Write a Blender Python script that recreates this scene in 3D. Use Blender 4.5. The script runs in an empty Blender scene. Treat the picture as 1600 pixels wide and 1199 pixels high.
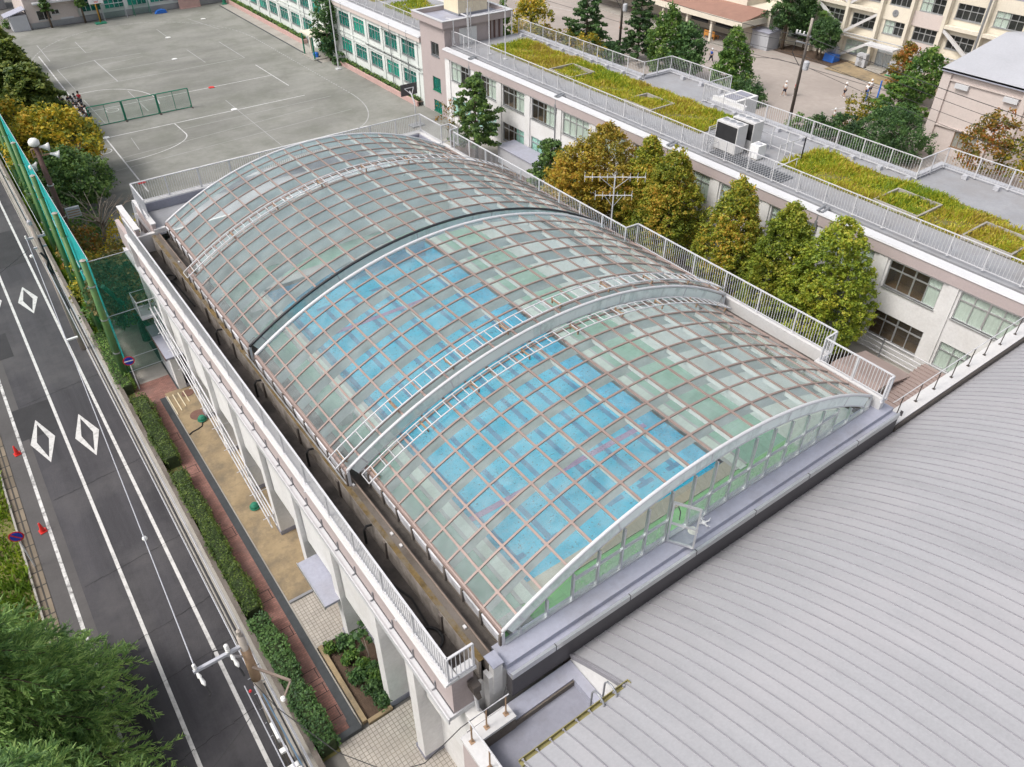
import bpy, math, random
import numpy as np
from mathutils import Vector, Matrix
R_ = math.radians
SC = bpy.context.scene
COL = SC.collection
random.seed(7)
RNG = np.random.default_rng(11)

# ------------------------------------------------------------------ camera, sky, sun, exposure
cam_d = bpy.data.cameras.new('camera'); cam = bpy.data.objects.new('camera', cam_d); COL.objects.link(cam)
cam.location = (0, 0, 28); cam.rotation_euler = (R_(90 - 38.86), 0, R_(-36.19))
cam_d.sensor_width = 36; cam_d.lens = 36 * 1202.6 / 1600
cam_d.clip_start = 0.1; cam_d.clip_end = 2000
SC.camera = cam
SC.render.resolution_x, SC.render.resolution_y = 1024, 767

SUN_EL, SUN_AZ = 54, -78          # azimuth clockwise from +Y: light comes from the road side
W = bpy.data.worlds.new('World'); SC.world = W; W.use_nodes = True
nt = W.node_tree; bg = nt.nodes['Background']
sky = nt.nodes.new('ShaderNodeTexSky'); sky.sky_type = 'NISHITA'; sky.sun_disc = False
sky.sun_elevation = R_(SUN_EL); sky.sun_rotation = R_(SUN_AZ); sky.air_density = 1.0; sky.dust_density = 5.5; sky.ozone_density = 1.0
hs = nt.nodes.new('ShaderNodeHueSaturation'); hs.inputs['Saturation'].default_value = 0.38
nt.links.new(sky.outputs[0], hs.inputs['Color']); nt.links.new(hs.outputs[0], bg.inputs[0])
bg.inputs[1].default_value = 0.15
sl = bpy.data.lights.new('sun', 'SUN'); sl.energy = 1.25; sl.angle = R_(16); sl.color = (1, .95, .88)
sun = bpy.data.objects.new('sun', sl); COL.objects.link(sun)
d = Vector((math.sin(R_(SUN_AZ)) * math.cos(R_(SUN_EL)), math.cos(R_(SUN_AZ)) * math.cos(R_(SUN_EL)), math.sin(R_(SUN_EL))))
sun.rotation_euler = d.to_track_quat('Z', 'Y').to_euler()
SC.view_settings.view_transform = 'Standard'; SC.view_settings.look = 'None'
SC.view_settings.exposure = 0.36; SC.view_settings.gamma = 1.0
SC.cycles.transparent_max_bounces = 24

# ------------------------------------------------------------------ materials
MAT = {}
def new_mat(name):
    m = bpy.data.materials.new(name); m.use_nodes = True; MAT[name] = m
    return m, m.node_tree, m.node_tree.nodes['Principled BSDF']
def ramp_node(nt, stops):
    r = nt.nodes.new('ShaderNodeValToRGB'); e = r.color_ramp.elements
    while len(e) < len(stops): e.new(0.5)
    for el, (p, c) in zip(e, stops): el.position = p; el.color = (*c, 1)
    return r
def noise(nt, scale, detail=5, rough=.6, coord='Object', stretch=None):
    tc = nt.nodes.new('ShaderNodeTexCoord'); n = nt.nodes.new('ShaderNodeTexNoise')
    n.inputs['Scale'].default_value = scale; n.inputs['Detail'].default_value = detail; n.inputs['Roughness'].default_value = rough
    if stretch:
        mp = nt.nodes.new('ShaderNodeMapping'); mp.inputs['Scale'].default_value = stretch
        nt.links.new(tc.outputs[coord], mp.inputs[0]); nt.links.new(mp.outputs[0], n.inputs['Vector'])
    else: nt.links.new(tc.outputs[coord], n.inputs['Vector'])
    return n
def mixc(nt, a, b, fac=None, mode='MIX', f=0.5):
    m = nt.nodes.new('ShaderNodeMix'); m.data_type = 'RGBA'; m.blend_type = mode; m.inputs[0].default_value = f
    for s, v in ((6, a), (7, b)):
        if isinstance(v, tuple): m.inputs[s].default_value = (*v, 1)
        else: nt.links.new(v, m.inputs[s])
    if fac is not None: nt.links.new(fac, m.inputs[0])
    return m.outputs[2]
def sc(c, k): return tuple(min(1, x * k) for x in c)
def M(name, col, rough=.75, var=.18, scale=1.5, bump=0, metal=0, dirt=None, dirt_scale=.5, dirt_amt=.5, stretch=None, fine=True):
    """painted or mineral surface: colour drifts with noise, optional stains with a shape of their own, optional bump"""
    m, nt, b = new_mat(name)
    n = noise(nt, scale, 6, .65, stretch=stretch)
    r = ramp_node(nt, [(.3, sc(col, 1 - var)), (.5, col), (.72, sc(col, 1 + var))])
    nt.links.new(n.outputs[0], r.inputs[0]); out = r.outputs[0]
    if fine:
        n3 = noise(nt, scale * 14, 4, .7)
        r3 = ramp_node(nt, [(.3, (.86, .86, .86)), (.7, (1.1, 1.1, 1.1))]); nt.links.new(n3.outputs[0], r3.inputs[0])
        out = mixc(nt, out, r3.outputs[0], mode='MULTIPLY', f=.6)
    if dirt:
        n2 = noise(nt, dirt_scale, 8, .72)
        r2 = ramp_node(nt, [(.46, (0, 0, 0)), (.64, (dirt_amt,) * 3)]); nt.links.new(n2.outputs[0], r2.inputs[0])
        out = mixc(nt, out, dirt, fac=r2.outputs[0])
    nt.links.new(out, b.inputs['Base Color'])
    b.inputs['Roughness'].default_value = rough; b.inputs['Metallic'].default_value = metal
    if bump:
        bp = nt.nodes.new('ShaderNodeBump'); bp.inputs['Strength'].default_value = bump; bp.inputs['Distance'].default_value = .05
        nb = noise(nt, scale * 10, 6, .7); nt.links.new(nb.outputs[0], bp.inputs['Height']); nt.links.new(bp.outputs[0], b.inputs['Normal'])
    return m
def glass_mat(name, tint, dust_sheen, dust_sheen_col=(.72, .78, .77), ior=1.6, rough=.02, scale=1.2):
    m = bpy.data.materials.new(name); m.use_nodes = True; nt = m.node_tree; MAT[name] = m
    for n in list(nt.nodes):
        if n.type != 'OUTPUT_MATERIAL': nt.nodes.remove(n)
    out = [n for n in nt.nodes if n.type == 'OUTPUT_MATERIAL'][0]
    t = nt.nodes.new('ShaderNodeBsdfTransparent'); t.inputs[0].default_value = (*tint, 1)
    g = nt.nodes.new('ShaderNodeBsdfGlossy'); g.inputs['Roughness'].default_value = rough
    fr = nt.nodes.new('ShaderNodeFresnel'); fr.inputs[0].default_value = ior
    gb = nt.nodes.new('ShaderNodeNewGeometry'); ma = nt.nodes.new('ShaderNodeMath'); ma.operation = 'MULTIPLY_ADD'      # a thin pane reflects alike from both sides
    ma.inputs[1].default_value = 1 / ior - ior; ma.inputs[2].default_value = ior; nt.links.new(gb.outputs['Backfacing'], ma.inputs[0]); nt.links.new(ma.outputs[0], fr.inputs[0])
    mx = nt.nodes.new('ShaderNodeMixShader'); nt.links.new(fr.outputs[0], mx.inputs[0]); nt.links.new(t.outputs[0], mx.inputs[1]); nt.links.new(g.outputs[0], mx.inputs[2])
    df = nt.nodes.new('ShaderNodeBsdfDiffuse'); df.inputs[0].default_value = (*dust_sheen_col, 1)  # diffuse veil: dust film plus pale sky reflection painted in as colour
    n = noise(nt, scale, 6, .7)
    geo = nt.nodes.new('ShaderNodeNewGeometry')
    r = ramp_node(nt, [(.35, (dust_sheen * .55,) * 3), (.7, (dust_sheen * 1.5,) * 3)]); nt.links.new(n.outputs[0], r.inputs[0])
    mul = nt.nodes.new('ShaderNodeMath'); mul.operation = 'MULTIPLY_ADD'; mul.inputs[1].default_value = dust_sheen * .25; mul.inputs[2].default_value = -dust_sheen * .12
    nt.links.new(geo.outputs['Random Per Island'], mul.inputs[0])
    ad = nt.nodes.new('ShaderNodeMath'); ad.operation = 'ADD'; ad.use_clamp = True
    nt.links.new(r.outputs[0], ad.inputs[0]); nt.links.new(mul.outputs[0], ad.inputs[1])
    mx2 = nt.nodes.new('ShaderNodeMixShader'); nt.links.new(ad.outputs[0], mx2.inputs[0]); nt.links.new(mx.outputs[0], mx2.inputs[1]); nt.links.new(df.outputs[0], mx2.inputs[2])
    nt.links.new(mx2.outputs[0], out.inputs[0])
    return m
def net_mat(name, col, cover):
    m = bpy.data.materials.new(name); m.use_nodes = True; nt = m.node_tree; MAT[name] = m
    b = nt.nodes['Principled BSDF']; b.inputs['Base Color'].default_value = (*col, 1); b.inputs['Roughness'].default_value = .9
    n = noise(nt, 1.2, 4); r = ramp_node(nt, [(.3, (cover * .8,) * 3), (.7, (min(1, cover * 1.2),) * 3)])
    nt.links.new(n.outputs[0], r.inputs[0]); nt.links.new(r.outputs[0], b.inputs['Alpha'])
    return m
def leaf_mat(name, cols, scale=.45, trans=.35, hi=1.0):
    """leaf colour: each leaf its own shade, clumps drift between the colours of this kind of tree"""
    m, nt, b = new_mat(name)
    geo = nt.nodes.new('ShaderNodeNewGeometry'); oi = nt.nodes.new('ShaderNodeObjectInfo')
    n = noise(nt, scale, 3, .6)
    a1 = nt.nodes.new('ShaderNodeMath'); a1.operation = 'MULTIPLY_ADD'; a1.inputs[1].default_value = .36; a1.inputs[2].default_value = -.18
    nt.links.new(geo.outputs['Random Per Island'], a1.inputs[0])
    a2 = nt.nodes.new('ShaderNodeMath'); a2.operation = 'ADD'; nt.links.new(n.outputs[0], a2.inputs[0]); nt.links.new(a1.outputs[0], a2.inputs[1])
    k = len(cols); r = ramp_node(nt, [(.28 + .44 * i / (k - 1), c) for i, c in enumerate(cols)])
    nt.links.new(a2.outputs[0], r.inputs[0])
    v = nt.nodes.new('ShaderNodeHueSaturation'); nt.links.new(r.outputs[0], v.inputs['Color'])
    a3 = nt.nodes.new('ShaderNodeMath'); a3.operation = 'MULTIPLY_ADD'; a3.inputs[1].default_value = .3; a3.inputs[2].default_value = .85 * hi
    nt.links.new(oi.outputs['Random'], a3.inputs[0]); nt.links.new(a3.outputs[0], v.inputs['Value'])
    nt.links.new(v.outputs[0], b.inputs['Base Color']); b.inputs['Roughness'].default_value = .6
    tr = nt.nodes.new('ShaderNodeBsdfTranslucent'); nt.links.new(v.outputs[0], tr.inputs[0])
    mx = nt.nodes.new('ShaderNodeMixShader'); mx.inputs[0].default_value = trans
    out = [x for x in nt.nodes if x.type == 'OUTPUT_MATERIAL'][0]
    nt.links.new(b.outputs[0], mx.inputs[1]); nt.links.new(tr.outputs[0], mx.inputs[2]); nt.links.new(mx.outputs[0], out.inputs[0])
    return m
def grid_mat(name, col, joint, px, py, width=.02, rough=.8, var=.1, rot=0, offset=0.0, dirt=None):
    """tiles, bricks or boards laid in a grid (object coordinates, metres)"""
    m, nt, b = new_mat(name)
    tc = nt.nodes.new('ShaderNodeTexCoord'); br = nt.nodes.new('ShaderNodeTexBrick')
    mp = nt.nodes.new('ShaderNodeMapping'); mp.inputs['Rotation'].default_value = (0, 0, rot)
    nt.links.new(tc.outputs['Object'], mp.inputs[0]); nt.links.new(mp.outputs[0], br.inputs['Vector'])
    br.inputs['Color1'].default_value = (*sc(col, 1 - var), 1); br.inputs['Color2'].default_value = (*sc(col, 1 + var), 1); br.inputs['Mortar'].default_value = (*joint, 1)
    br.inputs['Scale'].default_value = 1; br.inputs['Brick Width'].default_value = px; br.inputs['Row Height'].default_value = py; br.inputs['Mortar Size'].default_value = width; br.inputs['Mortar Smooth'].default_value = .2; br.offset = offset
    n = noise(nt, 1.2, 6, .7); r = ramp_node(nt, [(.3, (.78, .78, .78)), (.7, (1.12, 1.12, 1.12))]); nt.links.new(n.outputs[0], r.inputs[0])
    out = mixc(nt, br.outputs[0], r.outputs[0], mode='MULTIPLY', f=.8)
    if dirt:
        n2 = noise(nt, .8, 8, .72); r2 = ramp_node(nt, [(.48, (0, 0, 0)), (.68, (.6,) * 3)]); nt.links.new(n2.outputs[0], r2.inputs[0]); out = mixc(nt, out, dirt, fac=r2.outputs[0])
    nt.links.new(out, b.inputs['Base Color']); b.inputs['Roughness'].default_value = rough
    return m

M('inner_white', (.60, .62, .60), .6, .03, .6)
M('white_paint', (.60, .595, .595), .5, .05, .6, dirt=(.62, .59, .56), dirt_scale=.7, dirt_amt=.35)
M('rail_paint', (.58, .58, .60), .4, .04, 1)
M('wall_white', (.72, .715, .71), .8, .05, .5, dirt=(.52, .50, .47), dirt_scale=.35, dirt_amt=.35)
M('wall_pink', (.43, .365, .36), .85, .05, .7, dirt=(.42, .36, .34), dirt_scale=.5, dirt_amt=.35)
M('wall_greenwhite', (.66, .69, .665), .8, .05, .5, dirt=(.48, .53, .5), dirt_scale=.35, dirt_amt=.4)
M('wall_cream', (.70, .645, .54), .85, .05, .5, dirt=(.55, .5, .42), dirt_scale=.35, dirt_amt=.35)
M('wall_pale_pink', (.58, .51, .48), .85, .04, .5, dirt=(.6, .5, .46), dirt_scale=.35, dirt_amt=.3)
M('concrete', (.36, .34, .31), .9, .15, 1.2, .3, dirt=(.22, .2, .17), dirt_scale=.6, dirt_amt=.6)
M('concrete_stained', (.165, .142, .125), .9, .3, 1.6, .5, dirt=(.07, .055, .04), dirt_scale=.8, dirt_amt=.75)
M('concrete_wall_moss', (.33, .30, .27), .9, .35, 2.2, .5, dirt=(.13, .105, .08), dirt_scale=1.1, dirt_amt=.8, stretch=(1, 1, .3))
M('moss', (.17, .115, .045), .95, .45, 3, .6, dirt=(.19, .165, .13), dirt_scale=1.6, dirt_amt=1)
M('trench_floor', (.105, .09, .08), .85, .35, .9, .4, dirt=(.045, .04, .035), dirt_scale=.7, dirt_amt=.9)
M('mullion', (.30, .225, .20), .5, .12, 2, metal=.15)
M('alu', (.62, .63, .64), .3, .06, 1, metal=.7)
M('alu_white', (.58, .585, .605), .35, .04, 1)
M('dark_rim', (.035, .035, .04), .5, .1, 1)
M('membrane', (.345, .355, .43), .55, .06, .5, .1, dirt=(.24, .235, .25), dirt_scale=.55, dirt_amt=.45)
M('membrane_dark', (.27, .275, .33), .6, .06, .6, .1, dirt=(.17, .165, .18), dirt_scale=.5, dirt_amt=.4)
M('fascia_dark', (.075, .07, .075), .6, .1, .8)
M('gym_roof', (.36, .36, .378), .45, .09, .9, 0, stretch=(1.2, .14, .3), dirt=(.42, .405, .42), dirt_scale=.18, dirt_amt=.45, metal=.0)
M('gym_seam', (.26, .255, .28), .75, .05, .5)  # darker than the roof: shade along the seams put into the colour
M('olive_gutter', (.27, .24, .10), .6, .12, 2)
M('deck_grey', (.30, .305, .325), .75, .1, .6, .2, dirt=(.26, .25, .25), dirt_scale=.5, dirt_amt=.6)
M('roof_white_metal', (.44, .445, .475), .5, .06, .4)
M('brown_roof', (.30, .235, .215), .6, .08, 1)
M('red_roof', (.30, .165, .125), .7, .12, 1)
M('asphalt', (.048, .046, .052), .9, .34, .9, .35, stretch=(1, .06, 1), dirt=(.085, .081, .084), dirt_scale=.14, dirt_amt=.8)
M('asphalt_worn', (.085, .080, .080), .9, .16, .5, .3, dirt=(.085, .08, .08), dirt_scale=.4, dirt_amt=.6)
M('asphalt_patch', (.034, .033, .036), .9, .2, .8, .3)
M('crack', (.025, .025, .026), .95, .1, 4)
M('road_paint', (.60, .59, .58), .75, .08, 3, dirt=(.25, .245, .24), dirt_scale=3.0, dirt_amt=.7)
M('road_paint_worn', (.58, .57, .56), .8, .2, 3, dirt=(.12, .115, .115), dirt_scale=2.2, dirt_amt=1)
M('court_paint', (.60, .60, .60), .9, .1, 2, dirt=(.33, .33, .31), dirt_scale=1.2, dirt_amt=.8)
M('court_paint_faint', (.385, .39, .385), .9, .1, 2, dirt=(.27, .27, .255), dirt_scale=1.0, dirt_amt=.8)
M('sports_ground', (.225, .225, .205), .95, .30, .16, .2, dirt=(.155, .16, .135), dirt_scale=.22, dirt_amt=.75, stretch=(.4, 1, 1))
M('yard_dust', (.36, .315, .285), .95, .12, .12, .2, dirt=(.29, .25, .225), dirt_scale=.09, dirt_amt=.7)
M('city_ground', (.16, .155, .145), .95, .2, .2, .2)
M('beige_paving', (.31, .235, .14), .9, .25, .7, .25, dirt=(.13, .11, .085), dirt_scale=.8, dirt_amt=.65)
grid_mat('brick_paving', (.265, .13, .105), (.14, .09, .08), .2, .1, .008, .85, .18, offset=.5, dirt=(.17, .11, .1))
grid_mat('white_tile', (.44, .405, .36), (.22, .195, .17), .16, .16, .014, .7, .06, dirt=(.37, .33, .28))
grid_mat('stone_kerb', (.185, .15, .11), (.05, .045, .04), .55, .9, .04, .9, .2)
grid_mat('pool_deck', (.235, .41, .315), (.19, .35, .265), 1.0, 1.0, .012, .6, .05)
grid_mat('pool_deck_bright', (.22, .47, .20), (.17, .38, .16), .5, .5, .012, .6, .05)
M('tan_board', (.36, .33, .26), .7, .12, 2, stretch=(6, 1, 1))
M('pool_edge', (.36, .36, .35), .7, .08, 1)
grid_mat('pool_tile', (.010, .46, .66), (.014, .41, .60), .6, .6, .01, .4, .04)
M('lane_line', (.008, .19, .36), .5, .08, 1)
M('lane_rope', (.36, .16, .32), .5, .15, 2)
M('grate', (.045, .05, .055), .7, .2, 4)
M('soil', (.095, .062, .042), .95, .3, 2, .6)
M('steel_grey', (.33, .34, .36), .45, .08, 1, metal=.5)
M('steel_dark', (.10, .085, .075), .5, .15, 2, metal=.4)
M('bed_moss', (.17, .165, .05), .95, .4, .8, .5, dirt=(.12, .09, .05), dirt_scale=.6, dirt_amt=.6)
M('rusty_rail', (.22, .17, .14), .8, .2, 3)
M('pole_concrete', (.36, .32, .28), .85, .12, 2, .2)
M('pole_brown', (.12, .07, .06), .8, .12, 2)
M('pole_wood', (.33, .22, .14), .8, .25, 3)
M('cable', (.03, .03, .032), .7, .1, 2)
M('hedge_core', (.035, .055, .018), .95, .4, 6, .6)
M('cable_blue', (.12, .2, .3), .6, .05, 2)
M('cable_pale', (.42, .43, .47), .6, .05, 2)
M('green_post', (.065, .16, .055), .55, .25, .6, dirt=(.16, .23, .04), dirt_scale=.5, dirt_amt=.6)
M('green_paint', (.02, .20, .12), .5, .12, 1)
M('insulator', (.82, .82, .80), .25, .03, 1)
M('cone_red', (.62, .025, .02), .5, .1, 4)
M('sign_red', (.60, .03, .04), .4, .03, 2)
M('sign_blue', (.02, .05, .42), .4, .03, 2)
M('plastic_blue', (.02, .14, .55), .5, .1, 2)
M('black_matte', (.02, .02, .022), .7, .2, 3)
M('black_hose', (.018, .018, .018), .5, .1, 3)
M('skin', (.42, .25, .17), .6, .05, 2)
M('hair', (.012, .010, .009), .5, .1, 5)
M('cloth_white', (.78, .78, .78), .8, .05, 3)
M('cloth_navy', (.02, .025, .05), .8, .1, 3)
M('cloth_red', (.55, .03, .05), .8, .1, 3)
M('cloth_blue', (.03, .10, .42), .8, .1, 3)
M('yellow_paint', (.60, .30, .02), .5, .1, 2)
M('tank_cream', (.74, .66, .48), .6, .04, .8, dirt=(.6, .5, .36), dirt_scale=1, dirt_amt=.4)
M('bark', (.115, .085, .06), .95, .3, 4, .6)
M('bark_grey', (.30, .25, .21), .95, .25, 4, .4)
M('bark_green', (.05, .06, .045), .95, .3, 4, .6)
M('curtain', (.50, .56, .50), .9, .1, 1, stretch=(1, 6, 1))
M('curtain_green', (.35, .6, .52), .9, .1, 1, stretch=(1, 6, 1))
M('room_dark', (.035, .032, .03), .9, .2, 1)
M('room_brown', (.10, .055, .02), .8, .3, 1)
M('shed_grey', (.45, .46, .49), .6, .06, 1)
M('orange_wood', (.55, .24, .05), .7, .1, 2)
M('green_mat', (.02, .28, .10), .9, .1, 3)
M('pink_brick', (.50, .33, .30), .85, .1, 2)
M('rust_lid', (.17, .09, .07), .8, .2, 4)
M('helmet', (.8, .76, .68), .4, .05, 4)
glass_mat('roof_glass', (.93, .965, .965), .15, (.68, .78, .78), ior=1.55, rough=.03)  # pale share carries both dust and the sheen of a bright sky
glass_mat('roof_glass_far', (.88, .94, .96), .34, (.66, .76, .81), ior=1.8, rough=.03)  # bluish pale share stands for reflected sky as well as dust
glass_mat('fascia_glass', (.85, .95, .93), .95, (.80, .87, .85), ior=1.4, scale=.4)
glass_mat('dirty_glass', (.88, .94, .93), .42, (.60, .62, .62), ior=1.4, scale=3.5)
glass_mat('wall_glass', (.90, .96, .95), .10, (.62, .66, .68), ior=1.5, scale=2.5)
glass_mat('window_glass', (.94, .97, .96), .03, ior=1.5)
glass_mat('window_glass_green', (.25, .75, .66), .34, (.03, .36, .29), ior=1.4)  # teal diffuse share makes the tinted panes look lit
glass_mat('side_panel', (.55, .57, .58), .8, (.62, .62, .65), ior=1.5)
net_mat('net_teal', (.0, .42, .42), .80)
net_mat('net_green', (.01, .16, .10), .40)
net_mat('net_court', (.02, .26, .16), .22)
leaf_mat('ginkgo_leaf', [(0.134, 0.189, 0.027), (0.256, 0.317, 0.03), (0.403, 0.378, 0.037), (0.659, 0.403, 0.061)], .38)
leaf_mat('ginkgo_green_leaf', [(0.122, 0.189, 0.027), (0.232, 0.311, 0.03), (0.342, 0.403, 0.037), (0.451, 0.415, 0.049)], .42)
leaf_mat('russet_leaf', [(0.19, 0.19, 0.028), (0.336, 0.291, 0.034), (0.47, 0.347, 0.039), (0.515, 0.291, 0.05)], .4)
leaf_mat('olive_leaf', [(0.088, 0.131, 0.021), (0.245, 0.254, 0.026), (0.49, 0.385, 0.026), (0.595, 0.35, 0.035)], .35)
leaf_mat('pine_leaf', [(0.048, 0.105, 0.038), (0.105, 0.197, 0.048), (0.197, 0.301, 0.066)], .8)
leaf_mat('cedar_leaf', [(0.114, 0.231, 0.077), (0.256, 0.443, 0.125), (0.54, 0.736, 0.231)], .55)
leaf_mat('conifer_leaf', [(0.049, 0.096, 0.027), (0.137, 0.194, 0.036), (0.273, 0.296, 0.049)], .4)
leaf_mat('dark_leaf', [(0.032, 0.078, 0.032), (0.074, 0.158, 0.048), (0.144, 0.262, 0.074)], .6)
leaf_mat('mid_leaf', [(0.044, 0.11, 0.026), (0.11, 0.219, 0.04), (0.219, 0.329, 0.055)], .6)
leaf_mat('hedge_leaf', [(0.035, 0.069, 0.015), (0.076, 0.132, 0.02), (0.151, 0.208, 0.037)], 1.2)
leaf_mat('autumn_leaf', [(0.088, 0.114, 0.021), (0.21, 0.184, 0.025), (0.367, 0.21, 0.028), (0.455, 0.149, 0.035)], .45)
leaf_mat('yellow_leaf', [(0.385, 0.315, 0.021), (0.735, 0.56, 0.026), (0.8, 0.7, 0.035)], .8)
leaf_mat('net_tree_leaf', [(0.073, 0.115, 0.042), (0.179, 0.179, 0.053), (0.316, 0.19, 0.062)], .5)
leaf_mat('roof_grass', [(.17, .27, .02), (.33, .41, .025), (.48, .48, .035), (.55, .43, .06), (.40, .30, .07)], .22, .35)
leaf_mat('verge_grass', [(0.079, 0.149, 0.014), (0.149, 0.245, 0.018), (0.28, 0.35, 0.026)], .5, .3)

# ------------------------------------------------------------------ mesh builder
class MB:
    def __init__(s): s.v, s.f, s.m = [], [], []
    def add(s, vs, fs, mi=0):
        o = len(s.v); s.v += [tuple(p) for p in vs]; s.f += [tuple(o + i for i in f) for f in fs]; s.m += [mi] * len(fs); return s
    def box(s, x0, x1, y0, y1, z0, z1, mi=0):
        if x0 > x1: x0, x1 = x1, x0
        if y0 > y1: y0, y1 = y1, y0
        if z0 > z1: z0, z1 = z1, z0
        return s.add([(x0,y0,z0),(x1,y0,z0),(x1,y1,z0),(x0,y1,z0),(x0,y0,z1),(x1,y0,z1),(x1,y1,z1),(x0,y1,z1)],
              [(0,3,2,1),(4,5,6,7),(0,1,5,4),(1,2,6,5),(2,3,7,6),(3,0,4,7)], mi)
    def quad(s, a, b, c, d, mi=0): return s.add([a, b, c, d], [(0, 1, 2, 3)], mi)
    def sheet(s, x0, x1, y0, y1, z, mi=0): return s.quad((x0,y0,z),(x1,y0,z),(x1,y1,z),(x0,y1,z), mi)
    def bar(s, p, q, w, h=None, mi=0, up=(0,0,1)):
        h = h or w; p, q = Vector(p), Vector(q); d = (q - p)
        if d.length < 1e-6: return s
        d.normalize(); u = Vector(up)
        if abs(d.dot(u)) > .98: u = Vector((1,0,0))
        a = d.cross(u).normalized() * (w / 2); b = a.cross(d).normalized() * (h / 2)
        vs = [p-a-b, p+a-b, p+a+b, p-a+b, q-a-b, q+a-b, q+a+b, q-a+b]
        return s.add(vs, [(0,1,2,3),(7,6,5,4),(0,4,5,1),(1,5,6,2),(2,6,7,3),(3,7,4,0)], mi)
    def tube(s, pts, r, n=8, mi=0, cap=True):
        pts = [Vector(p) for p in pts]; rs = r if isinstance(r, (list, tuple)) else [r] * len(pts)
        o = len(s.v); prev = None
        for i, p in enumerate(pts):
            d = (pts[min(i+1, len(pts)-1)] - pts[max(i-1, 0)]).normalized()
            if prev is None:
                u = Vector((0,0,1)) if abs(d.z) < .95 else Vector((1,0,0)); a = d.cross(u).normalized()
            else: a = (prev - d * prev.dot(d)).normalized()
            prev = a; b = d.cross(a)
            for k in range(n):
                t = 2 * math.pi * k / n; s.v.append(tuple(p + (a * math.cos(t) + b * math.sin(t)) * rs[i]))
        for i in range(len(pts) - 1):
            for k in range(n):
                s.f.append((o+i*n+k, o+i*n+(k+1)%n, o+(i+1)*n+(k+1)%n, o+(i+1)*n+k)); s.m.append(mi)
        if cap:
            s.f.append(tuple(o+k for k in range(n))[::-1]); s.m.append(mi)
            e = o + (len(pts)-1)*n; s.f.append(tuple(e+k for k in range(n))); s.m.append(mi)
        return s
    def lathe(s, prof, c=(0,0,0), n=16, mi=0):
        return s.tube([(c[0], c[1], c[2] + z + 1e-5 * i) for i, (r, z) in enumerate(prof)], [max(r, .0005) for r, z in prof], n, mi)
    def prism(s, poly, axis, a, b, mi=0):
        def P(u, v, w): return {'x': (w, u, v), 'y': (u, w, v), 'z': (u, v, w)}[axis]
        n = len(poly); vs = [P(u, v, a) for u, v in poly] + [P(u, v, b) for u, v in poly]
        fs = [tuple(range(n))[::-1], tuple(range(n, 2*n))] + [(i, (i+1)%n, n+(i+1)%n, n+i) for i in range(n)]
        return s.add(vs, fs, mi)
    def build(s, name, mat, parent=None, smooth=False, loc=None):
        me = bpy.data.meshes.new(name); me.from_pydata(s.v, [], s.f); 
        for m in (mat if isinstance(mat, (list, tuple)) else [mat]): me.materials.append(MAT[m])
        if any(s.m): me.polygons.foreach_set('material_index', s.m)
        if smooth: me.polygons.foreach_set('use_smooth', [True] * len(s.f))
        me.update(); o = bpy.data.objects.new(name, me); COL.objects.link(o)
        if parent: o.parent = parent
        if loc: o.location = loc
        return o
    def local(s, c):
        s.v = [(x-c[0], y-c[1], z-c[2]) for x, y, z in s.v]; return s
def thing(name, label, cat, loc=(0,0,0), rz=0, group=None):
    o = bpy.data.objects.new(name, None); COL.objects.link(o); o.location = loc; o.rotation_euler = (0, 0, rz); o.empty_display_size = .3
    return tag(o, label, cat, group)
def tag(o, label, cat, group=None):
    o['label'] = label; o['category'] = cat
    if group: o['group'] = group
    return o
def struct(o): o['kind'] = 'structure'; return o
def stuff(o): o['kind'] = 'stuff'; return o
def dup(root, loc, rz=0, label=None, group=None, scale=None):
    r = root.copy(); COL.objects.link(r); r.location = loc; r.rotation_euler = (0, 0, rz)
    if scale is not None: r.scale = (scale,) * 3 if not isinstance(scale, tuple) else scale
    if label: r['label'] = label
    if group: r['group'] = group
    for ch in list(root.children):
        c = ch.copy(); COL.objects.link(c); c.parent = r
        for g in ch.children:
            e = g.copy(); COL.objects.link(e); e.parent = c
    return r
# ------------------------------------------------------------------ ground, road, playground, paths
def flat(name, x0, x1, y0, y1, z, mat, kind='structure'):
    o = MB().sheet(x0, x1, y0, y1, z).build(name, mat); o['kind'] = kind; return o
flat('ground', -300, 420, -120, 620, -.03, 'city_ground')
flat('sports_ground', 5.2, 40.6, 46, 127.5, .0, 'sports_ground')
flat('schoolyard', 56, 120, -10, 170, .0, 'yard_dust')
flat('road', -4.2, 1.42, -30, 260, .0, 'asphalt')
flat('road_shoulder', -4.2, -3.0, -30, 260, .004, 'asphalt_worn')
flat('gutter', 1.42, 1.98, -30, 260, .006, 'concrete')
def line(mb, pts, w, z, dash=None):
    for (x0, y0), (x1, y1) in zip(pts[:-1], pts[1:]):
        L = math.hypot(x1-x0, y1-y0)
        if L < 1e-4: continue
        ux, uy = (x1-x0)/L, (y1-y0)/L; nx, ny = -uy*w/2, ux*w/2
        segs = [(0, L)] if not dash else [(t, min(L, t+dash[0])) for t in np.arange(0, L, dash[0]+dash[1])]
        for a, b in segs:
            mb.quad((x0+ux*a+nx, y0+uy*a+ny, z), (x0+ux*a-nx, y0+uy*a-ny, z), (x0+ux*b-nx, y0+uy*b-ny, z), (x0+ux*b+nx, y0+uy*b+ny, z))
mb = MB()
line(mb, [(.61, -30), (.61, 260)], .15, .010); line(mb, [(-1.42, -30), (-1.42, 260)], .15, .010)
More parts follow.
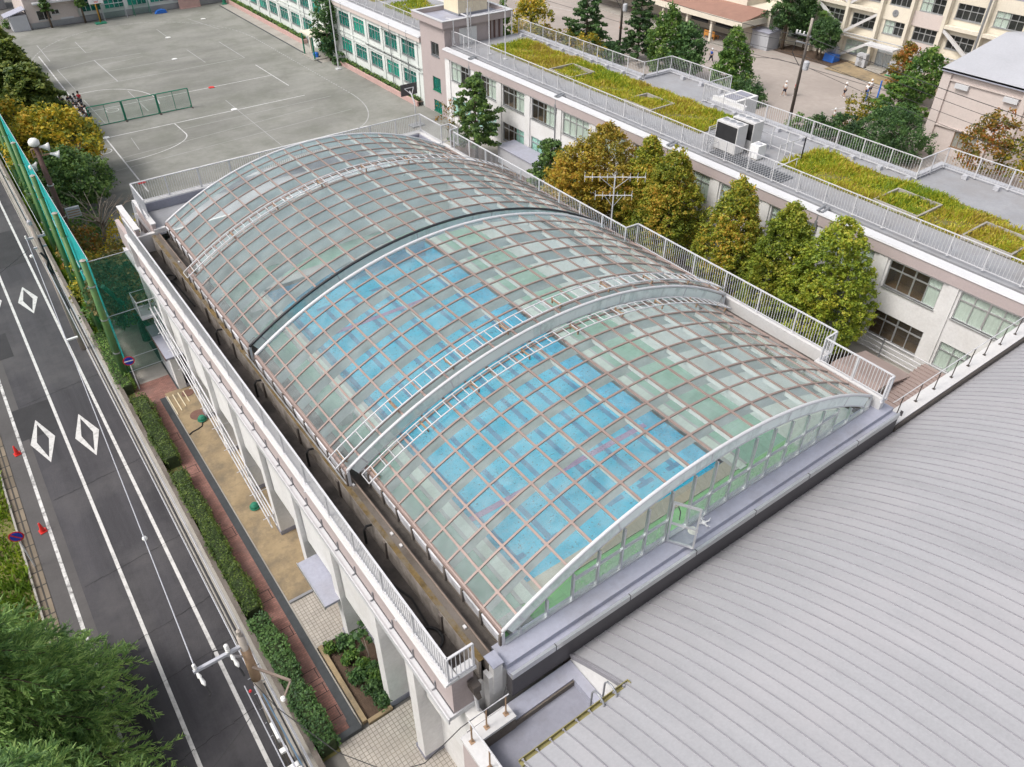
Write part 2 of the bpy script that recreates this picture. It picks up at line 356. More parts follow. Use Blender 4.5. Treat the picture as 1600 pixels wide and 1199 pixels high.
def diamond(cx, cy, hw=.6, hl=2.02, t=.19):
    o = [(0, hl), (hw, 0), (0, -hl), (-hw, 0)]; k = 1 - t / (hw * .62); ky = 1 - t * 2.2 / hl * 1.05; i_ = [(0, hl*ky), (hw*k, 0), (0, -hl*ky), (-hw*k, 0)]
    for a in range(4):
        b = (a+1) % 4
        mb.quad((cx+i_[a][0], cy+i_[a][1], .010), (cx+i_[b][0], cy+i_[b][1], .010), (cx+o[b][0], cy+o[b][1], .010), (cx+o[a][0], cy+o[a][1], .010))
for cx, cy in ((-.41, 38.0), (-2.43, 38.85), (-.39, 54.4), (-2.42, 55.3)): diamond(cx, cy)
struct(mb.build('lane_marking', 'road_paint'))
mb = MB(); line(mb, [(-3.45, -30), (-3.45, 260)], .15, .010); struct(mb.build('worn_edge_line', 'road_paint_worn'))
mb = MB()
mb.sheet(-3.36, -1.52, 39.4, 42.4, .008); mb.sheet(-2.62, -2.36, 17.2, 22.2, .008); mb.sheet(-1.32, .5, 60, 66, .008); mb.sheet(-3.36,-2.3,48,51,.008)
struct(mb.build('asphalt_patch', 'asphalt_patch'))
mb = MB()
for y in (12.6, 14.9, 17.5, 20.9, 23.4, 27.6, 33.9, 42.6):
    x = -2.9
    while x < 1.4:
        x2 = min(1.4, x + random.uniform(.2, .5)); line(mb, [(x, y), (x2, y + random.uniform(-.06, .06) + .12 * (x2 - x))], random.uniform(.012, .028), .013); y += .12 * (x2 - x); x = x2
struct(mb.build('road_crack', 'crack'))
# left kerb of rough stones and grass bank
flat('stone_gutter', -4.66, -4.2, -30, 260, .03, 'stone_kerb')
g = MB().box(-4.72, -4.64, -30, 260, -.02, .16).build('kerb', 'concrete'); struct(g)
flat('grass_bank', -40, -4.72, -30, 260, .06, 'bed_moss')
# right side: kerb line, low wall, brick path, drain, terrace
struct(MB().box(1.40, 1.46, -30, 260, -.02, .06).build('kerb', 'concrete'))
flat('planting_strip', 2.12, 2.92, 14.5, 140, .02, 'bed_moss')
flat('brick_path', 2.92, 3.6, 14.9, 38.6, .05, 'brick_paving')
flat('brick_path', 2.6, 4.7, 38.6, 40.6, .05, 'brick_paving')
flat('drain_grate', 3.6, 3.92, 8, 38.6, .052, 'grate'); flat('drain_grate', 4.7, 5.0, 38.6, 44.6, .052, 'grate')
mb = MB(); mb.box(3.92, 3.97, 14.9, 38.6, 0, .09); struct(mb.build('drain_kerb', 'concrete'))
flat('terrace', 3.97, 6.2, 21.46, 38.9, .06, 'beige_paving')
flat('tiled_entrance', 3.97, 6.4, 18.9, 21.42, .10, 'white_tile')
struct(MB().box(3.97, 5.4, 21.42, 21.54, 0, .2).build('terrace_kerb', 'steel_grey'))
struct(MB().box(3.97, 5.4, 18.78, 18.9, 0, .16).build('terrace_kerb', 'concrete'))
flat('tiled_entrance', 2.9, 6.9, 4, 14.7, .08, 'white_tile')
struct(MB().box(2.9, 3.9, 14.7, 14.95, 0, .3).box(3.55, 3.9, 14.95, 15.4, 0, .14).build('entrance_step', 'grate'))
flat('planting_bed', 4.2, 6.0, 14.9, 18.78, .06, 'soil')
struct(MB().box(4.02, 4.2, 14.9, 18.78, 0, .22).box(4.2, 5.2, 14.74, 14.9, 0, .2).build('bed_kerb', 'beige_paving'))
mb = MB()
for y, w in ((31.6, .62), (34.6, .6), (26.5, .6), (22.2, .55), (20.0, .5), (17.6, .5), (16.9, .45), (15.7, .5)):
    for a in (y, y + w): line(mb, [(2.95, a), (3.58, a)], .03, .055)
    line(mb, [(3.5, y), (3.5, y + w)], .03, .055)
struct(mb.build('path_cover_joint', 'crack'))
flat('side_lane', 3.1, 6.2, 40.6, 56, .01, 'concrete')
# ramp strips beside the brick path end
mb = MB()
for i, x in enumerate((3.99, 4.28, 4.57, 4.86)): mb.box(x, x + .05, 36.6 + .25*i, 38.5, .06, .11)
struct(mb.build('terrace_strip', 'tank_cream'))
for (x, y, r) in ((4.9, 36.0, .42), (5.05, 38.2, .33)):
    tag(MB().lathe([(r, 0), (r, .015), (r*.9, .02), (0, .02)], n=24).build('manhole_cover', 'rust_lid', loc=(x, y, .065)),
        'large rusty round cover in the beige terrace' if r > .4 else 'small rusty round cover in the terrace by the brick path end', 'manhole cover', 'rusty round covers')
# playground lines
mb = MB(); Z = .006
line(mb, [(11.4, 113.9), (11.1, 90.2), (11.1, 87.5)], .13, Z)
line(mb, [(11.2, 89.9), (31.7, 90.15)], .10, Z)
line(mb, [(11.2, 81.35), (31.8, 81.5)], .12, Z); line(mb, [(11.2, 81.3), (11.05, 66.8)], .12, Z)
arc = lambda cx, cy, rx, ry, a0, a1, n=40: [(cx + rx*math.cos(R_(a)), cy + ry*math.sin(R_(a))) for a in np.linspace(a0, a1, n)]
line(mb, arc(11.2, 78.0, 6.6, 3.7, -90, 0) + [(17.75, 81.4)], .10, Z)
line(mb, [(11.3, 96.3), (13.3, 96.4)] + arc(13.4, 90.0, 5.1, 6.4, 90, -18), .10, Z)
line(mb, [(31.6, 95), (31.7, 85.5)], .10, Z); line(mb, [(10.2, 69.4), (33, 69.4)], .10, Z); line(mb, [(10.2, 69.4), (10.2, 46)], .10, Z)
for cx, cy, r in ((10.3, 78.0, .62), (13.75, 88.95, .62)): line(mb, arc(cx, cy, r, r, 0, 360), .07, Z)
struct(mb.build('court_line', 'court_paint'))
mb = MB()
line(mb, arc(22.6, 105.5, 13.3, 17.7, 155, 0, 60), .10, Z, (.5, .25)); line(mb, [(35.9, 105.5), (36.1, 79)], .12, Z, (.3, .3)); line(mb, arc(30.5, 79, 5.6, 10, 0, -75), .12, Z, (.3, .3))
line(mb, [(12.1, 106.9), (12.15, 98.2), (31.6, 98.5), (31.5, 107.2)], .09, Z); line(mb, [(12.1, 106.9), (16.5, 108.2), (21.9, 107.9)], .09, Z)
line(mb, [(16.5, 108.3), (16.7, 98.3)], .12, Z); line(mb, [(16.7, 105.6), (21.7, 106.4)], .07, Z); line(mb, [(16.6, 102.8), (27, 102.9)], .07, Z)
line(mb, [(16.5, 118.1), (16.45, 112.2), (17.3, 112.1)], .09, Z); line(mb, [(12.2, 119.3), (12.1, 110.9)], .09, Z); line(mb, [(12.3, 115.6), (17.2, 115.1)], .07, Z)
line(mb, [(27, 106.1), (27.1, 99.5)], .08, Z); line(mb, [(12.1, 94), (12.2, 85.5)], .08, Z); line(mb, [(16.7, 94.2), (16.7, 86.5)], .08, Z)
line(mb, [(11, 75.4), (31, 77.5)], .06, Z); line(mb, [(17.4, 79.3), (34, 79.6)], .06, Z); line(mb, [(10, 72.8), (34, 74.6)], .06, Z); line(mb, [(24, 60), (24.3, 85)], .06, Z)
line(mb, [(13, 76.5), (13.2, 80)], .06, Z); line(mb, [(12.2, 85.4), (20, 85.6)], .06, Z); line(mb, [(26.8, 118), (26.8, 112.9)], .08, Z); line(mb, [(32, 121), (33.7, 113)], .08, Z)
struct(mb.build('court_line_faint', 'court_paint_faint'))
for i, (x, y, c, l) in enumerate([(24.5, 89.9, 'cone_red', 'red base plate at the middle of the long court line'), (24.5, 102.9, 'insulator', 'white base plate in the middle of the sports ground'),
        (24.0, 81.6, 'insulator', 'white base plate on the court line nearer the pool'), (11.1, 68.9, 'cone_red', 'red base plate on the court corner near the pool roof'),
        (33.7, 119.6, 'insulator', 'white base plate far off near the school corner'), (26.8, 112.9, 'insulator', 'white base plate on the far running track'), (11.25, 81.3, 'insulator', 'white base plate on the left court corner by the net')]):
    tag(MB().prism([(-.3, -.2), (.3, -.2), (.3, .2), (0, .38), (-.3, .2)], 'z', 0, .05).build('base_plate', c, loc=(x, y, .008)), l, 'base plate', 'base plates on the sports ground')
# gutter and planter beside the far wing
struct(MB().box(38.2, 38.4, 91, 126, .0, .012).build('gutter', 'grate'))
flat('apron', 38.4, 39.9, 91, 126, .004, 'concrete')
# second schoolyard edges
mb = MB(); line(mb, [(84.9, 41), (84.9, 62.2), (82, 63.2), (80, 150)], .25, .006); struct(mb.build('drain_line', 'concrete'))
mb = MB(); line(mb, [(83.8, 41), (83.8, 60), (80.4, 63.5), (78, 150)], .18, .006); struct(mb.build('drain_line', 'asphalt_worn'))
flat('yard_terrace', 85, 90.2, 41, 54, .06, 'beige_paving'); flat('yard_bed', 86.2, 90.2, 54, 62.5, .05, 'soil')
struct(MB().sheet(88.4, 89.4, 46.9, 48.4, .075).build('door_mat', 'green_mat'))
mb = MB(); line(mb, [(66, 120), (76, 104), (79, 90)], .1, .006); line(mb, [(72, 112), (86, 95)], .1, .006); line(mb, [(74, 45), (80, 43.5), (80, 41)], .09, .006); struct(mb.build('yard_line', 'court_paint'))
# ------------------------------------------------------------------ pool hall
pool = thing('pool_building', 'white two storey pool hall with columns along the brick path and a stained roof trench', 'building', (15.5, 26, 0))
PC = (15.5, 26, 0)
def P(mb, name, mat, parent=None, smooth=False): return mb.local(PC).build(name, mat, parent or pool, smooth)
# outer walls
mb = MB()
mb.box(6.0, 6.3, 10.0, 43.6, 0, 7.6)                                   # road side
mb.box(24.9, 25.2, 10.0, 44.6, 0, 8.3); mb.box(6.3, 24.9, 44.3, 44.6, 0, 8.3); mb.box(6.3, 24.9, 9.7, 10.0, 0, 8.1)
mb.box(25.2, 25.98, 13.0, 24.5, 7.6, 8.3)
P(mb, 'wall', 'wall_white')
mb = MB().box(5.55, 5.998, 9.4, 12.3, 4.2, 6.8).box(5.55, 5.998, 12.9, 14.9, 4.6, 6.8)
for y in (15.5, 18.95, 22.4, 25.9, 29.3, 32.7, 36.0, 39.4): mb.box(5.42, 5.998, y, y + 2.75, 3.0, 6.8)
P(mb, 'spandrel', 'wall_white')
for y in (12.38, 14.9, 18.3, 21.75, 25.25, 28.65, 32.05, 35.4, 38.8, 42.0):
    mb = MB(); mb.prism([(5.22, y), (6.02, y), (6.02, y + .62), (5.42, y + .62), (5.22, y + .5)], 'z', .3, 6.8)
    c = P(mb, 'column', 'wall_white')
    P(MB().box(5.2, 6.05, y - .02, y + .64, 0, .3), 'plinth', 'membrane_dark', c)
mb = MB().box(5.96, 6.0, 15.5, 18.3, 0, .35); P(mb, 'plinth', 'membrane_dark')
for y in (19.5, 22.9, 26.4, 29.8, 33.2, 36.5):
    w = P(MB().box(5.95, 6.0, y, y + 1.7, .9, 2.3), 'window', 'steel_grey'); P(MB().box(5.93, 5.949, y + .06, y + .82, .96, 2.24).box(5.93, 5.949, y + .88, y + 1.64, .96, 2.24), 'pane', 'black_matte', w)
P(MB().box(5.94, 6.0, 13.1, 14.6, .1, 2.3), 'door', 'green_paint')
# ledge, parapet band, cap
mb = MB().box(5.05, 6.0, 9.9, 43.5, 6.82, 7.0); mb.box(5.0, 5.05, 9.86, 43.5, 6.78, 7.04)
P(mb, 'ledge', 'alu_white'); P(MB().box(5.225, 5.249, 9.95, 40.9, 7.002, 7.05), 'ledge_joint', 'fascia_dark')
mb = MB().box(5.25, 5.4, 9.95, 40.9, 7.0, 8.84).box(5.4, 5.95, 9.95, 10.1, 7.0, 8.84); P(mb, 'parapet', 'wall_pink')
mb = MB().prism([(4.97, 8.84), (5.02, 8.93), (5.4, 8.93), (5.44, 8.84)], 'y', 9.8, 40.95); mb.prism([(9.8, 8.842), (9.84, 8.928), (10.12, 8.928), (10.16, 8.842)], 'x', 5.44, 5.98)
P(mb, 'cap', 'white_paint')
for k in range(25):
    y = 10.9 + 1.26 * k; mb = MB(); mb.box(5.20, 5.25, y, y + .03, 7.0, 7.40); mb.box(5.1, 5.2, y, y + .03, 7.02, 7.06); P(mb, 'bracket', 'steel_grey')
for y in (12.6, 18.9, 23.4, 29.4, 34.6): P(MB().tube([(5.25, y, 8.6), (5.0, y, 8.55)], .045), 'overflow_pipe', 'alu_white')
for k, y in enumerate((14.4, 20.1, 24.8, 31.2, 36.1, 40.6)):
    P(MB().tube([(5.9, y, .1), (5.9, y, 6.8)], .06), 'downpipe', 'alu_white')
# roof trench beside the parapet, stained wall with mossy top, brown ledge, rail trough
P(MB().sheet(5.4, 6.24, 10.1, 40.9, 7.62), 'trench_floor', 'trench_floor')
P(MB().box(6.24, 6.32, 10.1, 40.9, 7.6, 8.46), 'trench_wall', 'concrete_wall_moss')
for k in range(9): P(MB().box(6.17, 6.238, 12 + 3.4 * k, 12.14 + 3.4 * k, 7.62, 8.42), 'buttress', 'concrete_stained')
P(MB().box(6.25, 6.42, 10.1, 40.9, 8.462, 8.49), 'moss_strip', 'moss')
P(MB().box(6.42, 6.70, 9.9, 40.9, 8.0, 8.475), 'brown_ledge', 'concrete_stained')
P(MB().box(6.62, 6.66, 9.95, 40.9, 8.475, 8.52), 'guide_rail', 'rusty_rail')
P(MB().sheet(6.70, 7.3, 10.1, 40.9, 8.05), 'trough_floor', 'trench_floor')
P(MB().box(24.6, 24.95, 10.1, 40.9, 7.9, 8.12), 'trough_floor', 'trench_floor')
P(MB().sheet(24.95, 25.7, 13.05, 24.4, 8.31), 'side_gutter', 'trench_floor')
P(MB().sheet(6.3, 24.9, 41.1, 44.3, 8.31), 'far_deck', 'deck_grey')
for y in (11.2, 14.9, 15.5, 18.2, 22.5, 27.9, 33.4, 34.1, 37.2): P(MB().box(6.5, 6.58, y, y + .12, 8.477, 8.53), 'anchor_block', 'white_paint')
for y in (16.4, 20.9, 25.9, 30.4): P(MB().tube([(6.26, y, 8.35), (6.05, y, 8.42), (5.95, y, 8.3), (5.95, y, 7.63)], .045, 8), 'vent_pipe', 'black_hose')
P(MB().tube([(6.32, 18.3, 8.62), (6.32, 27.6, 8.62)], .03, 6), 'track_pipe', 'alu')
# right-hand and far parapets
mb = MB()
mb.box(24.95, 25.2, 9.9, 13.0, 8.3, 8.86); mb.box(25.7, 25.98, 13.0, 24.5, 8.31, 8.86); mb.box(24.97, 25.7, 12.85, 13.05, 8.32, 8.855); mb.box(24.97, 25.7, 24.4, 24.6, 8.32, 8.855); mb.box(24.95, 25.2, 24.6, 41.9, 8.3, 8.86)
mb.box(24.75, 25.2, 41.9, 44.3, 8.3, 8.86); mb.box(6.5, 25.2, 44.3, 44.75, 8.3, 8.86)
P(mb, 'parapet', 'white_paint')
P(MB().box(6.5, 24.7, 44.24, 44.299, 8.32, 8.8), 'parapet_lining', 'membrane_dark'); P(MB().box(24.66, 24.749, 41.95, 44.2, 8.32, 8.8), 'parapet_lining', 'membrane_dark')
# stair enclosure at the far road-side corner
mb = MB().box(5.55, 5.75, 41.0, 44.4, 6.9, 8.95).box(6.42, 6.6, 41.0, 44.4, 6.9, 9.0).box(5.2, 5.4, 41.2, 44.4, 6.9, 8.3); P(mb, 'stair_wall', 'wall_pink')
P(MB().box(5.05, 6.6, 40.9, 41.15, 6.9, 8.6).box(6.38, 6.66, 41.0, 44.6, 9.0, 9.06).box(5.5, 5.8, 41.0, 44.5, 8.95, 9.0).box(6.45, 7.2, 40.92, 41.12, 8.5, 8.75), 'stair_cap', 'white_paint')
P(MB().tube([(6.4, 41.9, 8.9), (6.3, 41.9, 9.9), (6.05, 41.9, 9.95), (5.95, 41.9, 8.6)], .03, 6).tube([(6.4, 42.3, 8.9), (6.3, 42.3, 9.9), (6.05, 42.3, 9.95), (5.95, 42.3, 8.6)], .03, 6), 'ladder_hoop', 'rail_paint')
# near slab over the end wall: raised strip, gutter, bright edge, dark fascia
P(MB().box(6.85, 25.55, 9.62, 10.36, 8.1, 8.36), 'end_slab', 'membrane')
P(MB().box(6.85, 25.6, 9.42, 9.62, 8.0, 8.17), 'end_gutter', 'membrane')
P(MB().box(6.85, 25.62, 9.33, 9.42, 8.0, 8.23), 'edge_trim', 'alu')
P(MB().box(6.85, 25.6, 9.345, 9.62, 7.1, 8.0), 'fascia', 'fascia_dark')
for k in range(7): P(MB().box(8.4 + 2.9 * k, 8.43 + 2.9 * k, 9.325, 9.43, 8.0, 8.236), 'trim_joint', 'fascia_dark')
P(MB().box(6.44, 6.74, 9.66, 10.08, 7.2, 8.56), 'end_pier', 'wall_white'); P(MB().box(6.41, 6.77, 9.63, 10.11, 8.56, 8.6), 'pier_cap', 'membrane')
mb = MB().box(5.72, 5.98, 9.6, 9.9, 8.0, 8.3); mb.prism([(9.5, 7.8), (9.9, 7.8), (9.8, 8.0), (9.6, 8.0)], 'x', 5.78, 5.92); P(mb, 'rain_hopper', 'steel_dark'); P(MB().tube([(5.85, 9.75, 7.8), (5.9, 9.7, 6.9)], .06), 'downpipe', 'alu_white')
# inside: deck, basin, walls
mb = MB(); zd = 4.6; X0, X1, Y0, Y1 = 10.7, 21.3, 13.7, 38.6
for a, b, c_, e in ((7.15, 9.95, 10.3, 41), (22.05, 24.7, 10.3, 41), (9.95, 22.05, 10.3, 13.0), (9.95, 22.05, 39.35, 41)): mb.sheet(a, b, c_, e, zd)
P(mb, 'pool_deck', 'pool_deck')
P(MB().sheet(7.15, 24.7, 10.3, 13.05, zd + .008), 'bright_mat', 'pool_deck_bright')
mb = MB()
for a, b, c_, e in ((9.95, X0, 13.06, 39.35), (X1, 22.05, 13.06, 39.35), (X0, X1, Y1, 39.35)): mb.box(a, b, c_, e, zd - .2, zd + .05)
P(mb, 'pool_surround', 'pool_edge'); P(MB().box(X0, X1, 13.05, Y0, zd - .2, zd + .06), 'board_walk', 'tan_board')
mb = MB().box(10.1, 10.5, 12.95, 39.35, zd + .05, zd + .06).box(21.5, 21.9, 12.95, 39.35, zd + .05, zd + .06); P(mb, 'overflow_grate', 'curtain')
mb = MB().sheet(X0, X1, Y0, Y1, 3.4); mb.quad((X0,Y0,3.4),(X0,Y1,3.4),(X0,Y1,4.6),(X0,Y0,4.6)); mb.quad((X1,Y0,3.4),(X1,Y1,3.4),(X1,Y1,4.6),(X1,Y0,4.6)); mb.quad((X0,Y0,3.4),(X1,Y0,3.4),(X1,Y0,4.6),(X0,Y0,4.6)); mb.quad((X0,Y1,3.4),(X1,Y1,3.4),(X1,Y1,4.6),(X0,Y1,4.6))
P(mb, 'basin', 'pool_tile')
for k in range(6):
    x = X0 + 10.6 / 6 * (k + .5); mb = MB().sheet(x - .13, x + .13, Y0 + 2, Y1 - 2, 3.406); mb.sheet(x - .45, x + .45, Y0 + 1.75, Y0 + 2, 3.406).sheet(x - .45, x + .45, Y1 - 2, Y1 - 1.75, 3.406)
    P(mb, 'lane_line', 'lane_line')
P(MB().sheet(X0, X1, 18.2, 18.5, 3.41), 'turn_line', 'lane_rope'); P(MB().sheet(X0, X1, 33.9, 34.2, 3.41), 'turn_line', 'lane_rope')
mb = MB().box(7.0, 7.14, 10.3, 41, zd - .3, 8.03).box(24.7, 24.84, 10.3, 41, zd - .3, 8.3).box(7.14, 24.7, 41, 41.15, zd - .3, 8.4).box(7.14, 24.7, 10.15, 10.3, zd - .3, 8.08)
P(mb, 'hall_wall', 'wall_white')
P(MB().box(7.2, 7.6, 10.6, 40.5, zd, zd + .42), 'bench', 'curtain'); P(MB().tube([(7.75, 10.6, zd + .2), (7.75, 40.5, zd + .2)], .07, 8), 'floor_pipe', 'steel_grey')
for y in (12.1, 25.5, 36): P(MB().box(9.1, 9.7, y, y + .7, zd, zd + .5), 'starting_block', 'pool_edge')
P(MB().box(8.9, 9.9, 12.1, 13.0, zd + .06, zd + .12), 'corner_mat', 'pool_edge')
m, nt, b = new_mat('pool_water')
for n in list(nt.nodes):
    if n.type != 'OUTPUT_MATERIAL': nt.nodes.remove(n)
out = nt.nodes[0]; t = nt.nodes.new('ShaderNodeBsdfTransparent'); t.inputs[0].default_value = (.90, .99, 1, 1)
g = nt.nodes.new('ShaderNodeBsdfGlossy'); g.inputs['Roughness'].default_value = .04; fr = nt.nodes.new('ShaderNodeFresnel'); fr.inputs[0].default_value = 1.33
gb = nt.nodes.new('ShaderNodeNewGeometry'); ma = nt.nodes.new('ShaderNodeMath'); ma.operation = 'MULTIPLY_ADD'; ma.inputs[1].default_value = 1/1.33 - 1.33; ma.inputs[2].default_value = 1.33; nt.links.new(gb.outputs['Backfacing'], ma.inputs[0]); nt.links.new(ma.outputs[0], fr.inputs[0])
bp = nt.nodes.new('ShaderNodeBump'); bp.inputs['Strength'].default_value = .25; nz = noise(nt, 5, 4); nt.links.new(nz.outputs[0], bp.inputs['Height']); nt.links.new(bp.outputs[0], g.inputs['Normal'])
mx = nt.nodes.new('ShaderNodeMixShader'); nt.links.new(fr.outputs[0], mx.inputs[0]); nt.links.new(t.outputs[0], mx.inputs[1]); nt.links.new(g.outputs[0], mx.inputs[2])
df = nt.nodes.new('ShaderNodeBsdfDiffuse'); df.inputs[0].default_value = (.01, .13, .17, 1)
nz2 = noise(nt, 9, 3, .7); r2 = ramp_node(nt, [(.60, (0, 0, 0)), (.66, (.75,) * 3)]); nt.links.new(nz2.outputs[0], r2.inputs[0])
mx2 = nt.nodes.new('ShaderNodeMixShader'); nt.links.new(r2.outputs[0], mx2.inputs[0]); nt.links.new(mx.outputs[0], mx2.inputs[1]); nt.links.new(df.outputs[0], mx2.inputs[2]); nt.links.new(mx2.outputs[0], out.inputs[0])
o = MB().sheet(X0, X1, Y0, Y1, 4.5).build('pool_water', 'pool_water'); struct(o)

# ------------------------------------------------------------------ the four sliding glass roof sections
CX, CZ, SPAN = 15.93, -5.68, .5406
def arcp(R, th): return (CX + R * math.sin(th), CZ + R * math.cos(th))
def roof_section(label, R, y0, y1, glass, rim0=None, rim1=None, white_ribs=True, ysp=.985, yfirst=0):
    t = thing('glass_roof', label, 'glass roof', (CX, (y0 + y1) / 2, 8.9), group='sliding glass roof sections over the pool'); c = (CX, (y0 + y1) / 2, 8.9)
    B = lambda mb, n, m, par=None, smooth=False: mb.local(c).build(n, m, par or t, smooth)
    k = R / 17.04; half = SPAN if R < 17.2 else math.asin((CX - 6.45) / R)
    L = 2 * half * R; s = [0, .63 * k] + [(.63 + .986 * (i + 1)) * k for i in range(17)] + [L]
    s = [q for q in s if q < L - .3] + [L]; th = [q / R - half for q in s]
    ys = [y0 + yfirst] if yfirst else [y0]
    while ys[-1] + ysp < y1 - .25: ys.append(ys[-1] + ysp)
    ys.append(y1)
    if yfirst: ys = [y0] + ys
    # panes: each pane is set a hair out of true, as real ones are
    mb = MB()
    for i in range(len(th) - 1):
        for j in range(len(ys) - 1):
            e = [random.uniform(-.006, .006) for _ in range(3)]
            a, b_ = th[i] + .02 / R, th[i+1] - .02 / R
            (xa, za), (xb, zb) = arcp(R - .02, a), arcp(R - .02, b_)
            mb.quad((xa, ys[j], za + e[0]), (xb, ys[j], zb + e[1]), (xb, ys[j+1], zb + e[1] + e[2]), (xa, ys[j+1], za + e[0] + e[2]))
    B(mb, 'glazing', glass)
    # bronze glazing bars, on a curved grid
    mb = MB(); n = 4
    def rib(y, w, r0, r1, mb, a0=-half, a1=half, steps=76):
        for q in range(steps):
            a, b_ = a0 + (a1 - a0) * q / steps, a0 + (a1 - a0) * (q + 1) / steps
            (xa, za), (xb, zb), (xc, zc), (xd, zd_) = arcp(r0, a), arcp(r0, b_), arcp(r1, b_), arcp(r1, a)
            vs = [(xa, y - w/2, za), (xb, y - w/2, zb), (xc, y - w/2, zc), (xd, y - w/2, zd_), (xa, y + w/2, za), (xb, y + w/2, zb), (xc, y + w/2, zc), (xd, y + w/2, zd_)]
            mb.add(vs, [(0,3,2,1), (4,5,6,7), (3,7,6,2), (0,1,5,4)])
        for a in (a0, a1):
            (xa, za), (xd, zd_) = arcp(r0, a), arcp(r1, a); mb.quad((xa, y-w/2, za), (xd, y-w/2, zd_), (xd, y+w/2, zd_), (xa, y+w/2, za))
    for y in ys[(1 if rim0 else 0):(-1 if rim1 else None)]: rib(y, .072, R - .03, R + .018, mb)
    for a in th:
        x, z = arcp(R, a); nx, nz = math.sin(a), math.cos(a)
        mb.bar((x + nx * .003, y0, z + nz * .003), (x + nx * .003, y1, z + nz * .003), .078, .05, up=(nx, 0, nz))
    B(mb, 'glazing_bars', 'mullion')
    mb = MB()
    for a in th[1:-1]:
        x, z = arcp(R + .03, a); nx, nz = math.sin(a), math.cos(a)
        for y in ys[1:-1]: mb.bar((x - nx*.004, y - .06, z - nz*.004), (x - nx*.004, y + .06, z - nz*.004), .10, .012, up=(nx, 0, nz))
    B(mb, 'joint_plates', 'mullion')
    # white arches and purlins under the glass
    mb = MB()
    for y in ys[1:-1:2]: rib(y, .07, R - .46, R - .05, mb, steps=38)
    for a in th[2:-1:2]:
        x, z = arcp(R - .12, a); nx, nz = math.sin(a), math.cos(a)
        mb.bar((x, y0 + .05, z), (x, y1 - .05, z), .05, .15, up=(nx, 0, nz))
    B(mb, 'inner_frame', 'inner_white')
    # side sills and the pale upright panels below them
    for sx, a in ((-1, -half), (1, half)):
        x, z = arcp(R, a); mb = MB()
        mb.box(x - .07, x + .07, y0, y1, z - .10, z + .02); B(mb, 'sill', 'mullion')
        mb = MB(); j = 0
        for j in range(len(ys) - 1):
            ya, yb = ys[j] + .05, ys[j+1] - .05; q = sx * .02; mb.add([(x + q, ya, 8.42 if R > 17.2 else 8.22), (x + q, yb, 8.42 if R > 17.2 else 8.22), (x + sx*.09, yb, z - .18), (x + sx*.09, ya, z - .18), (x + sx*.02, ya, z - .1), (x + sx*.02, yb, z - .1)], [(0,1,2,3), (3,2,5,4)])
        B(mb, 'side_panel', 'side_panel')
        mb = MB()
        for y in ys: mb.box(x - .03, x + .11 * sx, y - .045, y + .045, 8.2 if R < 17.2 else 8.4, z - .1)
        mb.box(x - .05, x + .05, y0, y1, 8.12 if R < 17.2 else 8.30, 8.22 if R < 17.2 else 8.42); B(mb, 'side_frame', 'concrete_stained')
    # end rims and the glazed fascia hanging under them
    for spec, y, d in ((rim0, y0, -1), (rim1, y1, 1)):
        if not spec: continue
        mat, drop, r = spec
        mb = MB(); mb.tube([(arcp(R + .02, -half + 2*half*q/60)[0], y, arcp(R + .02, -half + 2*half*q/60)[1]) for q in range(61)], r, 8); B(mb, 'edge_rim', mat, smooth=True)
        if drop:
            mb = MB(); rib(y + d * .0, .012, R - drop, R - .06, mb, -half * .985, half * .985); f = B(mb, 'fascia', 'fascia_glass')
            mb = MB(); rib(y, .06, R - drop - .04, R - drop, mb, -half * .985, half * .985)
            for a in th[1:-1:4]:
                (xa, za), (xb, zb) = arcp(R - drop, a), arcp(R - .05, a); mb.bar((xa, y, za), (xb, y, zb), .05, .04, up=(0, 1, 0))
            for a in (-half, half):
                x, z = arcp(R, a); mb.box(x - .05, x + .05, y - .06, y + .06, 8.3, z)
            B(mb, 'fascia_frame', 'alu_white', f)
    return t, c, B, th, ys
G = 'sliding glass roof sections over the pool'
tA, cA, BA, thA, ysA = roof_section('lower glass roof section nearest the grey gym roof, with blue pool water under it', 17.04, 10.25, 19.0, 'roof_glass', ('alu_white', .44, .062), None)
tB, cB, BB, thB, ysB = roof_section('raised glass roof section between the two white ladders and the dark roof gap', 17.6, 18.35, 26.55, 'roof_glass', ('alu_white', .44, .062), ('alu_white', 0, .08), yfirst=.45)
tC, cC, BC, thC, ysC = roof_section('raised glass roof section beyond the dark rimmed gap, edged by the far ladder', 17.6, 27.25, 35.0, 'roof_glass', ('dark_rim', .5, .06), None)
tD, cD, BD, thD, ysD = roof_section('lower glass roof section farthest away, beside the sports ground', 17.04, 34.4, 41.0, 'roof_glass', None, ('alu_white', .5, .06))
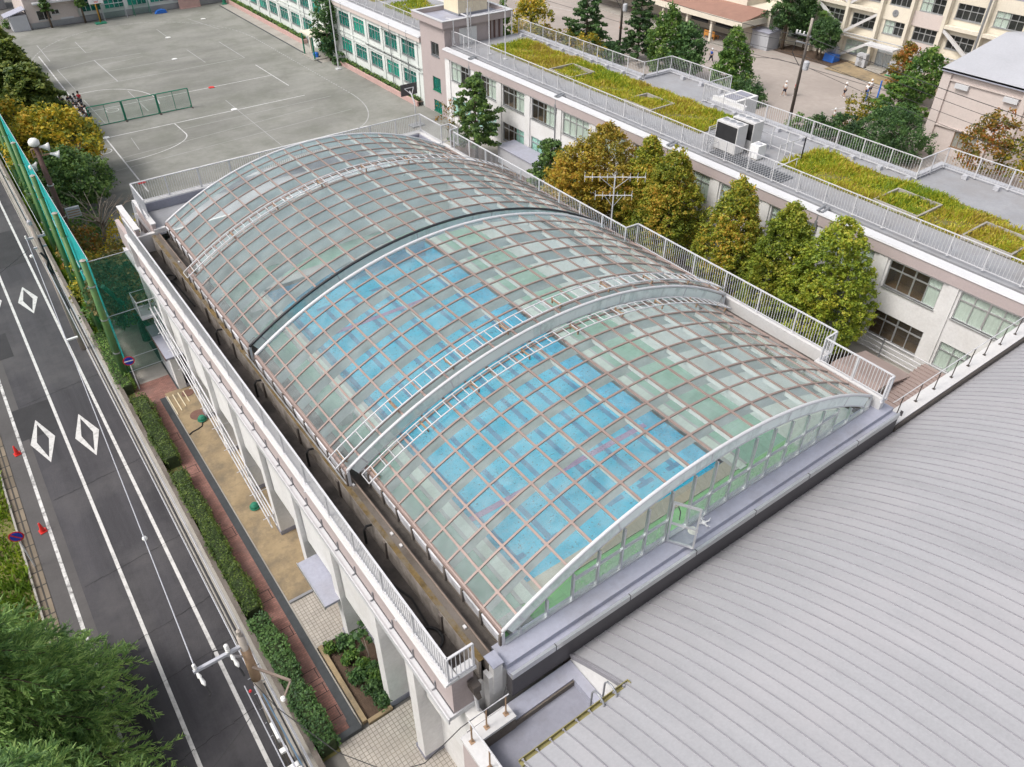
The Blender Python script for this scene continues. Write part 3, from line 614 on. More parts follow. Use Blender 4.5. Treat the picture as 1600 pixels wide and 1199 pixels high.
# maintenance ladders lying over the sections
def ladder(lab, R, y0, y1, parent, B, brk='pole_wood'):
    half = math.asin((CX - 6.15) / R) if R > 17.3 else SPAN + .015
    t = thing('roof_ladder', lab, 'ladder', (CX, (y0+y1)/2, 9), group='curved white ladders over the glass roof'); c = (CX, (y0+y1)/2, 9)
    N = 64
    for y in (y0, y1): MB().tube([(arcp(R, -half + 2*half*q/N)[0], y, arcp(R, -half + 2*half*q/N)[1]) for q in range(N+1)], .027, 6).local(c).build('side_rail', 'rail_paint', t, True)
    n = 46; r0 = MB().bar((0, y0 - c[1], 0), (0, y1 - c[1], 0), .025).build('rung', 'rail_paint', t)
    for q in range(n + 1):
        x, z = arcp(R, -half + 2*half*q/n); r_ = r0 if q == 0 else r0.copy()
        if q: COL.objects.link(r_)
        r_.location = (x - c[0], 0, z - c[2])
    for q in range(9):
        mb = MB()
        a = -half*.96 + 2*half*.96*q/8; (xa, za), (xb, zb) = arcp(R - .22, a), arcp(R + .02, a); mb.bar((xa, y0 + .05, za), (xb, y0 + .05, zb), .05); mb.bar((xa, y1 - .05, za), (xb, y1 - .05, zb), .05); mb.bar((arcp(R-.06, a)[0], y0, arcp(R-.06, a)[1]), (arcp(R-.06, a)[0], y1, arcp(R-.06, a)[1]), .07, .03)
        mb.local(c).build('bracket', brk, t)
    return t
ladder('upper of the two near white ladders, above the pale glass band', 17.6 + .22, 18.62, 19.22, tB, BB)
ladder('white ladder lying low at the foot of the pale glass band', 17.04 + .2, 17.55, 18.08, tA, BA)
ladder('white ladder arching over the far half of the glass roof', 17.6 + .2, 34.2, 34.8, tC, BC)
# end window wall below the near fascia, with one door standing open
ew = thing('end_window_wall', 'arched window wall at the near end of the glass roof, green mats showing through', 'window wall', (CX, 10.2, 8.36)); cE = (CX, 10.2, 8.36)
yw = 10.2
xs = [7.75 + .97 * k for k in range(18)] ; xs = [x for x in xs if x < 24.3]
top = lambda x: CZ + math.sqrt((17.04 - .52) ** 2 - (x - CX) ** 2)
mb = MB()
for x in xs:
    if top(x) > 8.5: mb.box(x - .035, x + .035, yw - .05, yw + .05, 8.36, top(x))
mb.box(7.2, 24.66, yw - .06, yw + .06, 8.362, 8.44)
mb.local(cE).build('post', 'alu', ew)
mb = MB()
for xa, xb in zip(xs[:-1], xs[1:]):
    if min(top(xa), top(xb)) > 9.5 and not (13.9 < (xa + xb) / 2 < 14.6): mb.box(xa + .035, xb - .035, yw - .04, yw + .04, 9.32, 9.39)
mb.local(cE).build('transom', 'alu', ew)
mb = MB(); di = None
for i, (xa, xb) in enumerate(zip([7.3] + xs, xs + [24.5])):
    if 13.9 < (xa + xb) / 2 < 14.7: di = (xa, xb)
    za, zb = max(8.46, top(xa)), max(8.46, top(xb)); z0 = 8.44 if di != (xa, xb) else 10.3
    if z0 < 9 and min(za, zb) > 9.45:
        MB().quad((xa + .03, yw, z0), (xb - .03, yw, z0), (xb - .03, yw, 9.33), (xa + .03, yw, 9.33)).local(cE).build('lower_pane', 'dirty_glass', ew); z0 = 9.38
    MB().quad((xa + .03, yw, z0), (xb - .03, yw, z0), (xb - .03, yw, zb), (xa + .03, yw, za)).local(cE).build('pane', 'wall_glass', ew)
dx0, dx1 = di
dr = bpy.data.objects.new('door', None); COL.objects.link(dr)
mb = MB(); w = dx1 - dx0 - .08
mb.box(0, .06, -.03, .03, 0, 1.86).box(w - .06, w, -.03, .03, 0, 1.86).box(.06, w - .06, -.03, .03, 0, .08).box(.06, w - .06, -.03, .03, 1.78, 1.86).box(.06, w - .06, -.028, .028, .86, .93)
bpy.data.objects.remove(dr)
dr = mb.build('door', 'alu', ew); dr.location = (dx0 + .04 - CX, -.06, .03); dr.rotation_euler = (0, 0, R_(-58))
MB().quad((.06, 0, .08), (w - .06, 0, .08), (w - .06, 0, .86), (.06, 0, .86)).quad((.06, 0, .93), (w - .06, 0, .93), (w - .06, 0, 1.78), (.06, 0, 1.78)).build('pane', 'wall_glass', dr)
MB().tube([(.18, .05, 1.62), (.26, .08, 1.4), (.27, .07, 1.05)], .02, 6).build('closer_arm', 'black_matte', dr)
# small things on the near slab
def drone():
    t = thing('drone', 'small white quadcopter drone on the grey slab by the open glass door', 'drone', (15.12, 9.92, 8.36), .5)
    b = MB(); b.lathe([(.02, .04), (.075, .06), (.085, .10), (.05, .145), (.01, .15)], n=14); b.build('body', 'cloth_white', t, True)
    for a in range(4):
        q = R_(45 + 90*a); MB().tube([(.05*math.cos(q), .05*math.sin(q), .10), (.19*math.cos(q), .19*math.sin(q), .115)], [.03, .018], 8).tube([(.19*math.cos(q), .19*math.sin(q), .09), (.19*math.cos(q), .19*math.sin(q), .15)], .024, 8).build('arm', 'cloth_white', t, True)
        MB().bar((.19*math.cos(q) - .11*math.cos(q+.6), .19*math.sin(q) - .11*math.sin(q+.6), .156), (.19*math.cos(q) + .11*math.cos(q+.6), .19*math.sin(q) + .11*math.sin(q+.6), .156), .022, .004).build('propeller', 'cloth_white', t)
    for s in (-1, 1): MB().tube([(-.05, s*.04, .07), (-.06, s*.09, .01), (.06, s*.09, .01), (.05, s*.04, .07)], .007, 6).build('landing_leg', 'cloth_white', t)
drone()
h = thing('helmet', 'pale helmet lying on the slab behind the open glass door', 'helmet', (14.62, 9.93, 8.36))
MB().lathe([(.13, 0), (.135, .03), (.125, .09), (.085, .14), (.03, .16), (0, .162)], n=16).build('shell', 'helmet', h, True); MB().lathe([(.165, .0), (.165, .014), (.12, .02)], n=16).build('brim', 'helmet', h)
# hoses lying in the trench
tag(MB().tube([(5.55 + .35*math.cos(q*.5)*(1-.004*q) + .25, 12.0 + .42*math.sin(q*.5), 7.66 + .004*(q % 13)) for q in range(44)] + [(5.95, 12.4, 7.66), (6.05, 13.6, 7.65), (5.6, 15.2, 7.65), (5.55, 17.0, 7.65)], .035, 7).build('hose', 'black_hose'), 'black hose coiled in the stained trench at the near corner of the roof', 'hose')
tag(MB().tube([(5.9 + .3*math.cos(q*.5), 37.5 + .36*math.sin(q*.5), 7.66 + .004*(q % 13)) for q in range(36)] + [(6.0, 36.6, 7.65), (6.1, 34.2, 7.65)], .035, 7).build('hose', 'black_hose'), 'black hose coiled at the far end of the roof trench', 'hose')

# ------------------------------------------------------------------ railings
def railing(label, pts, z0, z1, name='railing', sp=.13, post=1.85, mat='rail_paint', group=None, bw=.018, low=.06, braces=0):
    c = Vector((sum(p[0] for p in pts)/len(pts), sum(p[1] for p in pts)/len(pts), z0))
    t = thing(name, label, 'railing', c, group=group)
    rails, bars = MB(), MB()
    for (xa, ya), (xb, yb) in zip(pts[:-1], pts[1:]):
        a, b = Vector((xa, ya, 0)), Vector((xb, yb, 0)); L = (b - a).length; u = (b - a) / L
        rails.bar(a + Vector((0,0,z1)), b + Vector((0,0,z1)), .065, .045); rails.bar(a + Vector((0,0,z0+low)), b + Vector((0,0,z0+low)), .04, .035)
        n = max(1, round(L / sp))
        for k in range(1, n):
            p = a + u * (L * k / n); bars.box(p.x - bw/2, p.x + bw/2, p.y - bw/2, p.y + bw/2, z0 + low, z1 - .02)
        m = max(1, round(L / post))
        for k in range(0 if (xa, ya) == tuple(pts[0]) else 1, m + 1):
            p = a + u * (L * k / m); pm = MB().box(p.x - .03, p.x + .03, p.y - .03, p.y + .03, z0, z1 - .02).box(p.x - .06, p.x + .06, p.y - .06, p.y + .06, z0, z0 + .02)
            if braces:
                nx, ny = -u.y * braces, u.x * braces; pm.bar((p.x + nx*.45, p.y + ny*.45, z0), (p.x, p.y, z0 + .7), .035)
            pm.local(c).build('post', mat, t)
    rails.local(c).build('rail', mat, t); o = bars.local(c).build('balusters', mat, t)
    if len(bars.f) > 600: o['kind'] = 'stuff'
    return t
RG = 'white railings round the pool roof'
railing('long white railing on the parapet above the brick path', [(5.12, 40.5), (5.12, 9.86), (5.92, 9.86)], 8.93, 10.0, group=RG)
railing('white railing along the far edge of the pool roof, before the sports ground', [(6.56, 42.0), (6.56, 44.5), (25.0, 44.5), (25.0, 41.85), (25.65, 41.85), (25.65, 40.9), (25.1, 40.9)], 8.87, 10.0, group=RG)
railing('white railing on the school side of the pool roof, between the gate and the jog', [(25.08, 40.5), (25.08, 24.65), (25.86, 24.6), (25.86, 12.92), (25.1, 12.9), (25.1, 9.86), (24.8, 9.86)], 8.87, 10.0, group=RG)
# ------------------------------------------------------------------ arched gym roof and its annex
gym = thing('gymnasium', 'broad arched grey metal roof with closely spaced seams over the gymnasium', 'building', (30, -2.7, 0)); cG = (30, -2.7, 0)
GR, GYC, GZC = 21.0, -2.7, -10.0
gz = lambda y: GZC + math.sqrt(GR**2 - (y - GYC)**2)
a0 = math.asin((9.34 - GYC) / GR); a1 = math.asin((7.1 - GYC) / GR)
def strip(mb, x0, x1, aa, ab, n=40, lift=0, mi=0):
    for q in range(n):
        a, b = aa + (ab - aa)*q/n, aa + (ab - aa)*(q+1)/n
        pa = (GYC + (GR+lift)*math.sin(a), GZC + (GR+lift)*math.cos(a)); pb = (GYC + (GR+lift)*math.sin(b), GZC + (GR+lift)*math.cos(b))
        mb.quad((x0, pa[0], pa[1]), (x1, pa[0], pa[1]), (x1, pb[0], pb[1]), (x0, pb[0], pb[1]), mi)
mb = MB(); strip(mb, 9.0, 70, a0, -a0, 60); strip(mb, 5.55, 9.0, a1, -a0, 56)
rf = mb.local(cG).build('roof', 'gym_roof', gym, True)
mb = MB(); x = 5.6
while x < 70:
    aa = a0 + .004 if x > 9.0 else a1 + .004
    for q in range(40):
        a, b = aa + (-a0 - aa)*q/40, aa + (-a0 - aa)*(q+1)/40
        for w, l0, l1 in ((.011, 0, .028),):
            P4 = [(x + s*w, GYC + (GR+l)*math.sin(t), GZC + (GR+l)*math.cos(t)) for t in (a, b) for s, l in ((-1.6, l0), (-1, l1), (1, l1), (1.6, l0))]
            mb.add(P4, [(0,4,5,1), (1,5,6,2), (2,6,7,3)])
    (ya, za) = (GYC + (GR+.002)*math.sin(aa), GZC + (GR+.002)*math.cos(aa)); mb.box(x - .03, x + .03, ya, ya + .05, za - .02, za + .03)
    x += .4355
sm = mb.local(cG).build('seams', 'gym_seam', rf); sm['kind'] = 'stuff'
mb = MB().box(9.02, 70, -14.4, 8.8, 0, 7.0).box(5.6, 9.0, -14.4, 6.95, 0, 6.9); mb.local(cG).build('wall', 'wall_white', gym)
mb = MB()
ys_ = np.linspace(7.1, 9.3, 9)
for ya, yb in zip(ys_[:-1], ys_[1:]): mb.quad((9.0, ya, 6.3), (9.0, yb, 6.3), (9.0, yb, gz(yb) - .03), (9.0, ya, gz(ya) - .03))
mb.local(cG).build('gable_wall', 'wall_white', gym)
mb = MB()
for ya, yb in zip(ys_[:-1], ys_[1:]): mb.bar((9.0, ya, gz(ya) - .05), (9.0, yb, gz(yb) - .05), .06, .16)
mb.local(cG).build('verge_trim', 'gym_seam', gym)
zg = gz(7.1)
mb = MB().box(5.5, 9.2, 7.1, 7.22, zg - .12, zg - .1).box(5.5, 9.2, 7.22, 7.24, zg - .12, zg + .02).box(5.5, 9.2, 7.07, 7.1, zg - .14, zg - .02).box(9.18, 9.2, 7.1, 7.22, zg - .1, zg + .02)
mb.local(cG).build('gutter', 'olive_gutter', gym)
for x in (8.15, 8.6):
    MB().tube([(x, 7.5, 6.85), (x, 7.5, 8.6), (x, 7.42, 8.8), (x, 7.25, 8.84), (x, 7.08, 8.75), (x, 6.95, 8.5)], .03, 7).local(cG).build('ladder_hoop', 'steel_grey', gym, True)
MB().box(8.8, 70, 9.36, 9.5, 6.9, 7.1).local(cG).build('eaves_gutter', 'steel_dark', gym)
MB().box(25.7, 70, 9.5, 9.95, 0, 7.42).local(cG).build('side_wall', 'wall_white', gym); MB().box(25.66, 70, 9.42, 10.0, 7.42, 7.52).local(cG).build('coping', 'white_paint', gym); MB().box(25.7, 70, 9.33, 9.41, 7.1, 7.46).local(cG).build('eaves_fascia', 'steel_dark', gym)
t = thing('railing', 'thin steel handrail on the white ledge between the gym roof and the school', 'railing', (30, 9.75, 7.52))
MB().tube([(-4.1, .1, .78), (-4.1, .0, .95), (28, .0, .95)], .022, 6).build('rail', 'rail_paint', t)
for k in range(24): MB().tube([(-3.6 + 1.35*k, 0, 0), (-3.6 + 1.35*k, 0, .94)], .022, 6).box(-3.66 + 1.35*k, -3.54 + 1.35*k, -.06, .06, 0, .015).build('post', 'steel_dark', t)
ax = thing('annex', 'low white annex with a sunken grey flat roof beside the gym gutter', 'building', (6.5, 8.5, 0)); cX = (6.5, 8.5, 0)
A_ = lambda mb, n, m: mb.local(cX).build(n, m, ax)
A_(MB().box(4.95, 5.25, 2.0, 9.05, 0, 7.3), 'wall', 'wall_pink'); A_(MB().box(5.25, 9.0, 9.3, 9.32, 0, 7.0), 'back_wall', 'wall_white')
A_(MB().box(4.9, 5.38, 2.0, 9.08, 7.3, 7.42).box(5.38, 6.5, 8.68, 9.1, 7.3, 7.416), 'coping', 'white_paint')
A_(MB().box(5.38, 6.5, 8.74, 9.05, 6.4, 7.3), 'parapet', 'wall_white')
A_(MB().sheet(5.25, 9.0, 2.0, 9.3, 6.72), 'flat_roof', 'membrane_dark')
A_(MB().box(6.5, 8.98, 8.78, 9.32, 6.46, 7.0).box(8.66, 8.98, 7.0, 8.78, 6.46, 6.995), 'kerb', 'membrane')
A_(MB().box(6.5, 8.66, 8.72, 8.779, 6.46, 6.94).box(5.38, 6.5, 8.7, 8.739, 6.46, 7.2), 'stained_lining', 'concrete_stained')
t = thing('railing', 'thin handrail on brown posts round the white annex coping', 'railing', (5.1, 8.9, 7.42))
mb = MB(); mb.tube([(1.3, 0, .95), (0, 0, .95), (0, -7, .95)], .02, 6).build('rail', 'rail_paint', t)
for x, y in ((1.2, 0), (.55, 0), (0, -.1), (0, -.95), (0, -1.8), (0, -2.7)): MB().tube([(x, y, 0), (x, y, .94)], .024, 6).box(x-.07, x+.07, y-.07, y+.07, 0, .016).build('post', 'pole_wood', t)
tag(MB().tube([(6.55, 9.2, 8.3), (6.3, 9.0, 8.2), (5.6, 8.95, 8.25), (4.9, 9.0, 8.1), (4.0, 9.6, 6.2), (3.2, 10.2, 5.6), (2.2, 11.6, 5.7), (1.3, 13.6, 6.2), (1.05, 14.6, 6.4)], .014, 5).build('service_cable', 'cable'), 'thin dark service cable sagging from the annex handrail to the utility pole', 'cable')
# ------------------------------------------------------------------ facades with real openings
def facade(parent, c, p0, ang, L, z0, z1, ops, mat, depth=.16, name='wall', room='room_dark'):
    """front of a wall from p0 along direction ang; ops = (u0,u1,z0,z1); outside is to the right of the direction"""
    ux, uy = math.cos(ang), math.sin(ang); nx, ny = uy, -ux
    W3 = lambda u, z, d=0: (p0[0] + ux*u - nx*d - c[0], p0[1] + uy*u - ny*d - c[1], z - c[2])
    us = sorted({0, L, *[o[0] for o in ops], *[o[1] for o in ops]}); zs = sorted({z0, z1, *[o[2] for o in ops], *[o[3] for o in ops]})
    mb = MB()
    for ua, ub in zip(us[:-1], us[1:]):
        for za, zb in zip(zs[:-1], zs[1:]):
            um, zm = (ua+ub)/2, (za+zb)/2
            if any(o[0] < um < o[1] and o[2] < zm < o[3] for o in ops): continue
            mb.quad(W3(ua, za), W3(ub, za), W3(ub, zb), W3(ua, zb))
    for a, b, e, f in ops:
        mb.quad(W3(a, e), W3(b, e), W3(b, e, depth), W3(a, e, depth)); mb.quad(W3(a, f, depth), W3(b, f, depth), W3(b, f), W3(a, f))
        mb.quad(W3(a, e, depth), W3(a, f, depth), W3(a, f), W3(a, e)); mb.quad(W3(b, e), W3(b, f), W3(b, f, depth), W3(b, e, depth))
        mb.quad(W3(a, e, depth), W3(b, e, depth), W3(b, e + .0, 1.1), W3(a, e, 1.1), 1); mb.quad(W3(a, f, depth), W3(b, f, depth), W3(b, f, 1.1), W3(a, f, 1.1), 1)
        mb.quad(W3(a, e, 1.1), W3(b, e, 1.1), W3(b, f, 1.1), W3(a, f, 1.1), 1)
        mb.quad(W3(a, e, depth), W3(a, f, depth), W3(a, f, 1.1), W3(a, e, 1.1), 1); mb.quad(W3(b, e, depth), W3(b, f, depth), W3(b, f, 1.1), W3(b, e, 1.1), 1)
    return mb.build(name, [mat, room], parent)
WCACHE = {}
def window(parent, c, p0, ang, op, cols=4, tz=.7, glass='window_glass', frame='alu', curt=None, cmat='curtain', depth=.12, sill=True):
    """aluminium window: frame, panes as a sub-part, curtain as a sub-part; copies share their meshes"""
    a, b, e, f = op; w, h = round(b - a, 3), round(f - e, 3); key = (w, h, cols, tz, glass, frame, curt, cmat, sill)
    ux, uy = math.cos(ang), math.sin(ang)
    loc = (p0[0] + ux*a - c[0], p0[1] + uy*a - c[1], e - c[2])
    if key not in WCACHE:
        mb = MB(); t = .055
        mb.box(0, t, depth-.05, depth+.03, 0, h).box(w-t, w, depth-.05, depth+.03, 0, h).box(t, w-t, depth-.05, depth+.03, 0, t).box(t, w-t, depth-.05, depth+.03, h-t, h)
        if tz: mb.box(t, w-t, depth-.045, depth+.028, h*tz-.035, h*tz+.035)
        for k in range(1, cols):
            q = .045 if k % 2 == 0 else .025; x = w*k/cols; segs = [(t, h*tz-.035), (h*tz+.035, h-t)] if tz else [(t, h-t)]
            for s0, s1 in segs: mb.box(x-q, x+q, depth-.04, depth+.02, s0, s1)
        if sill: mb.box(-.05, w+.05, -.07, depth-.05, -.07, .0)
        fr = mb.build('window', frame, parent); ch = []
        ch.append(MB().quad((t, depth, t), (w-t, depth, t), (w-t, depth, h-t), (t, depth, h-t)).build('pane', glass, fr))
        for (c0, c1) in (curt or ()):
            mb = MB(); n = max(2, int((c1-c0)*w/.12)); xs_ = np.linspace(t + (w-2*t)*c0, t + (w-2*t)*c1, n+1)
            for k in range(n): mb.quad((xs_[k], depth+.02+.03*(k % 2), .03), (xs_[k+1], depth+.02+.03*((k+1) % 2), .03), (xs_[k+1], depth+.02+.03*((k+1) % 2), h-.05), (xs_[k], depth+.02+.03*(k % 2), h-.05))
            ch.append(mb.build('curtain', cmat, fr))
        WCACHE[key] = fr
    else:
        src = WCACHE[key]; fr = src.copy(); COL.objects.link(fr); fr.parent = parent
        for g in src.children:
            e_ = g.copy(); COL.objects.link(e_); e_.parent = fr
    # local frame: x along the wall, +y into the building
    fr.location = loc; fr.rotation_euler = (0, 0, ang)
    return fr
CURT = [None, ((0, 1),), ((0, .45),), ((.6, 1),), ((0, .2), (.78, 1)), ((.45, 1),), ((0, 1),)]
# ------------------------------------------------------------------ near wing of the school, green roof
S1 = thing('school_wing', 'long two storey school wing with a planted roof behind the yellowing trees', 'building', (45, 33, 0)); c1 = (45, 33, 0)
WX = 40.4; AN = -math.pi/2            # walk the facade from far to near so that outside faces the pool
yA = 66.2; L1 = 66.2 + 14
starts = [61.9 - 4.24*k for k in range(18)]
ops = []
for s in starts:
    for z0, z1 in ((4.16, 5.88), (.92, 2.6)): ops.append((yA - (s + 3.2), yA - s, z0, z1))
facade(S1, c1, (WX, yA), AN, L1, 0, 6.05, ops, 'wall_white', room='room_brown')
rr = random.Random(5)
for i, op in enumerate(ops):
    k, lower = divmod(i, 2)
    cu = CURT[rr.choice([1, 1, 6, 4, 2, 3])]
    if k in (11, ): cu = ((.76, 1),) if not lower else None      # the open-curtained rooms by the biggest tree
    if k in (10, 12, 13): cu = CURT[1]
    window(S1, c1, (WX, yA), AN, op, 4, .7, 'window_glass', 'alu', cu, 'curtain' if k > 4 or not lower else 'curtain_green')
B1 = lambda mb, n, m: mb.local(c1).build(n, m, S1)
for s in starts: B1(MB().box(WX - .10, WX - .002, s + 3.34, s + 3.92, 0, 6.05), 'pilaster', 'wall_white')
for s in starts[1::3]: B1(MB().tube([(WX - .14, s + 4.04, 0), (WX - .14, s + 4.04, 7.0)], .06), 'downpipe', 'steel_grey'); B1(MB().box(WX - .22, WX - .02, s + 3.95, s + 4.13, 5.6, 6.3), 'rain_hopper', 'steel_grey'); B1(MB().tube([(WX - .06, s + 3.9, 6.0), (WX - .08, s + 3.9, 6.9), (WX + .6, s + 3.9, 7.02)], .09, 6).tube([(WX - .06, s + 4.2, 6.0), (WX - .08, s + 4.2, 6.9), (WX + .6, s + 4.2, 7.02)], .09, 6), 'downpipe', 'steel_grey')
B1(MB().box(WX - .18, WX + .3, -14, yA, 6.05, 6.74), 'parapet', 'wall_pink')
B1(MB().prism([(WX - .24, 6.74), (WX - .2, 6.84), (WX + .32, 6.92), (WX + .36, 6.74)], 'y', -14, yA), 'cap', 'alu_white')
B1(MB().box(WX + .3, WX + .66, -14, yA, 6.0, 6.72), 'roof_channel', 'fascia_dark'); B1(MB().box(WX + .46, WX + .54, -14, yA, 6.72, 6.80), 'cable_tray', 'shed_grey')
B1(MB().box(WX + .66, 49.3, -14, yA, 6.0, 6.86), 'roof_deck', 'deck_grey')
B1(MB().box(49.3, 52.4, 41.2, 48.1, 6.0, 6.85), 'roof_deck', 'deck_grey'); B1(MB().box(49.3, 52.4, -14, 22.7, 6.0, 6.85), 'roof_deck', 'deck_grey')
B1(MB().box(49.26, 49.3, -14, yA, 0, 5.99), 'back_wall', 'wall_white')
B1(MB().box(49.35, 49.75, 48.2, yA, 6.2, 7.1).box(49.35, 52.8, 48.12, 48.5, 6.2, 7.1).box(52.4, 52.8, 41.0, 48.12, 6.2, 7.1).box(49.6, 52.4, 40.7, 41.15, 6.2, 7.1).box(49.35, 49.75, 22.8, 40.7, 6.2, 7.1).box(49.75, 52.8, 22.75, 23.1, 6.2, 7.1).box(52.4, 52.8, -14, 22.75, 6.2, 7.1), 'back_parapet', 'roof_white_metal')
B1(MB().box(49.9, 52.6, 38.6, 40.4, 5.4, 7.35).box(49.6, 49.9, 37.4, 40.69, 7.0, 7.4), 'lower_block', 'wall_white'); B1(MB().box(50.2, 52.3, 38.9, 40.1, 7.36, 7.4), 'block_lining', 'membrane_dark')
RS = 'white railings on the school roof'
railing('white railing along the pool-side edge of the planted school roof', [(41.25, 66), (41.25, -14)], 7.0, 8.3, sp=.19, post=2.0, bw=.016, group=RS, braces=1)
railing('white railing along the back edge of the planted school roof, with stepped corners', [(49.1, 66), (49.1, 48.1), (52.28, 48.0), (52.26, 41.25), (49.12, 41.25), (49.15, 22.7), (52.3, 22.65), (52.35, -14)], 6.95, 8.3, sp=.19, post=2.1, bw=.016, group=RS)
mb = MB()
for k in range(38):
    y = 65 - 2.1*k
    if 41 < y < 48: x = 51.9
    elif y < 22.6: x = 51.9
    else: x = 48.75
    B1(MB().box(x - .16, x + .16, y - .16, y + .16, 6.86, 7.12), 'railing_footing', 'roof_white_metal')
# planters and grass on the roof
def bed(pts, h=.12): return pts
beds = [(43.75, 48.3, 48, 63.5), (43.8, 48.3, 36.6, 48), (43.85, 48.2, 16.0, 29.6), (43.85, 47.4, -2, 16)]
mb = MB()
for a, b, y0, y1 in beds: B1(MB().box(a, b, y0, y1, 6.861, 6.90), 'planting_soil', 'bed_moss')
mb = MB()
for a, b, y0, y1 in ((43.8, 46.4, 41.7, 44.8), (43.9, 46.6, 19.4, 22.4), (43.85, 46.6, 13.8, 16.7), (43.9, 46.6, 51.5, 54.5), (43.9, 46.6, 7.6, 10.8)):
    B1(MB().box(a, b, y0, y0+.12, 6.87, 7.16).box(a, b, y1-.12, y1, 6.87, 7.16).box(a, a+.12, y0+.12, y1-.12, 6.87, 7.16).box(b-.12, b, y0+.12, y1-.12, 6.87, 7.16), 'planter_frame', 'concrete')
def blades(regions, n, h0, h1, w, lean, z):
    a = np.array([(r[1]-r[0])*(r[3]-r[2]) for r in regions], float); pick = RNG.choice(len(regions), n, p=a/a.sum()); rg = np.array(regions)[pick]
    x = rg[:,0] + (rg[:,1]-rg[:,0])*RNG.random(n); y = rg[:,2] + (rg[:,3]-rg[:,2])*RNG.random(n)
    pt = .5 + .28*np.sin(x*1.9 + 1.3*np.sin(y*.8)) + .28*np.sin(y*.9 + 2*np.sin(x*.7)) + .25*np.sin(y*2.3 + x*1.7)
    keep = RNG.random(n) < np.clip(pt + .45, .25, 1); x, y, pt = x[keep], y[keep], pt[keep]; n = len(x)
    h = (h0 + (h1-h0)*RNG.random(n)) * np.clip(.5 + pt*.8, .35, 1.5); th = RNG.random(n)*math.pi*2; l = lean*h*RNG.random(n); th2 = RNG.random(n)*math.pi*2
    dx, dy = np.cos(th)*w, np.sin(th)*w; tx, ty = x + np.cos(th2)*l, y + np.sin(th2)*l
    v = np.empty((n, 4, 3)); v[:,0] = np.c_[x-dx, y-dy, np.full(n, z)]; v[:,1] = np.c_[x+dx, y+dy, np.full(n, z)]; v[:,2] = np.c_[tx+dx*.45, ty+dy*.45, z+h]; v[:,3] = np.c_[tx-dx*.45, ty-dy*.45, z+h*.96]
    return v.reshape(-1, 3)
def quads_obj(name, v, mat, loc=(0,0,0), parent=None):
    v = v - np.array(loc) if not parent else v
    n = len(v)//4; me = bpy.data.meshes.new(name); me.vertices.add(len(v)); me.vertices.foreach_set('co', v.astype(np.float32).ravel())
    me.loops.add(n*4); me.polygons.add(n); me.loops.foreach_set('vertex_index', np.arange(n*4, dtype=np.int32)); me.polygons.foreach_set('loop_start', np.arange(0, n*4, 4, dtype=np.int32)); me.polygons.foreach_set('loop_total', np.full(n, 4, dtype=np.int32))
    me.materials.append(MAT[mat]); me.update(); me.validate(); o = bpy.data.objects.new(name, me); COL.objects.link(o); o.location = loc
    if parent: o.parent = parent
    return o
gr = stuff(tag(quads_obj('roof_grass', blades(beds, 70000, .06, .34, .038, 1.1, 6.9), 'roof_grass'), 'yellow green grass and weeds growing over the school roof beds', 'grass'))
# rooftop machines inside a slatted screen
def condenser(lab, x, y):
    t = thing('condenser', lab, 'air conditioner', (x, y, 6.86), 0, 'rooftop condensers behind the slatted screen')
    MB().box(-.5, .5, -.95, .95, .15, 2.05).build('casing', 'white_paint', t)
    MB().box(-.52, -.5, -.88, .88, .85, 1.95).build('coil', 'black_matte', t)
    mb = MB()
    for k in range(3): mb.lathe([(.24, 2.05), (.25, 2.11), (.22, 2.12)], (0, -.6 + .6*k, 0), 20)
    mb.build('fan_rings', 'shed_grey', t); mb = MB()
    for k in range(3): mb.lathe([(.2, 2.06), (.2, 2.07), (0, 2.07)], (0, -.6 + .6*k, .052), 20)
    mb.build('fan_opening', 'steel_grey', t)
    MB().box(-.45, .45, -.9, -.7, 0, .15).box(-.45, .45, .7, .9, 0, .15).build('feet', 'concrete', t)
condenser('nearer tall white rooftop condenser with a black coil face', 43.0, 33.2); condenser('rear tall white rooftop condenser, half hidden by the nearer one', 44.4, 33.0)
t = thing('condenser', 'small round topped white tank unit standing beside the two rooftop condensers', 'air conditioner', (43.6, 31.2, 6.86)); MB().box(-.4, .4, -.36, .36, .1, 1.0).build('casing', 'cloth_white', t); MB().lathe([(.24, 1.0), (.24, 1.05), (0, 1.06)], n=18).build('fan_ring', 'shed_grey', t); MB().box(-.36, .36, -.3, .3, 0, .1).build('feet', 'concrete', t)
t = thing('machine_screen', 'white slatted screen fence round the rooftop condensers', 'fence', (43.8, 32.5, 6.86))
def slat_run(a, b, zs):
    mb = MB(); [mb.bar((a[0], a[1], z), (b[0], b[1], z), .03, .05) for z in zs]; mb.build('slats', 'rail_paint', t)
    L = math.hypot(b[0]-a[0], b[1]-a[1]); n = max(1, round(L/1.3))
    for k in range(n+1): MB().box(a[0]+(b[0]-a[0])*k/n-.03, a[0]+(b[0]-a[0])*k/n+.03, a[1]+(b[1]-a[1])*k/n-.03, a[1]+(b[1]-a[1])*k/n+.03, 0, max(zs)+.03).build('post', 'rail_paint', t)
Zs = [.2 + .16*k for k in range(10)]
slat_run((-1.9, 1.7), (1.8, 1.8), Zs); slat_run((1.8, 1.8), (1.9, -3.4), [1.64, 1.0, .3]); slat_run((-.6, -3.3), (1.9, -3.4), [1.64, .2])
t = thing('machine_platform', 'grey steel floor frame and low handrail in front of the rooftop condensers', 'platform', (42.2, 31, 6.88))
mb = MB()
for k in range(26): mb.box(-.7, .8, 2.6 - .24*k, 2.68 - .24*k, .0, .1)
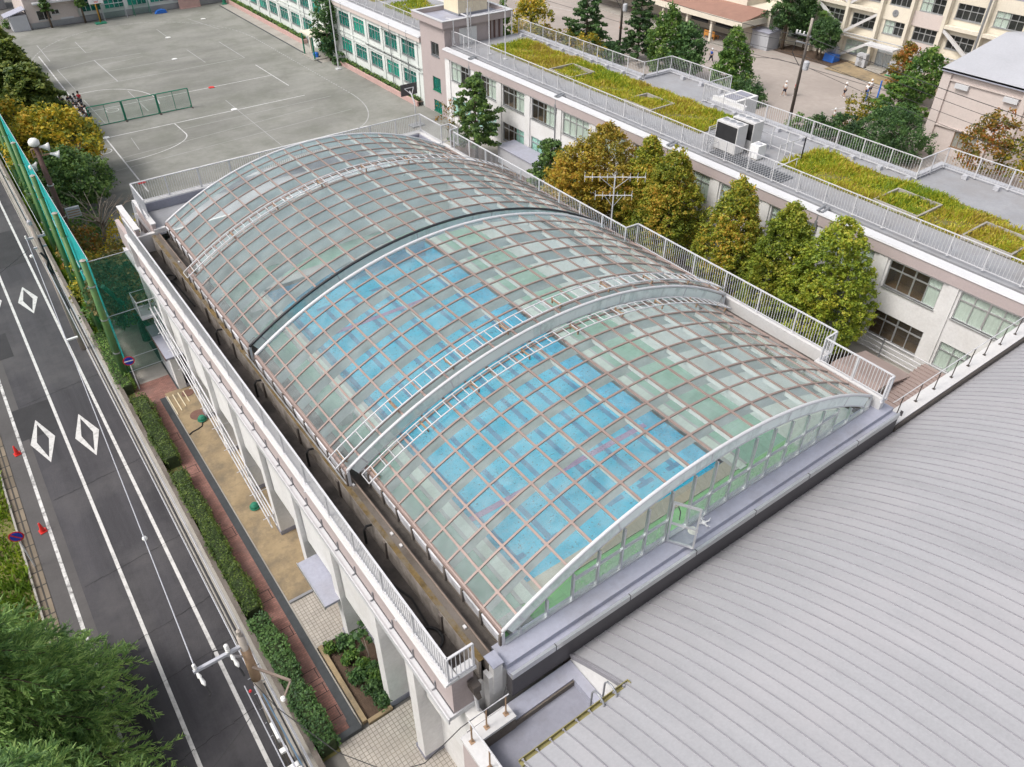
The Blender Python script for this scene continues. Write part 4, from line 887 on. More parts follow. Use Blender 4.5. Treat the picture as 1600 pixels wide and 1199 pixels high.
mb.build('grating', 'steel_grey', t); MB().tube([(-.6, -2.6, 0), (-.6, -2.6, .6), (2.0, -2.6, .75), (2.0, -2.6, 0)], .03, 6).tube([(-.6, 2.7, 0), (-.6, 2.7, .6), (1.2, 2.7, .6)], .03, 6).build('handrail', 'rail_paint', t)
# ------------------------------------------------------------------ stair tower with water tank
T1 = thing('stair_tower', 'pink stair tower with a flat projecting roof between the two school wings', 'building', (44, 68.5, 0)); cT = (44, 68.5, 0)
BT = lambda mb, n, m: mb.local(cT).build(n, m, T1)
tw = [(.9, 2.4, 5.65, 6.9), (.9, 2.4, 2.3, 3.6), (.9, 2.4, .2, 1.3)]
facade(T1, cT, (40.55, 70.8), AN, 4.5, 0, 8.7, [(70.8-68.9, 70.8-67.45, a[2], a[3]) for a in tw], 'wall_pink')
for i, a in enumerate(tw): window(T1, cT, (40.55, 70.8), AN, (70.8-68.9, 70.8-67.45, a[2], a[3]), 2, 0, 'window_glass_green' if i else 'window_glass', 'steel_grey' if not i else 'green_paint', None)
BT(MB().quad((40.55, 66.3, 0), (47.4, 66.3, 0), (47.4, 66.3, 8.7), (40.55, 66.3, 8.7)).quad((47.4, 66.3, 0), (47.4, 70.8, 0), (47.4, 70.8, 8.7), (47.4, 66.3, 8.7)).quad((40.55, 70.8, 0), (47.4, 70.8, 0), (47.4, 70.8, 8.7), (40.55, 70.8, 8.7)), 'wall', 'wall_pink')
BT(MB().box(40.15, 48.3, 65.9, 71.6, 8.6, 8.8).box(40.15, 40.4, 65.9, 71.6, 8.8, 9.2).box(48.05, 48.3, 65.9, 71.6, 8.8, 9.2).box(40.4, 48.05, 65.9, 66.15, 8.8, 9.2).box(40.4, 48.05, 71.35, 71.6, 8.8, 9.2), 'roof_slab', 'wall_pink')
BT(MB().box(40.1, 40.44, 65.85, 71.65, 9.2, 9.26).box(48.0, 48.34, 65.85, 71.65, 9.2, 9.26).box(40.44, 48.0, 65.85, 66.2, 9.2, 9.255).box(40.44, 48.0, 71.3, 71.65, 9.2, 9.255), 'coping', 'alu_white')
BT(MB().sheet(40.4, 48.05, 66.15, 71.35, 8.82), 'roof_membrane', 'membrane')
BT(MB().box(42.2, 44.2, 66.2, 66.29, 6.9, 8.3), 'service_door', 'wall_white'); BT(MB().box(43.17, 43.23, 66.17, 66.2, 6.9, 8.3), 'door_gap', 'steel_dark')
BT(MB().tube([(41.2, 66.9, 9.0), (43.8, 66.9, 9.0), (43.8, 68.5, 9.0)], .08).tube([(44.4, 67.1, 9.0), (48, 67.1, 9.1), (48.1, 65.8, 9.1), (48.1, 65.8, 7)], .06).tube([(41.3, 67, 9.2), (41.3, 65.8, 9.3), (41.3, 65.8, 7.2)], .05), 'pipe', 'alu_white')
for x in (45.8, 46.3, 46.9): BT(MB().tube([(x, 66.2, 6.9), (x, 66.2, 8.9)], .09), 'duct', 'pole_brown')
tk = thing('water_tank', 'cream panel water tank on the flat roof of the stair tower', 'water tank', (45.2, 69.6, 8.83))
MB().box(-1.7, 1.7, -1.3, 1.3, .2, 2.4).build('shell', 'tank_cream', tk); MB().box(-1.7, 1.7, -1.3, 1.3, 0, .2).build('base', 'steel_grey', tk)
mb = MB(); [mb.box(-1.7 + .85*k - .02, -1.7 + .85*k + .02, -1.33, -1.3, .2, 2.4) for k in range(5)]; mb.box(-1.7, 1.7, -1.325, -1.305, 1.2, 1.24); mb.build('panel_joint', 'wall_cream', tk)
t = thing('roof_ladder', 'straight upright white ladder against the stair tower', 'ladder', (43.0, 65.7, 6.9)); MB().bar((-.2, 0, 0), (-.2, 0, 3.2), .06).bar((.2, 0, 0), (.2, 0, 3.2), .06).build('side_rail', 'rail_paint', t)
mb = MB(); [mb.bar((-.2, 0, .2 + .25*k), (.2, 0, .2 + .25*k), .03) for k in range(12)]; mb.build('rungs', 'rail_paint', t)
for i, (x, y, h) in enumerate(((42.2, 64.6, 5.2), (42.7, 61.9, 5.6), (43.0, 59.8, 5.2))):
    tag(MB().tube([(0, 0, 0), (0, 0, h)], [.06, .035], 7).lathe([(.2, 0), (.2, .08), (.06, .1)]).lathe([(.05, h), (.06, h + .06), (.01, h + .1)]).build('flag_pole', 'alu_white', loc=(x, y, 6.87)),
        ['tall white flag pole on the school roof nearest the stair tower', 'tall white flag pole on the school roof, second from the stair tower', 'tall white flag pole on the school roof, third from the stair tower'][i], 'flag pole', 'flag poles by the stair tower')
# ------------------------------------------------------------------ far wing
S2 = thing('school_wing', 'far two storey school wing with green tinted windows beside the sports ground', 'building', (45, 98, 0)); c2 = (45, 98, 0)
B2 = lambda mb, n, m: mb.local(c2).build(n, m, S2)
st2 = [72.35 + 3.65*k for k in range(15)]; yB = 128.0; ops = []
for k, s in enumerate(st2):
    for z0, z1 in ((4.35, 5.85), (1.55, 3.0)):
        if k in (5,): ops.append((yB - s - 2.0, yB - s - .9, z0 + .1, z1 - .1))
        elif k == 6 and z0 < 2: continue
        else: ops.append((yB - s - 2.65, yB - s, z0, z1))
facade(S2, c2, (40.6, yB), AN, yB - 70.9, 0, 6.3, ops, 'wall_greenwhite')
for i, op in enumerate(ops): window(S2, c2, (40.6, yB), AN, op, 4 if op[1]-op[0] > 2 else 2, .68, 'window_glass_green', 'alu', CURT[rr.choice([0, 0, 2, 3, 4, 5, 1])], 'curtain_green', sill=True)
for s in st2: B2(MB().box(40.5, 40.598, s - .72, s - .28, 0, 6.3), 'pilaster', 'wall_greenwhite')
B2(MB().box(40.46, 40.499, 70.9, yB, 3.3, 3.42).box(40.46, 40.499, 70.9, yB, 3.75, 3.85), 'belt_course', 'wall_greenwhite')
B2(MB().box(40.4, 40.9, 70.9, yB, 6.3, 6.74), 'parapet', 'wall_pale_pink'); B2(MB().prism([(40.34, 6.74), (40.38, 6.84), (41.2, 7.0), (41.24, 6.74)], 'y', 70.9, yB), 'cap', 'alu_white')
B2(MB().box(41.24, 50, 71.6, 140, 6.1, 6.86), 'roof_deck', 'deck_grey'); B2(MB().box(50, 50.2, 71, 140, 0, 7.1), 'back_wall', 'wall_white')
for s in (73.6, 77.2, 88.4, 99.4): B2(MB().tube([(40.42, s - .1, .2), (40.42, s - .1, 6.9)], .05), 'downpipe', 'steel_grey')
B2(MB().tube([(40.44, 71.2, 3.6), (40.44, 83, 3.6)], .04).tube([(40.43, 71.2, 5.95), (40.43, 79, 6.0)], .03), 'wall_cable', 'cable')
railing('white railing along the sports ground edge of the far school roof', [(41.6, 71.7), (41.6, 128)], 7.0, 8.2, sp=.2, post=2.0, bw=.016, group=RS, braces=1)
stuff(tag(quads_obj('roof_grass', blades([(43.5, 48.5, 73.5, 84), (43.5, 48.5, 86, 106)], 12000, .1, .4, .05, .9, 6.9), 'roof_grass'), 'yellow green grass on the far school roof beyond the stair tower', 'grass'))
t = thing('stored_sheet', 'crumpled white sheet and pipes lying on the far school roof', 'sheet', (47.6, 75.4, 6.87)); MB().prism([(-1.2, 0), (1.1, 0), (.9, .4), (.2, .55), (-.6, .3)], 'y', -.5, .4).build('sheet', 'cloth_white', t); MB().tube([(-1.4, -.8, .1), (1.5, -.9, .1)], .07).build('pipe', 'steel_dark', t)
# low pink planter along the far wing with shrubs; entrance porch; gutter posts
pl = thing('planter_wall', 'low pink brick planter wall along the far school wing', 'planter', (39.9, 80.5, 0)); MB().box(-.1, .1, -9.3, 8.3, 0, .5).box(-.1, .6, 8.3, 8.5, 0, .5).build('wall', 'pink_brick', pl); MB().sheet(.1, .68, -9.3, 8.3, .4).build('soil', 'soil', pl)
pl = thing('planter_wall', 'low pink brick planter wall beyond the school entrance porch', 'planter', (39.9, 110, 0)); MB().box(-.1, .1, -10, 17, 0, .5).box(-.1, .6, -10.2, -10, 0, .5).build('wall', 'pink_brick', pl); MB().sheet(.1, .68, -10, 17, .4).build('soil', 'soil', pl)
po = thing('entrance_porch', 'small school entrance porch with a tan roof and green posts', 'porch', (39.2, 94, 0))
MB().box(-1.2, 1.35, -1.6, 1.6, 2.6, 2.75).build('roof', 'wall_cream', po)
for x, y in ((-1.05, -1.45), (-1.05, 1.45)): MB().box(x-.07, x+.07, y-.07, y+.07, 0, 2.6).build('post', 'green_paint', po)
MB().box(-.2, .2, 1.3, 1.55, 0, 2.6).build('side_wall', 'wall_cream', po); MB().box(1.2, 1.36, -1.4, 1.3, .1, 2.4).build('door', 'green_paint', po); MB().box(-1.3, 1.3, -1.7, 1.7, 0, .1).build('step', 'concrete', po); MB().tube([(-.6, -.9, .3), (-.3, -.5, .35), (-.5, -.1, .3)], .25).build('blue_cover', 'plastic_blue', po)
tag(MB().tube([(0, 0, 0), (0, 0, 10.5)], [.08, .045], 8).box(-.3, .3, -.3, .3, 0, .12).lathe([(.05, 10.5), (.08, 10.6), (.01, 10.68)]).build('flag_pole', 'alu_white', loc=(38.85, 87.6, 0)), 'tall white flag pole on the sports ground in front of the far school wing', 'flag pole')
# basketball hoops
def hoop(lab, loc, rz, col, board):
    t = thing('basketball_hoop', lab, 'basketball hoop', loc, rz, 'basketball hoops on the sports ground')
    MB().tube([(0, 0, .1), (0, .1, 2.2), (0, .55, 2.9), (0, .95, 3.1)], .07, 8).build('post', col, t, True); MB().box(-.7, .7, -.5, .5, 0, .12).build('base', 'green_paint' if col == 'yellow_paint' else 'steel_grey', t)
    MB().box(-.9, .9, .98, 1.04, 2.7, 3.8).build('backboard', board, t)
    MB().tube([(.23*math.cos(a), 1.3 + .23*math.sin(a), 2.95) for a in np.linspace(0, 6.28, 17)], .02, 6).build('rim', 'cone_red', t)
    MB().tube([(-.5, .95, 3.4), (0, .5, 2.85), (.5, .95, 3.4)], .04, 6).tube([(-.5, .95, 3.4), (.5, .95, 3.4)], .04, 6).build('bracket', 'rail_paint', t)
    MB().box(-.3, .3, 1.042, 1.05, 3.0, 3.04).box(-.3, .3, 1.042, 1.05, 3.36, 3.4).box(-.3, -.26, 1.042, 1.05, 3.04, 3.36).box(.26, .3, 1.042, 1.05, 3.04, 3.36).build('target_square', 'steel_grey', t)
hoop('basketball hoop with a yellow post and white board before the far school block', (21.5, 125.6, 0), R_(180), 'yellow_paint', 'cloth_white')
hoop('basketball hoop seen from behind, dark board, by the near school wall', (37.0, 66.6, 0), 0, 'rail_paint', 'fascia_dark')
# ------------------------------------------------------------------ far block closing the sports ground
S3 = thing('school_block', 'far school block with a pink end and green glass front closing the sports ground', 'building', (25, 131, 0)); c3 = (25, 131, 0)
B3 = lambda mb, n, m: mb.local(c3).build(n, m, S3)
op3 = [(1.2, 2.9, .9, 2.1), (.2, 2.4, 3.7, 5.2), (3.0, 4.0, 1.4, 2.0)]
facade(S3, c3, (13.2, 128.0), 0, 6.3, 0, 8.2, op3, 'wall_pale_pink')
for op in op3: window(S3, c3, (13.2, 128.0), 0, op, 2, 0, 'window_glass', 'alu', None)
op3 = []
for k in range(7): op3 += [(.5 + 3.1*k, 3.1 + 3.1*k, 1.1, 2.8), (.5 + 3.1*k, 3.1 + 3.1*k, 4.2, 5.8)]
facade(S3, c3, (19.5, 128.3), 0, 21.1, 0, 8.2, op3, 'wall_greenwhite')
for op in op3: window(S3, c3, (19.5, 128.3), 0, op, 4, .68, 'window_glass_green', 'alu', CURT[rr.choice([0, 1, 2, 3])], 'curtain_green')
B3(MB().quad((13.2, 128, 0), (13.2, 140, 0), (13.2, 140, 8.2), (13.2, 128, 8.2)).quad((19.5, 128, 0), (19.5, 128.3, 0), (19.5, 128.3, 8.2), (19.5, 128, 8.2)), 'wall', 'wall_pale_pink')
B3(MB().box(13, 41, 127.9, 141, 8.2, 8.6), 'roof', 'deck_grey'); B3(MB().box(14.2, 19.4, 127.0, 127.99, 3.0, 3.2), 'canopy', 'alu_white'); B3(MB().box(13.3, 40, 127.9, 127.98, 0, .7).box(19.6, 40, 128.2, 128.28, 0, .7), 'plinth', 'steel_grey'); B3(MB().box(17.1, 18.8, 127.92, 127.98, .1, .9), 'door', 'alu_white')
sh = thing('garden_shed', 'lean-to shed with a lilac grey sloping roof beside the pink school block', 'shed', (12.0, 128.2, 0)); MB().box(-1.0, 1.1, -.6, 1.6, 0, 1.9).build('wall', 'shed_grey', sh); MB().prism([(-1.6, 1.75), (1.15, 2.5), (1.15, 2.6), (-1.6, 1.85)], 'y', -.7, 1.7).build('roof', 'membrane', sh)
w = thing('boundary_building', 'pale block with a roller shutter beyond the lean-to shed', 'building', (2, 141, 0)); MB().box(-12, 4, 0, 6, 0, 5).build('wall', 'wall_white', w); MB().box(4, 10.5, 1.5, 6, 0, 4.5).build('shutter_wall', 'deck_grey', w); MB().box(-4, 2.5, -.05, -.001, 1.4, 4).build('window', 'room_brown', w); MB().box(-12, 4, -.12, -.06, 0, .5).build('plinth', 'alu_white', w)
t = thing('goal', 'green framed handball goal with a net before the far school block', 'goal', (23.9, 126.9, 0)); MB().tube([(-1.5, 0, 0), (-1.5, 0, 2), (1.5, 0, 2), (1.5, 0, 0)], .05, 6).tube([(-1.5, .9, 0), (-1.5, 0, 2)], .03, 6).tube([(1.5, .9, 0), (1.5, 0, 2)], .03, 6).build('frame', 'shed_grey', t); MB().quad((-1.5, .9, 0), (1.5, .9, 0), (1.5, .05, 2), (-1.5, .05, 2)).build('net', 'net_court', t)
t = thing('goal', 'second handball goal, nearer the blue sheet by the far school block', 'goal', (27.6, 127.0, 0)); MB().tube([(-1.1, 0, 0), (-1.1, 0, 2), (1.1, 0, 2), (1.1, 0, 0)], .05, 6).tube([(-1.1, .9, 0), (-1.1, 0, 2)], .03, 6).tube([(1.1, .9, 0), (1.1, 0, 2)], .03, 6).build('frame', 'green_paint', t); MB().quad((-1.1, .9, 0), (1.1, .9, 0), (1.1, .05, 2), (-1.1, .05, 2)).build('net', 'net_court', t)
tag(MB().prism([(-.8, 0), (.9, 0), (.7, .4), (.1, .5), (-.5, .35)], 'y', -.3, .4).build('blue_sheet', 'plastic_blue', loc=(29.9, 126.5, 0)), 'folded bright blue sheet by the far school wall', 'sheet')
tag(MB().box(-1.5, 1.5, -.12, .12, 0, 1.7).box(-1.5, 1.5, -.3, .3, 0, .1).build('board', 'pink_brick', loc=(34.4, 127.2, 0)), 'pale pink upright board beside the far school corner', 'board')
tag(MB().tube([(0, 0, 0), (0, 0, 9)], .22, 10).lathe([(.4, 0), (.4, .12), (.24, .14)]).build('net_post', 'green_paint', loc=(39.2, 126.3, 0)), 'thick green post at the far corner of the sports ground', 'post')
# ------------------------------------------------------------------ cream school beyond, with diagonal braces
S4 = thing('school_block', 'three storey cream school with white diagonal braces and a wall clock', 'building', (93, 52, 0)); c4 = (93, 52, 0)
B4 = lambda mb, n, m: mb.local(c4).build(n, m, S4)
bays = [(60.0, 63.7), (56.0, 59.4), (51.9, 55.4), (48.2, 51.2), (44.4, 47.6), (40.2, 43.6), (36.0, 39.5), (31.8, 35.3), (27.5, 31)]
y4 = 67.5; op4 = []
for a, b in bays:
    for z0, z1 in ((.95, 2.4), (3.9, 5.3), (6.9, 8.4)):
        if (a, z0) == (48.2, .95): continue
        op4.append((y4 - b + .25, y4 - a - .25, z0, z1))
op4.append((y4 - 50.9, y4 - 48.9, .1, 2.5))
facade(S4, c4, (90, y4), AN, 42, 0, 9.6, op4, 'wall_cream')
for i, op in enumerate(op4[:-1]): window(S4, c4, (90, y4), AN, op, 4, .6, 'window_glass', 'alu', CURT[rr.choice([0, 1, 1, 0, 2, 4])], 'curtain')
window(S4, c4, (90, y4), AN, op4[-1], 2, .72, 'window_glass', 'alu', ((0, 1),), 'shed_grey', sill=False)
B4(MB().box(89.9, 89.99, 44.1, 47.9, 5.35, 6.85).box(89.9, 89.99, 44.1, 47.9, 2.6, 3.8), 'pink_panel', 'wall_pale_pink'); B4(MB().box(89.9, 89.99, 47.95, 51.4, 5.35, 6.85), 'clock_panel', 'wall_cream')
for y in (64.0, 59.7, 55.65, 51.55, 47.95, 44.0, 39.8, 35.6, 31.4): B4(MB().box(89.3, 89.9, y - .18, y + .18, 0, 9.6), 'frame_column', 'wall_cream')
[B4(MB().box(89.35, 89.9, a, b, z, z + .35), 'frame_beam', 'wall_cream') for a, b in ((51.7, 64), (31, 44)) for z in (2.75, 5.85)]
for y0, y1, z0, z1 in ((55.5, 51.7, .5, 2.7), (55.5, 51.7, 3.2, 5.8), (59.6, 55.8, 5.7, 3.2), (43.9, 40, 5.7, 3.2), (39.7, 35.8, 3.3, 5.8), (43.9, 40, 2.6, .4), (55.5, 51.7, 6.3, 9), (59.6, 55.8, 9, 6.3)):
    B4(MB().bar((89.55, y0, z0), (89.55, y1, z1), .3, .3), 'brace', 'white_paint')
B4(MB().box(90, 100, 25, 67.5, 9.6, 9.9), 'roof', 'deck_grey'); B4(MB().quad((90, 67.5, 0), (100, 67.5, 0), (100, 67.5, 9.6), (90, 67.5, 9.6)), 'end_wall', 'wall_cream')
B4(MB().box(88.0, 89.3, 47.9, 51.6, 2.7, 2.9), 'door_canopy', 'alu_white'); B4(MB().box(88.3, 90, 48.8, 51, 0, .18).box(88.8, 90, 48.8, 51, .18, .36), 'step', 'concrete')
B4(MB().tube([(89.2, 40, 3.2), (89.2, 64, 3.2)], .05, 6).tube([(89.2, 40, 2.9), (89.2, 62, 2.9)], .04, 6).tube([(89.25, 39.9, 0), (89.25, 39.9, 9.5)], .12, 6), 'pipe', 'steel_grey')
ck = MB().lathe([(.36, 0), (.36, .05), (.31, .06), (.31, .045), (0, .045)], n=28).build('clock', 'steel_grey', S4); ck.location = (89.89 - 93, 49.9 - 52, 6.15); ck.rotation_euler = (0, R_(-90), 0)
fc = MB().lathe([(.3, 0), (.3, .004), (0, .005)], n=28).build('face', 'cloth_white', ck); fc.location = (0, 0, .05); mb = MB().box(-.02, .2, -.012, .012, .06, .066).box(-.012, .012, -.02, .14, .068, .074); mb.build('hands', 'black_matte', ck)
for k, (y, h) in enumerate(((51.8, 1.5), (47.6, 1.5), (55.9, 1.4))):
    t = thing('condenser', ['grey outdoor air conditioner left of the cream school steps', 'grey outdoor air conditioner right of the cream school steps', 'grey outdoor air conditioner near the blue sheet at the cream school'][k], 'air conditioner', (88.9, y, .06)); MB().box(-.35, .35, -.6, .6, .1, h).build('casing', 'shed_grey', t)
    mb = MB(); [mb.lathe([(.26, 0), (.26, .02), (.0, .021)], n=18) for _ in (0,)]; g_ = mb.build('fan_grille', 'steel_grey', t); g_.location = (-.36, 0, .45); g_.rotation_euler = (0, R_(-90), 0); g2 = g_.copy(); COL.objects.link(g2); g2.parent = t; g2.location = (-.36, 0, 1.05)
S5 = thing('school_annex', 'lower cream school annex with a reddish brown porch roof', 'building', (88, 72, 0)); c5 = (88, 72, 0)
B5 = lambda mb, n, m: mb.local(c5).build(n, m, S5)
B5(MB().box(86.8, 96, 64.2, 96, 0, 4.0).box(86.6, 96, 68, 96, 4.0, 5.0), 'wall', 'wall_cream'); B5(MB().prism([(82.0, 3.3), (86.79, 4.0), (86.79, 4.1), (82.0, 3.4)], 'y', 64.6, 96), 'porch_roof', 'red_roof'); B5(MB().box(81.9, 82.0, 64.5, 96, 2.75, 3.42).box(82.0, 86.8, 64.5, 64.6, 2.75, 3.45), 'porch_fascia', 'wall_cream')
for y in (65.2, 69.4, 73.6, 78): B5(MB().box(82.2, 82.5, y, y + .3, 0, 2.9), 'post', 'wall_cream')
B5(MB().box(86.7, 86.79, 66, 68, .1, 2.3).box(86.7, 86.79, 69.6, 72.6, .8, 2.4).box(86.7, 86.79, 74, 77, .8, 2.4), 'door', 'black_matte'); B5(MB().sheet(86.9, 95, 68.5, 95, 5.02), 'terrace_mat', 'green_mat'); B5(MB().box(82.1, 86.7, 64.8, 96, 0, .15), 'step', 'concrete')
B5(MB().box(90.0, 96, 64, 96, 5, 9.6), 'upper_wall', 'wall_cream'); B5(MB().box(89.9, 89.99, 66, 67.4, 5.6, 6.6), 'window', 'black_matte')
t = thing('barrow', 'orange wooden rack under the reddish porch roof', 'rack', (83.6, 70.4, .15)); MB().box(-.5, .5, -.9, .9, .35, .42).box(-.5, -.44, -.9, .9, .42, 1.0).build('tray', 'orange_wood', t); mb = MB(); [mb.box(x-.05, x+.05, y-.05, y+.05, 0, .35) for x in (-.4, .4) for y in (-.8, .8)]; mb.build('legs', 'orange_wood', t)
for lab, x, y, m, rm in (('cream store shed with a tan roof next to the porch', 86.6, 66.9, 'wall_cream', 'tank_cream'), ('grey white store shed nearest the round trees', 86.3, 64.0, 'shed_grey', 'membrane')):
    t = thing('store_shed', lab, 'shed', (x, y, 0)); MB().box(-1.1, 1.1, -1.3, 1.3, 0, 2.0).build('wall', m, t); MB().prism([(-1.25, 2.0), (1.25, 2.15), (1.25, 2.25), (-1.25, 2.1)], 'y', -1.4, 1.4).build('roof', rm, t); MB().box(-1.13, -1.1, -1.0, -.03, .1, 1.9).box(-1.13, -1.1, .03, 1.0, .1, 1.9).build('door', m, t)
tag(MB().prism([(-.7, 0), (.7, 0), (.55, .75), (-.5, .9)], 'y', -.7, .7).build('blue_sheet', 'plastic_blue', loc=(88.2, 55.4, .06)), 'dark blue sheet covering a heap under the clipped round tree', 'sheet')
# pale hall on the right
S6 = thing('assembly_hall', 'pale pink hall with a white pitched metal roof beside the second schoolyard', 'building', (82, 20, 0)); c6 = (82, 20, 0)
B6 = lambda mb, n, m: mb.local(c6).build(n, m, S6)
facade(S6, c6, (72.5, 34), AN, 40, 0, 6.9, [(2.5, 4.6, .8, 2.2), (12, 14, .8, 2.2)], 'wall_pale_pink'); window(S6, c6, (72.5, 34), AN, (2.5, 4.6, .8, 2.2), 4, 0, 'window_glass', 'pole_wood', ((0, 1),), 'concrete'); window(S6, c6, (72.5, 34), AN, (12, 14, .8, 2.2), 4, 0, 'window_glass', 'alu', ((0, 1),), 'curtain')
B6(MB().quad((72.5, 34, 0), (92, 34, 0), (92, 34, 6.9), (72.5, 34, 6.9)), 'wall', 'wall_pale_pink')
B6(MB().box(72.3, 72.48, 33.4, 34.2, 0, 6.8).box(72.3, 72.48, 26.6, 27.1, 2.4, 6.8).box(72.34, 72.48, 26, 34, 6.2, 6.3).box(72.34, 72.48, 20, 34, 2.3, 2.42), 'trim', 'wall_pale_pink'); B6(MB().box(72.1, 72.5, -6, 34.3, 6.9, 7.15), 'eaves', 'membrane')
B6(MB().prism([(72.1, 7.16), (82, 8.6), (92, 7.16), (92, 7.0), (72.1, 7.0)], 'y', -6, 34.3), 'roof', 'roof_white_metal')
for y in (32.2, 27.9): B6(MB().box(72.2, 72.49, y - .6, y + .6, 5.75, 6.15), 'vent_hood', 'alu_white')
# brown roofed walkway and meter fence between pool, gym and school
wk = thing('walkway', 'brown ribbed walkway roof in the gap between the gym and the school', 'walkway', (34, 12.5, 0)); cW = (34, 12.5, 0)
mb = MB(); zw = lambda x: 2.5 + .45 * (1 - abs(x - 33.5) / 3.5)
for k in range(24): 
    x = 29.6 + .34*k; mb.box(x, x + .335, 9.98, 13.6, 2.55, 2.60); mb.box(x - .035, x + .035, 9.98, 13.62, 2.602, 2.66)
mb.local(cW).build('roof', 'brown_roof', wk); mb = MB(); mb.prism([(30.2, 2.5), (33.2, 3.2), (36.2, 2.5), (36.2, 2.6), (33.2, 3.3), (30.2, 2.6)], 'y', 13.4, 16.2); mb.local(cW).build('porch_roof', 'brown_roof', wk)
mb = MB(); [mb.box(x-.05, x+.05, y-.05, y+.05, 0, 2.55) for x in (29.8, 33.6, 37.4) for y in (10.3, 13.3)]; mb.local(cW).build('posts', 'steel_dark', wk)
flat('courtyard', 25.3, 40.4, 4, 62, .004, 'concrete'); flat('planting_bed', 31.5, 38.8, 17, 60, .02, 'soil')
fn = thing('pipe_fence', 'row of white horizontal pipes along the school wall behind the trees', 'pipes', (39.9, 15, 0)); 
for k in range(4): MB().tube([(0, -6, .3 + .32*k), (0, 12, .3 + .32*k)], .04, 6).build('pipe', 'rail_paint', fn)
mb = MB(); [mb.box(-.04, .04, y-.04, y+.04, 0, 1.4) for y in (-6, -2, 2, 6, 10)]; mb.build('posts', 'steel_grey', fn)
t = thing('duct_box', 'grey duct box by the school wall beneath the pine', 'box', (39.2, 50.5, 0)); MB().box(-.9, .9, -4, 4, 0, 1.5).build('casing', 'shed_grey', t); MB().box(-1.0, 1.0, -4.1, 4.1, 1.5, 1.6).build('lid', 'membrane', t)
# ------------------------------------------------------------------ street: wall, net posts, poles, wires, signs, cones
bw = thing('roadside_wall', 'low concrete retaining wall between the gutter and the hedge', 'wall', (2.05, 30, 0)); cB = (2.05, 30, 0)
MB().box(1.98, 2.14, 8, 140, 0, .5).local(cB).build('wall', 'concrete', bw); MB().box(1.96, 2.16, 8, 140, .5, .56).local(cB).build('coping', 'concrete_stained', bw)
tag(MB().tube([(1.74, y, .62 + .04*math.sin(y)) for y in np.linspace(9, 120, 90)], .022, 5).tube([(1.8, y, .58) for y in np.linspace(9, 120, 60)], .014, 5).build('conduit', 'cable_pale'), 'pale cable run along the roadside gutter wall', 'cable')
bk = thing('brick_pillar_wall', 'short pink brick wall beside the tiled entrance', 'wall', (2.3, 12.4, 0)); MB().box(-.14, .14, -3, 1.0, 0, .9).build('wall', 'pink_brick', bk); MB().box(-.16, .16, -3.05, 1.05, .9, .96).build('coping', 'concrete', bk)
GP = 'tall green net posts along the road'
ypos = [41.2, 47.85, 54.2, 60.8, 67.2, 73.6, 80, 86.4]
ptxt = ['at the corner where the side net meets the pool hall', 'second along from the pool hall corner', 'third along from the pool hall corner', 'fourth along from the pool hall corner', 'fifth along from the pool hall corner', 'sixth along, beside the dark conifers', 'seventh along, beside the dark conifers', 'farthest of the row']
for i, y in enumerate(ypos):
    t = thing('net_post', 'tall green net post ' + ptxt[i], 'net post', (2.58, y, 0), 0, GP)
    MB().tube([(0, 0, 0), (.14, 0, 8.05)], [.19, .15], 10).build('pole', 'green_post', t, True); MB().tube([(.14, 0, 8.05), (.14, 0, 8.12)], [.17, .02], 10).build('cap', 'pole_concrete', t)
    MB().tube([(0.0, 1.5 if i == 0 else -1.3, 0), (.1, .25 if i == 0 else -.2, 6.6)], [.16, .13], 10).build('strut', 'green_post', t, True); [MB().tube([(.035*z/2, 0, z), (.035*z/2, 0, z + .06)], .2, 10).build('band', 'steel_grey', t) for z in (2.2, 4.4, 6.5)]
nt_ = thing('ball_net', 'teal ball net hung along the green posts beside the road', 'net', (2.9, 64, 0)); mb = MB()
ys_ = np.linspace(41.2, 90, 40)
for a, b in zip(ys_[:-1], ys_[1:]): mb.quad((2.88 - 2.9, a - 64, 1.0), (2.88 - 2.9, b - 64, 1.0), (2.96 - 2.9, b - 64, 8.0), (2.96 - 2.9, a - 64, 8.0))
mb.build('mesh', 'net_teal', nt_); MB().tube([(.06, 41.2 - 64, 8.0), (.06, 26, 8.0)], .02, 5).tube([(.0, 41.2 - 64, 4.4), (.0, 26, 4.4)], .02, 5).build('rope', 'cable_pale', nt_)
ng = thing('ball_net', 'see-through dark green net spanning from the corner post to the pool hall', 'net', (4.2, 41.2, 0)); mb = MB(); xs_ = np.linspace(2.72, 6.1, 12)
for a, b in zip(xs_[:-1], xs_[1:]): mb.quad((a - 4.2, 0, .6), (b - 4.2, 0, .6), (b - 4.2, .1*math.sin(b*2), 7.9), (a - 4.2, .1*math.sin(a*2), 7.9))
mb.build('mesh', 'net_green', ng); mb = MB(); [mb.tube([(-1.48, 0, z), (1.9, 0, z)], .022, 5) for z in (.7, 1.6, 4.5, 7.9)]; mb.build('rope', 'cable_pale', ng)
t = thing('net_brace', 'sloping dark green brace post behind the see-through net', 'post', (3.9, 43.6, 0)); MB().tube([(-.6, -.6, 5.4), (1.6, 1.6, 0)], .13, 8).build('pole', 'green_paint', t); MB().box(1.4, 1.8, 1.4, 1.8, 0, .1).build('footing', 'concrete', t)
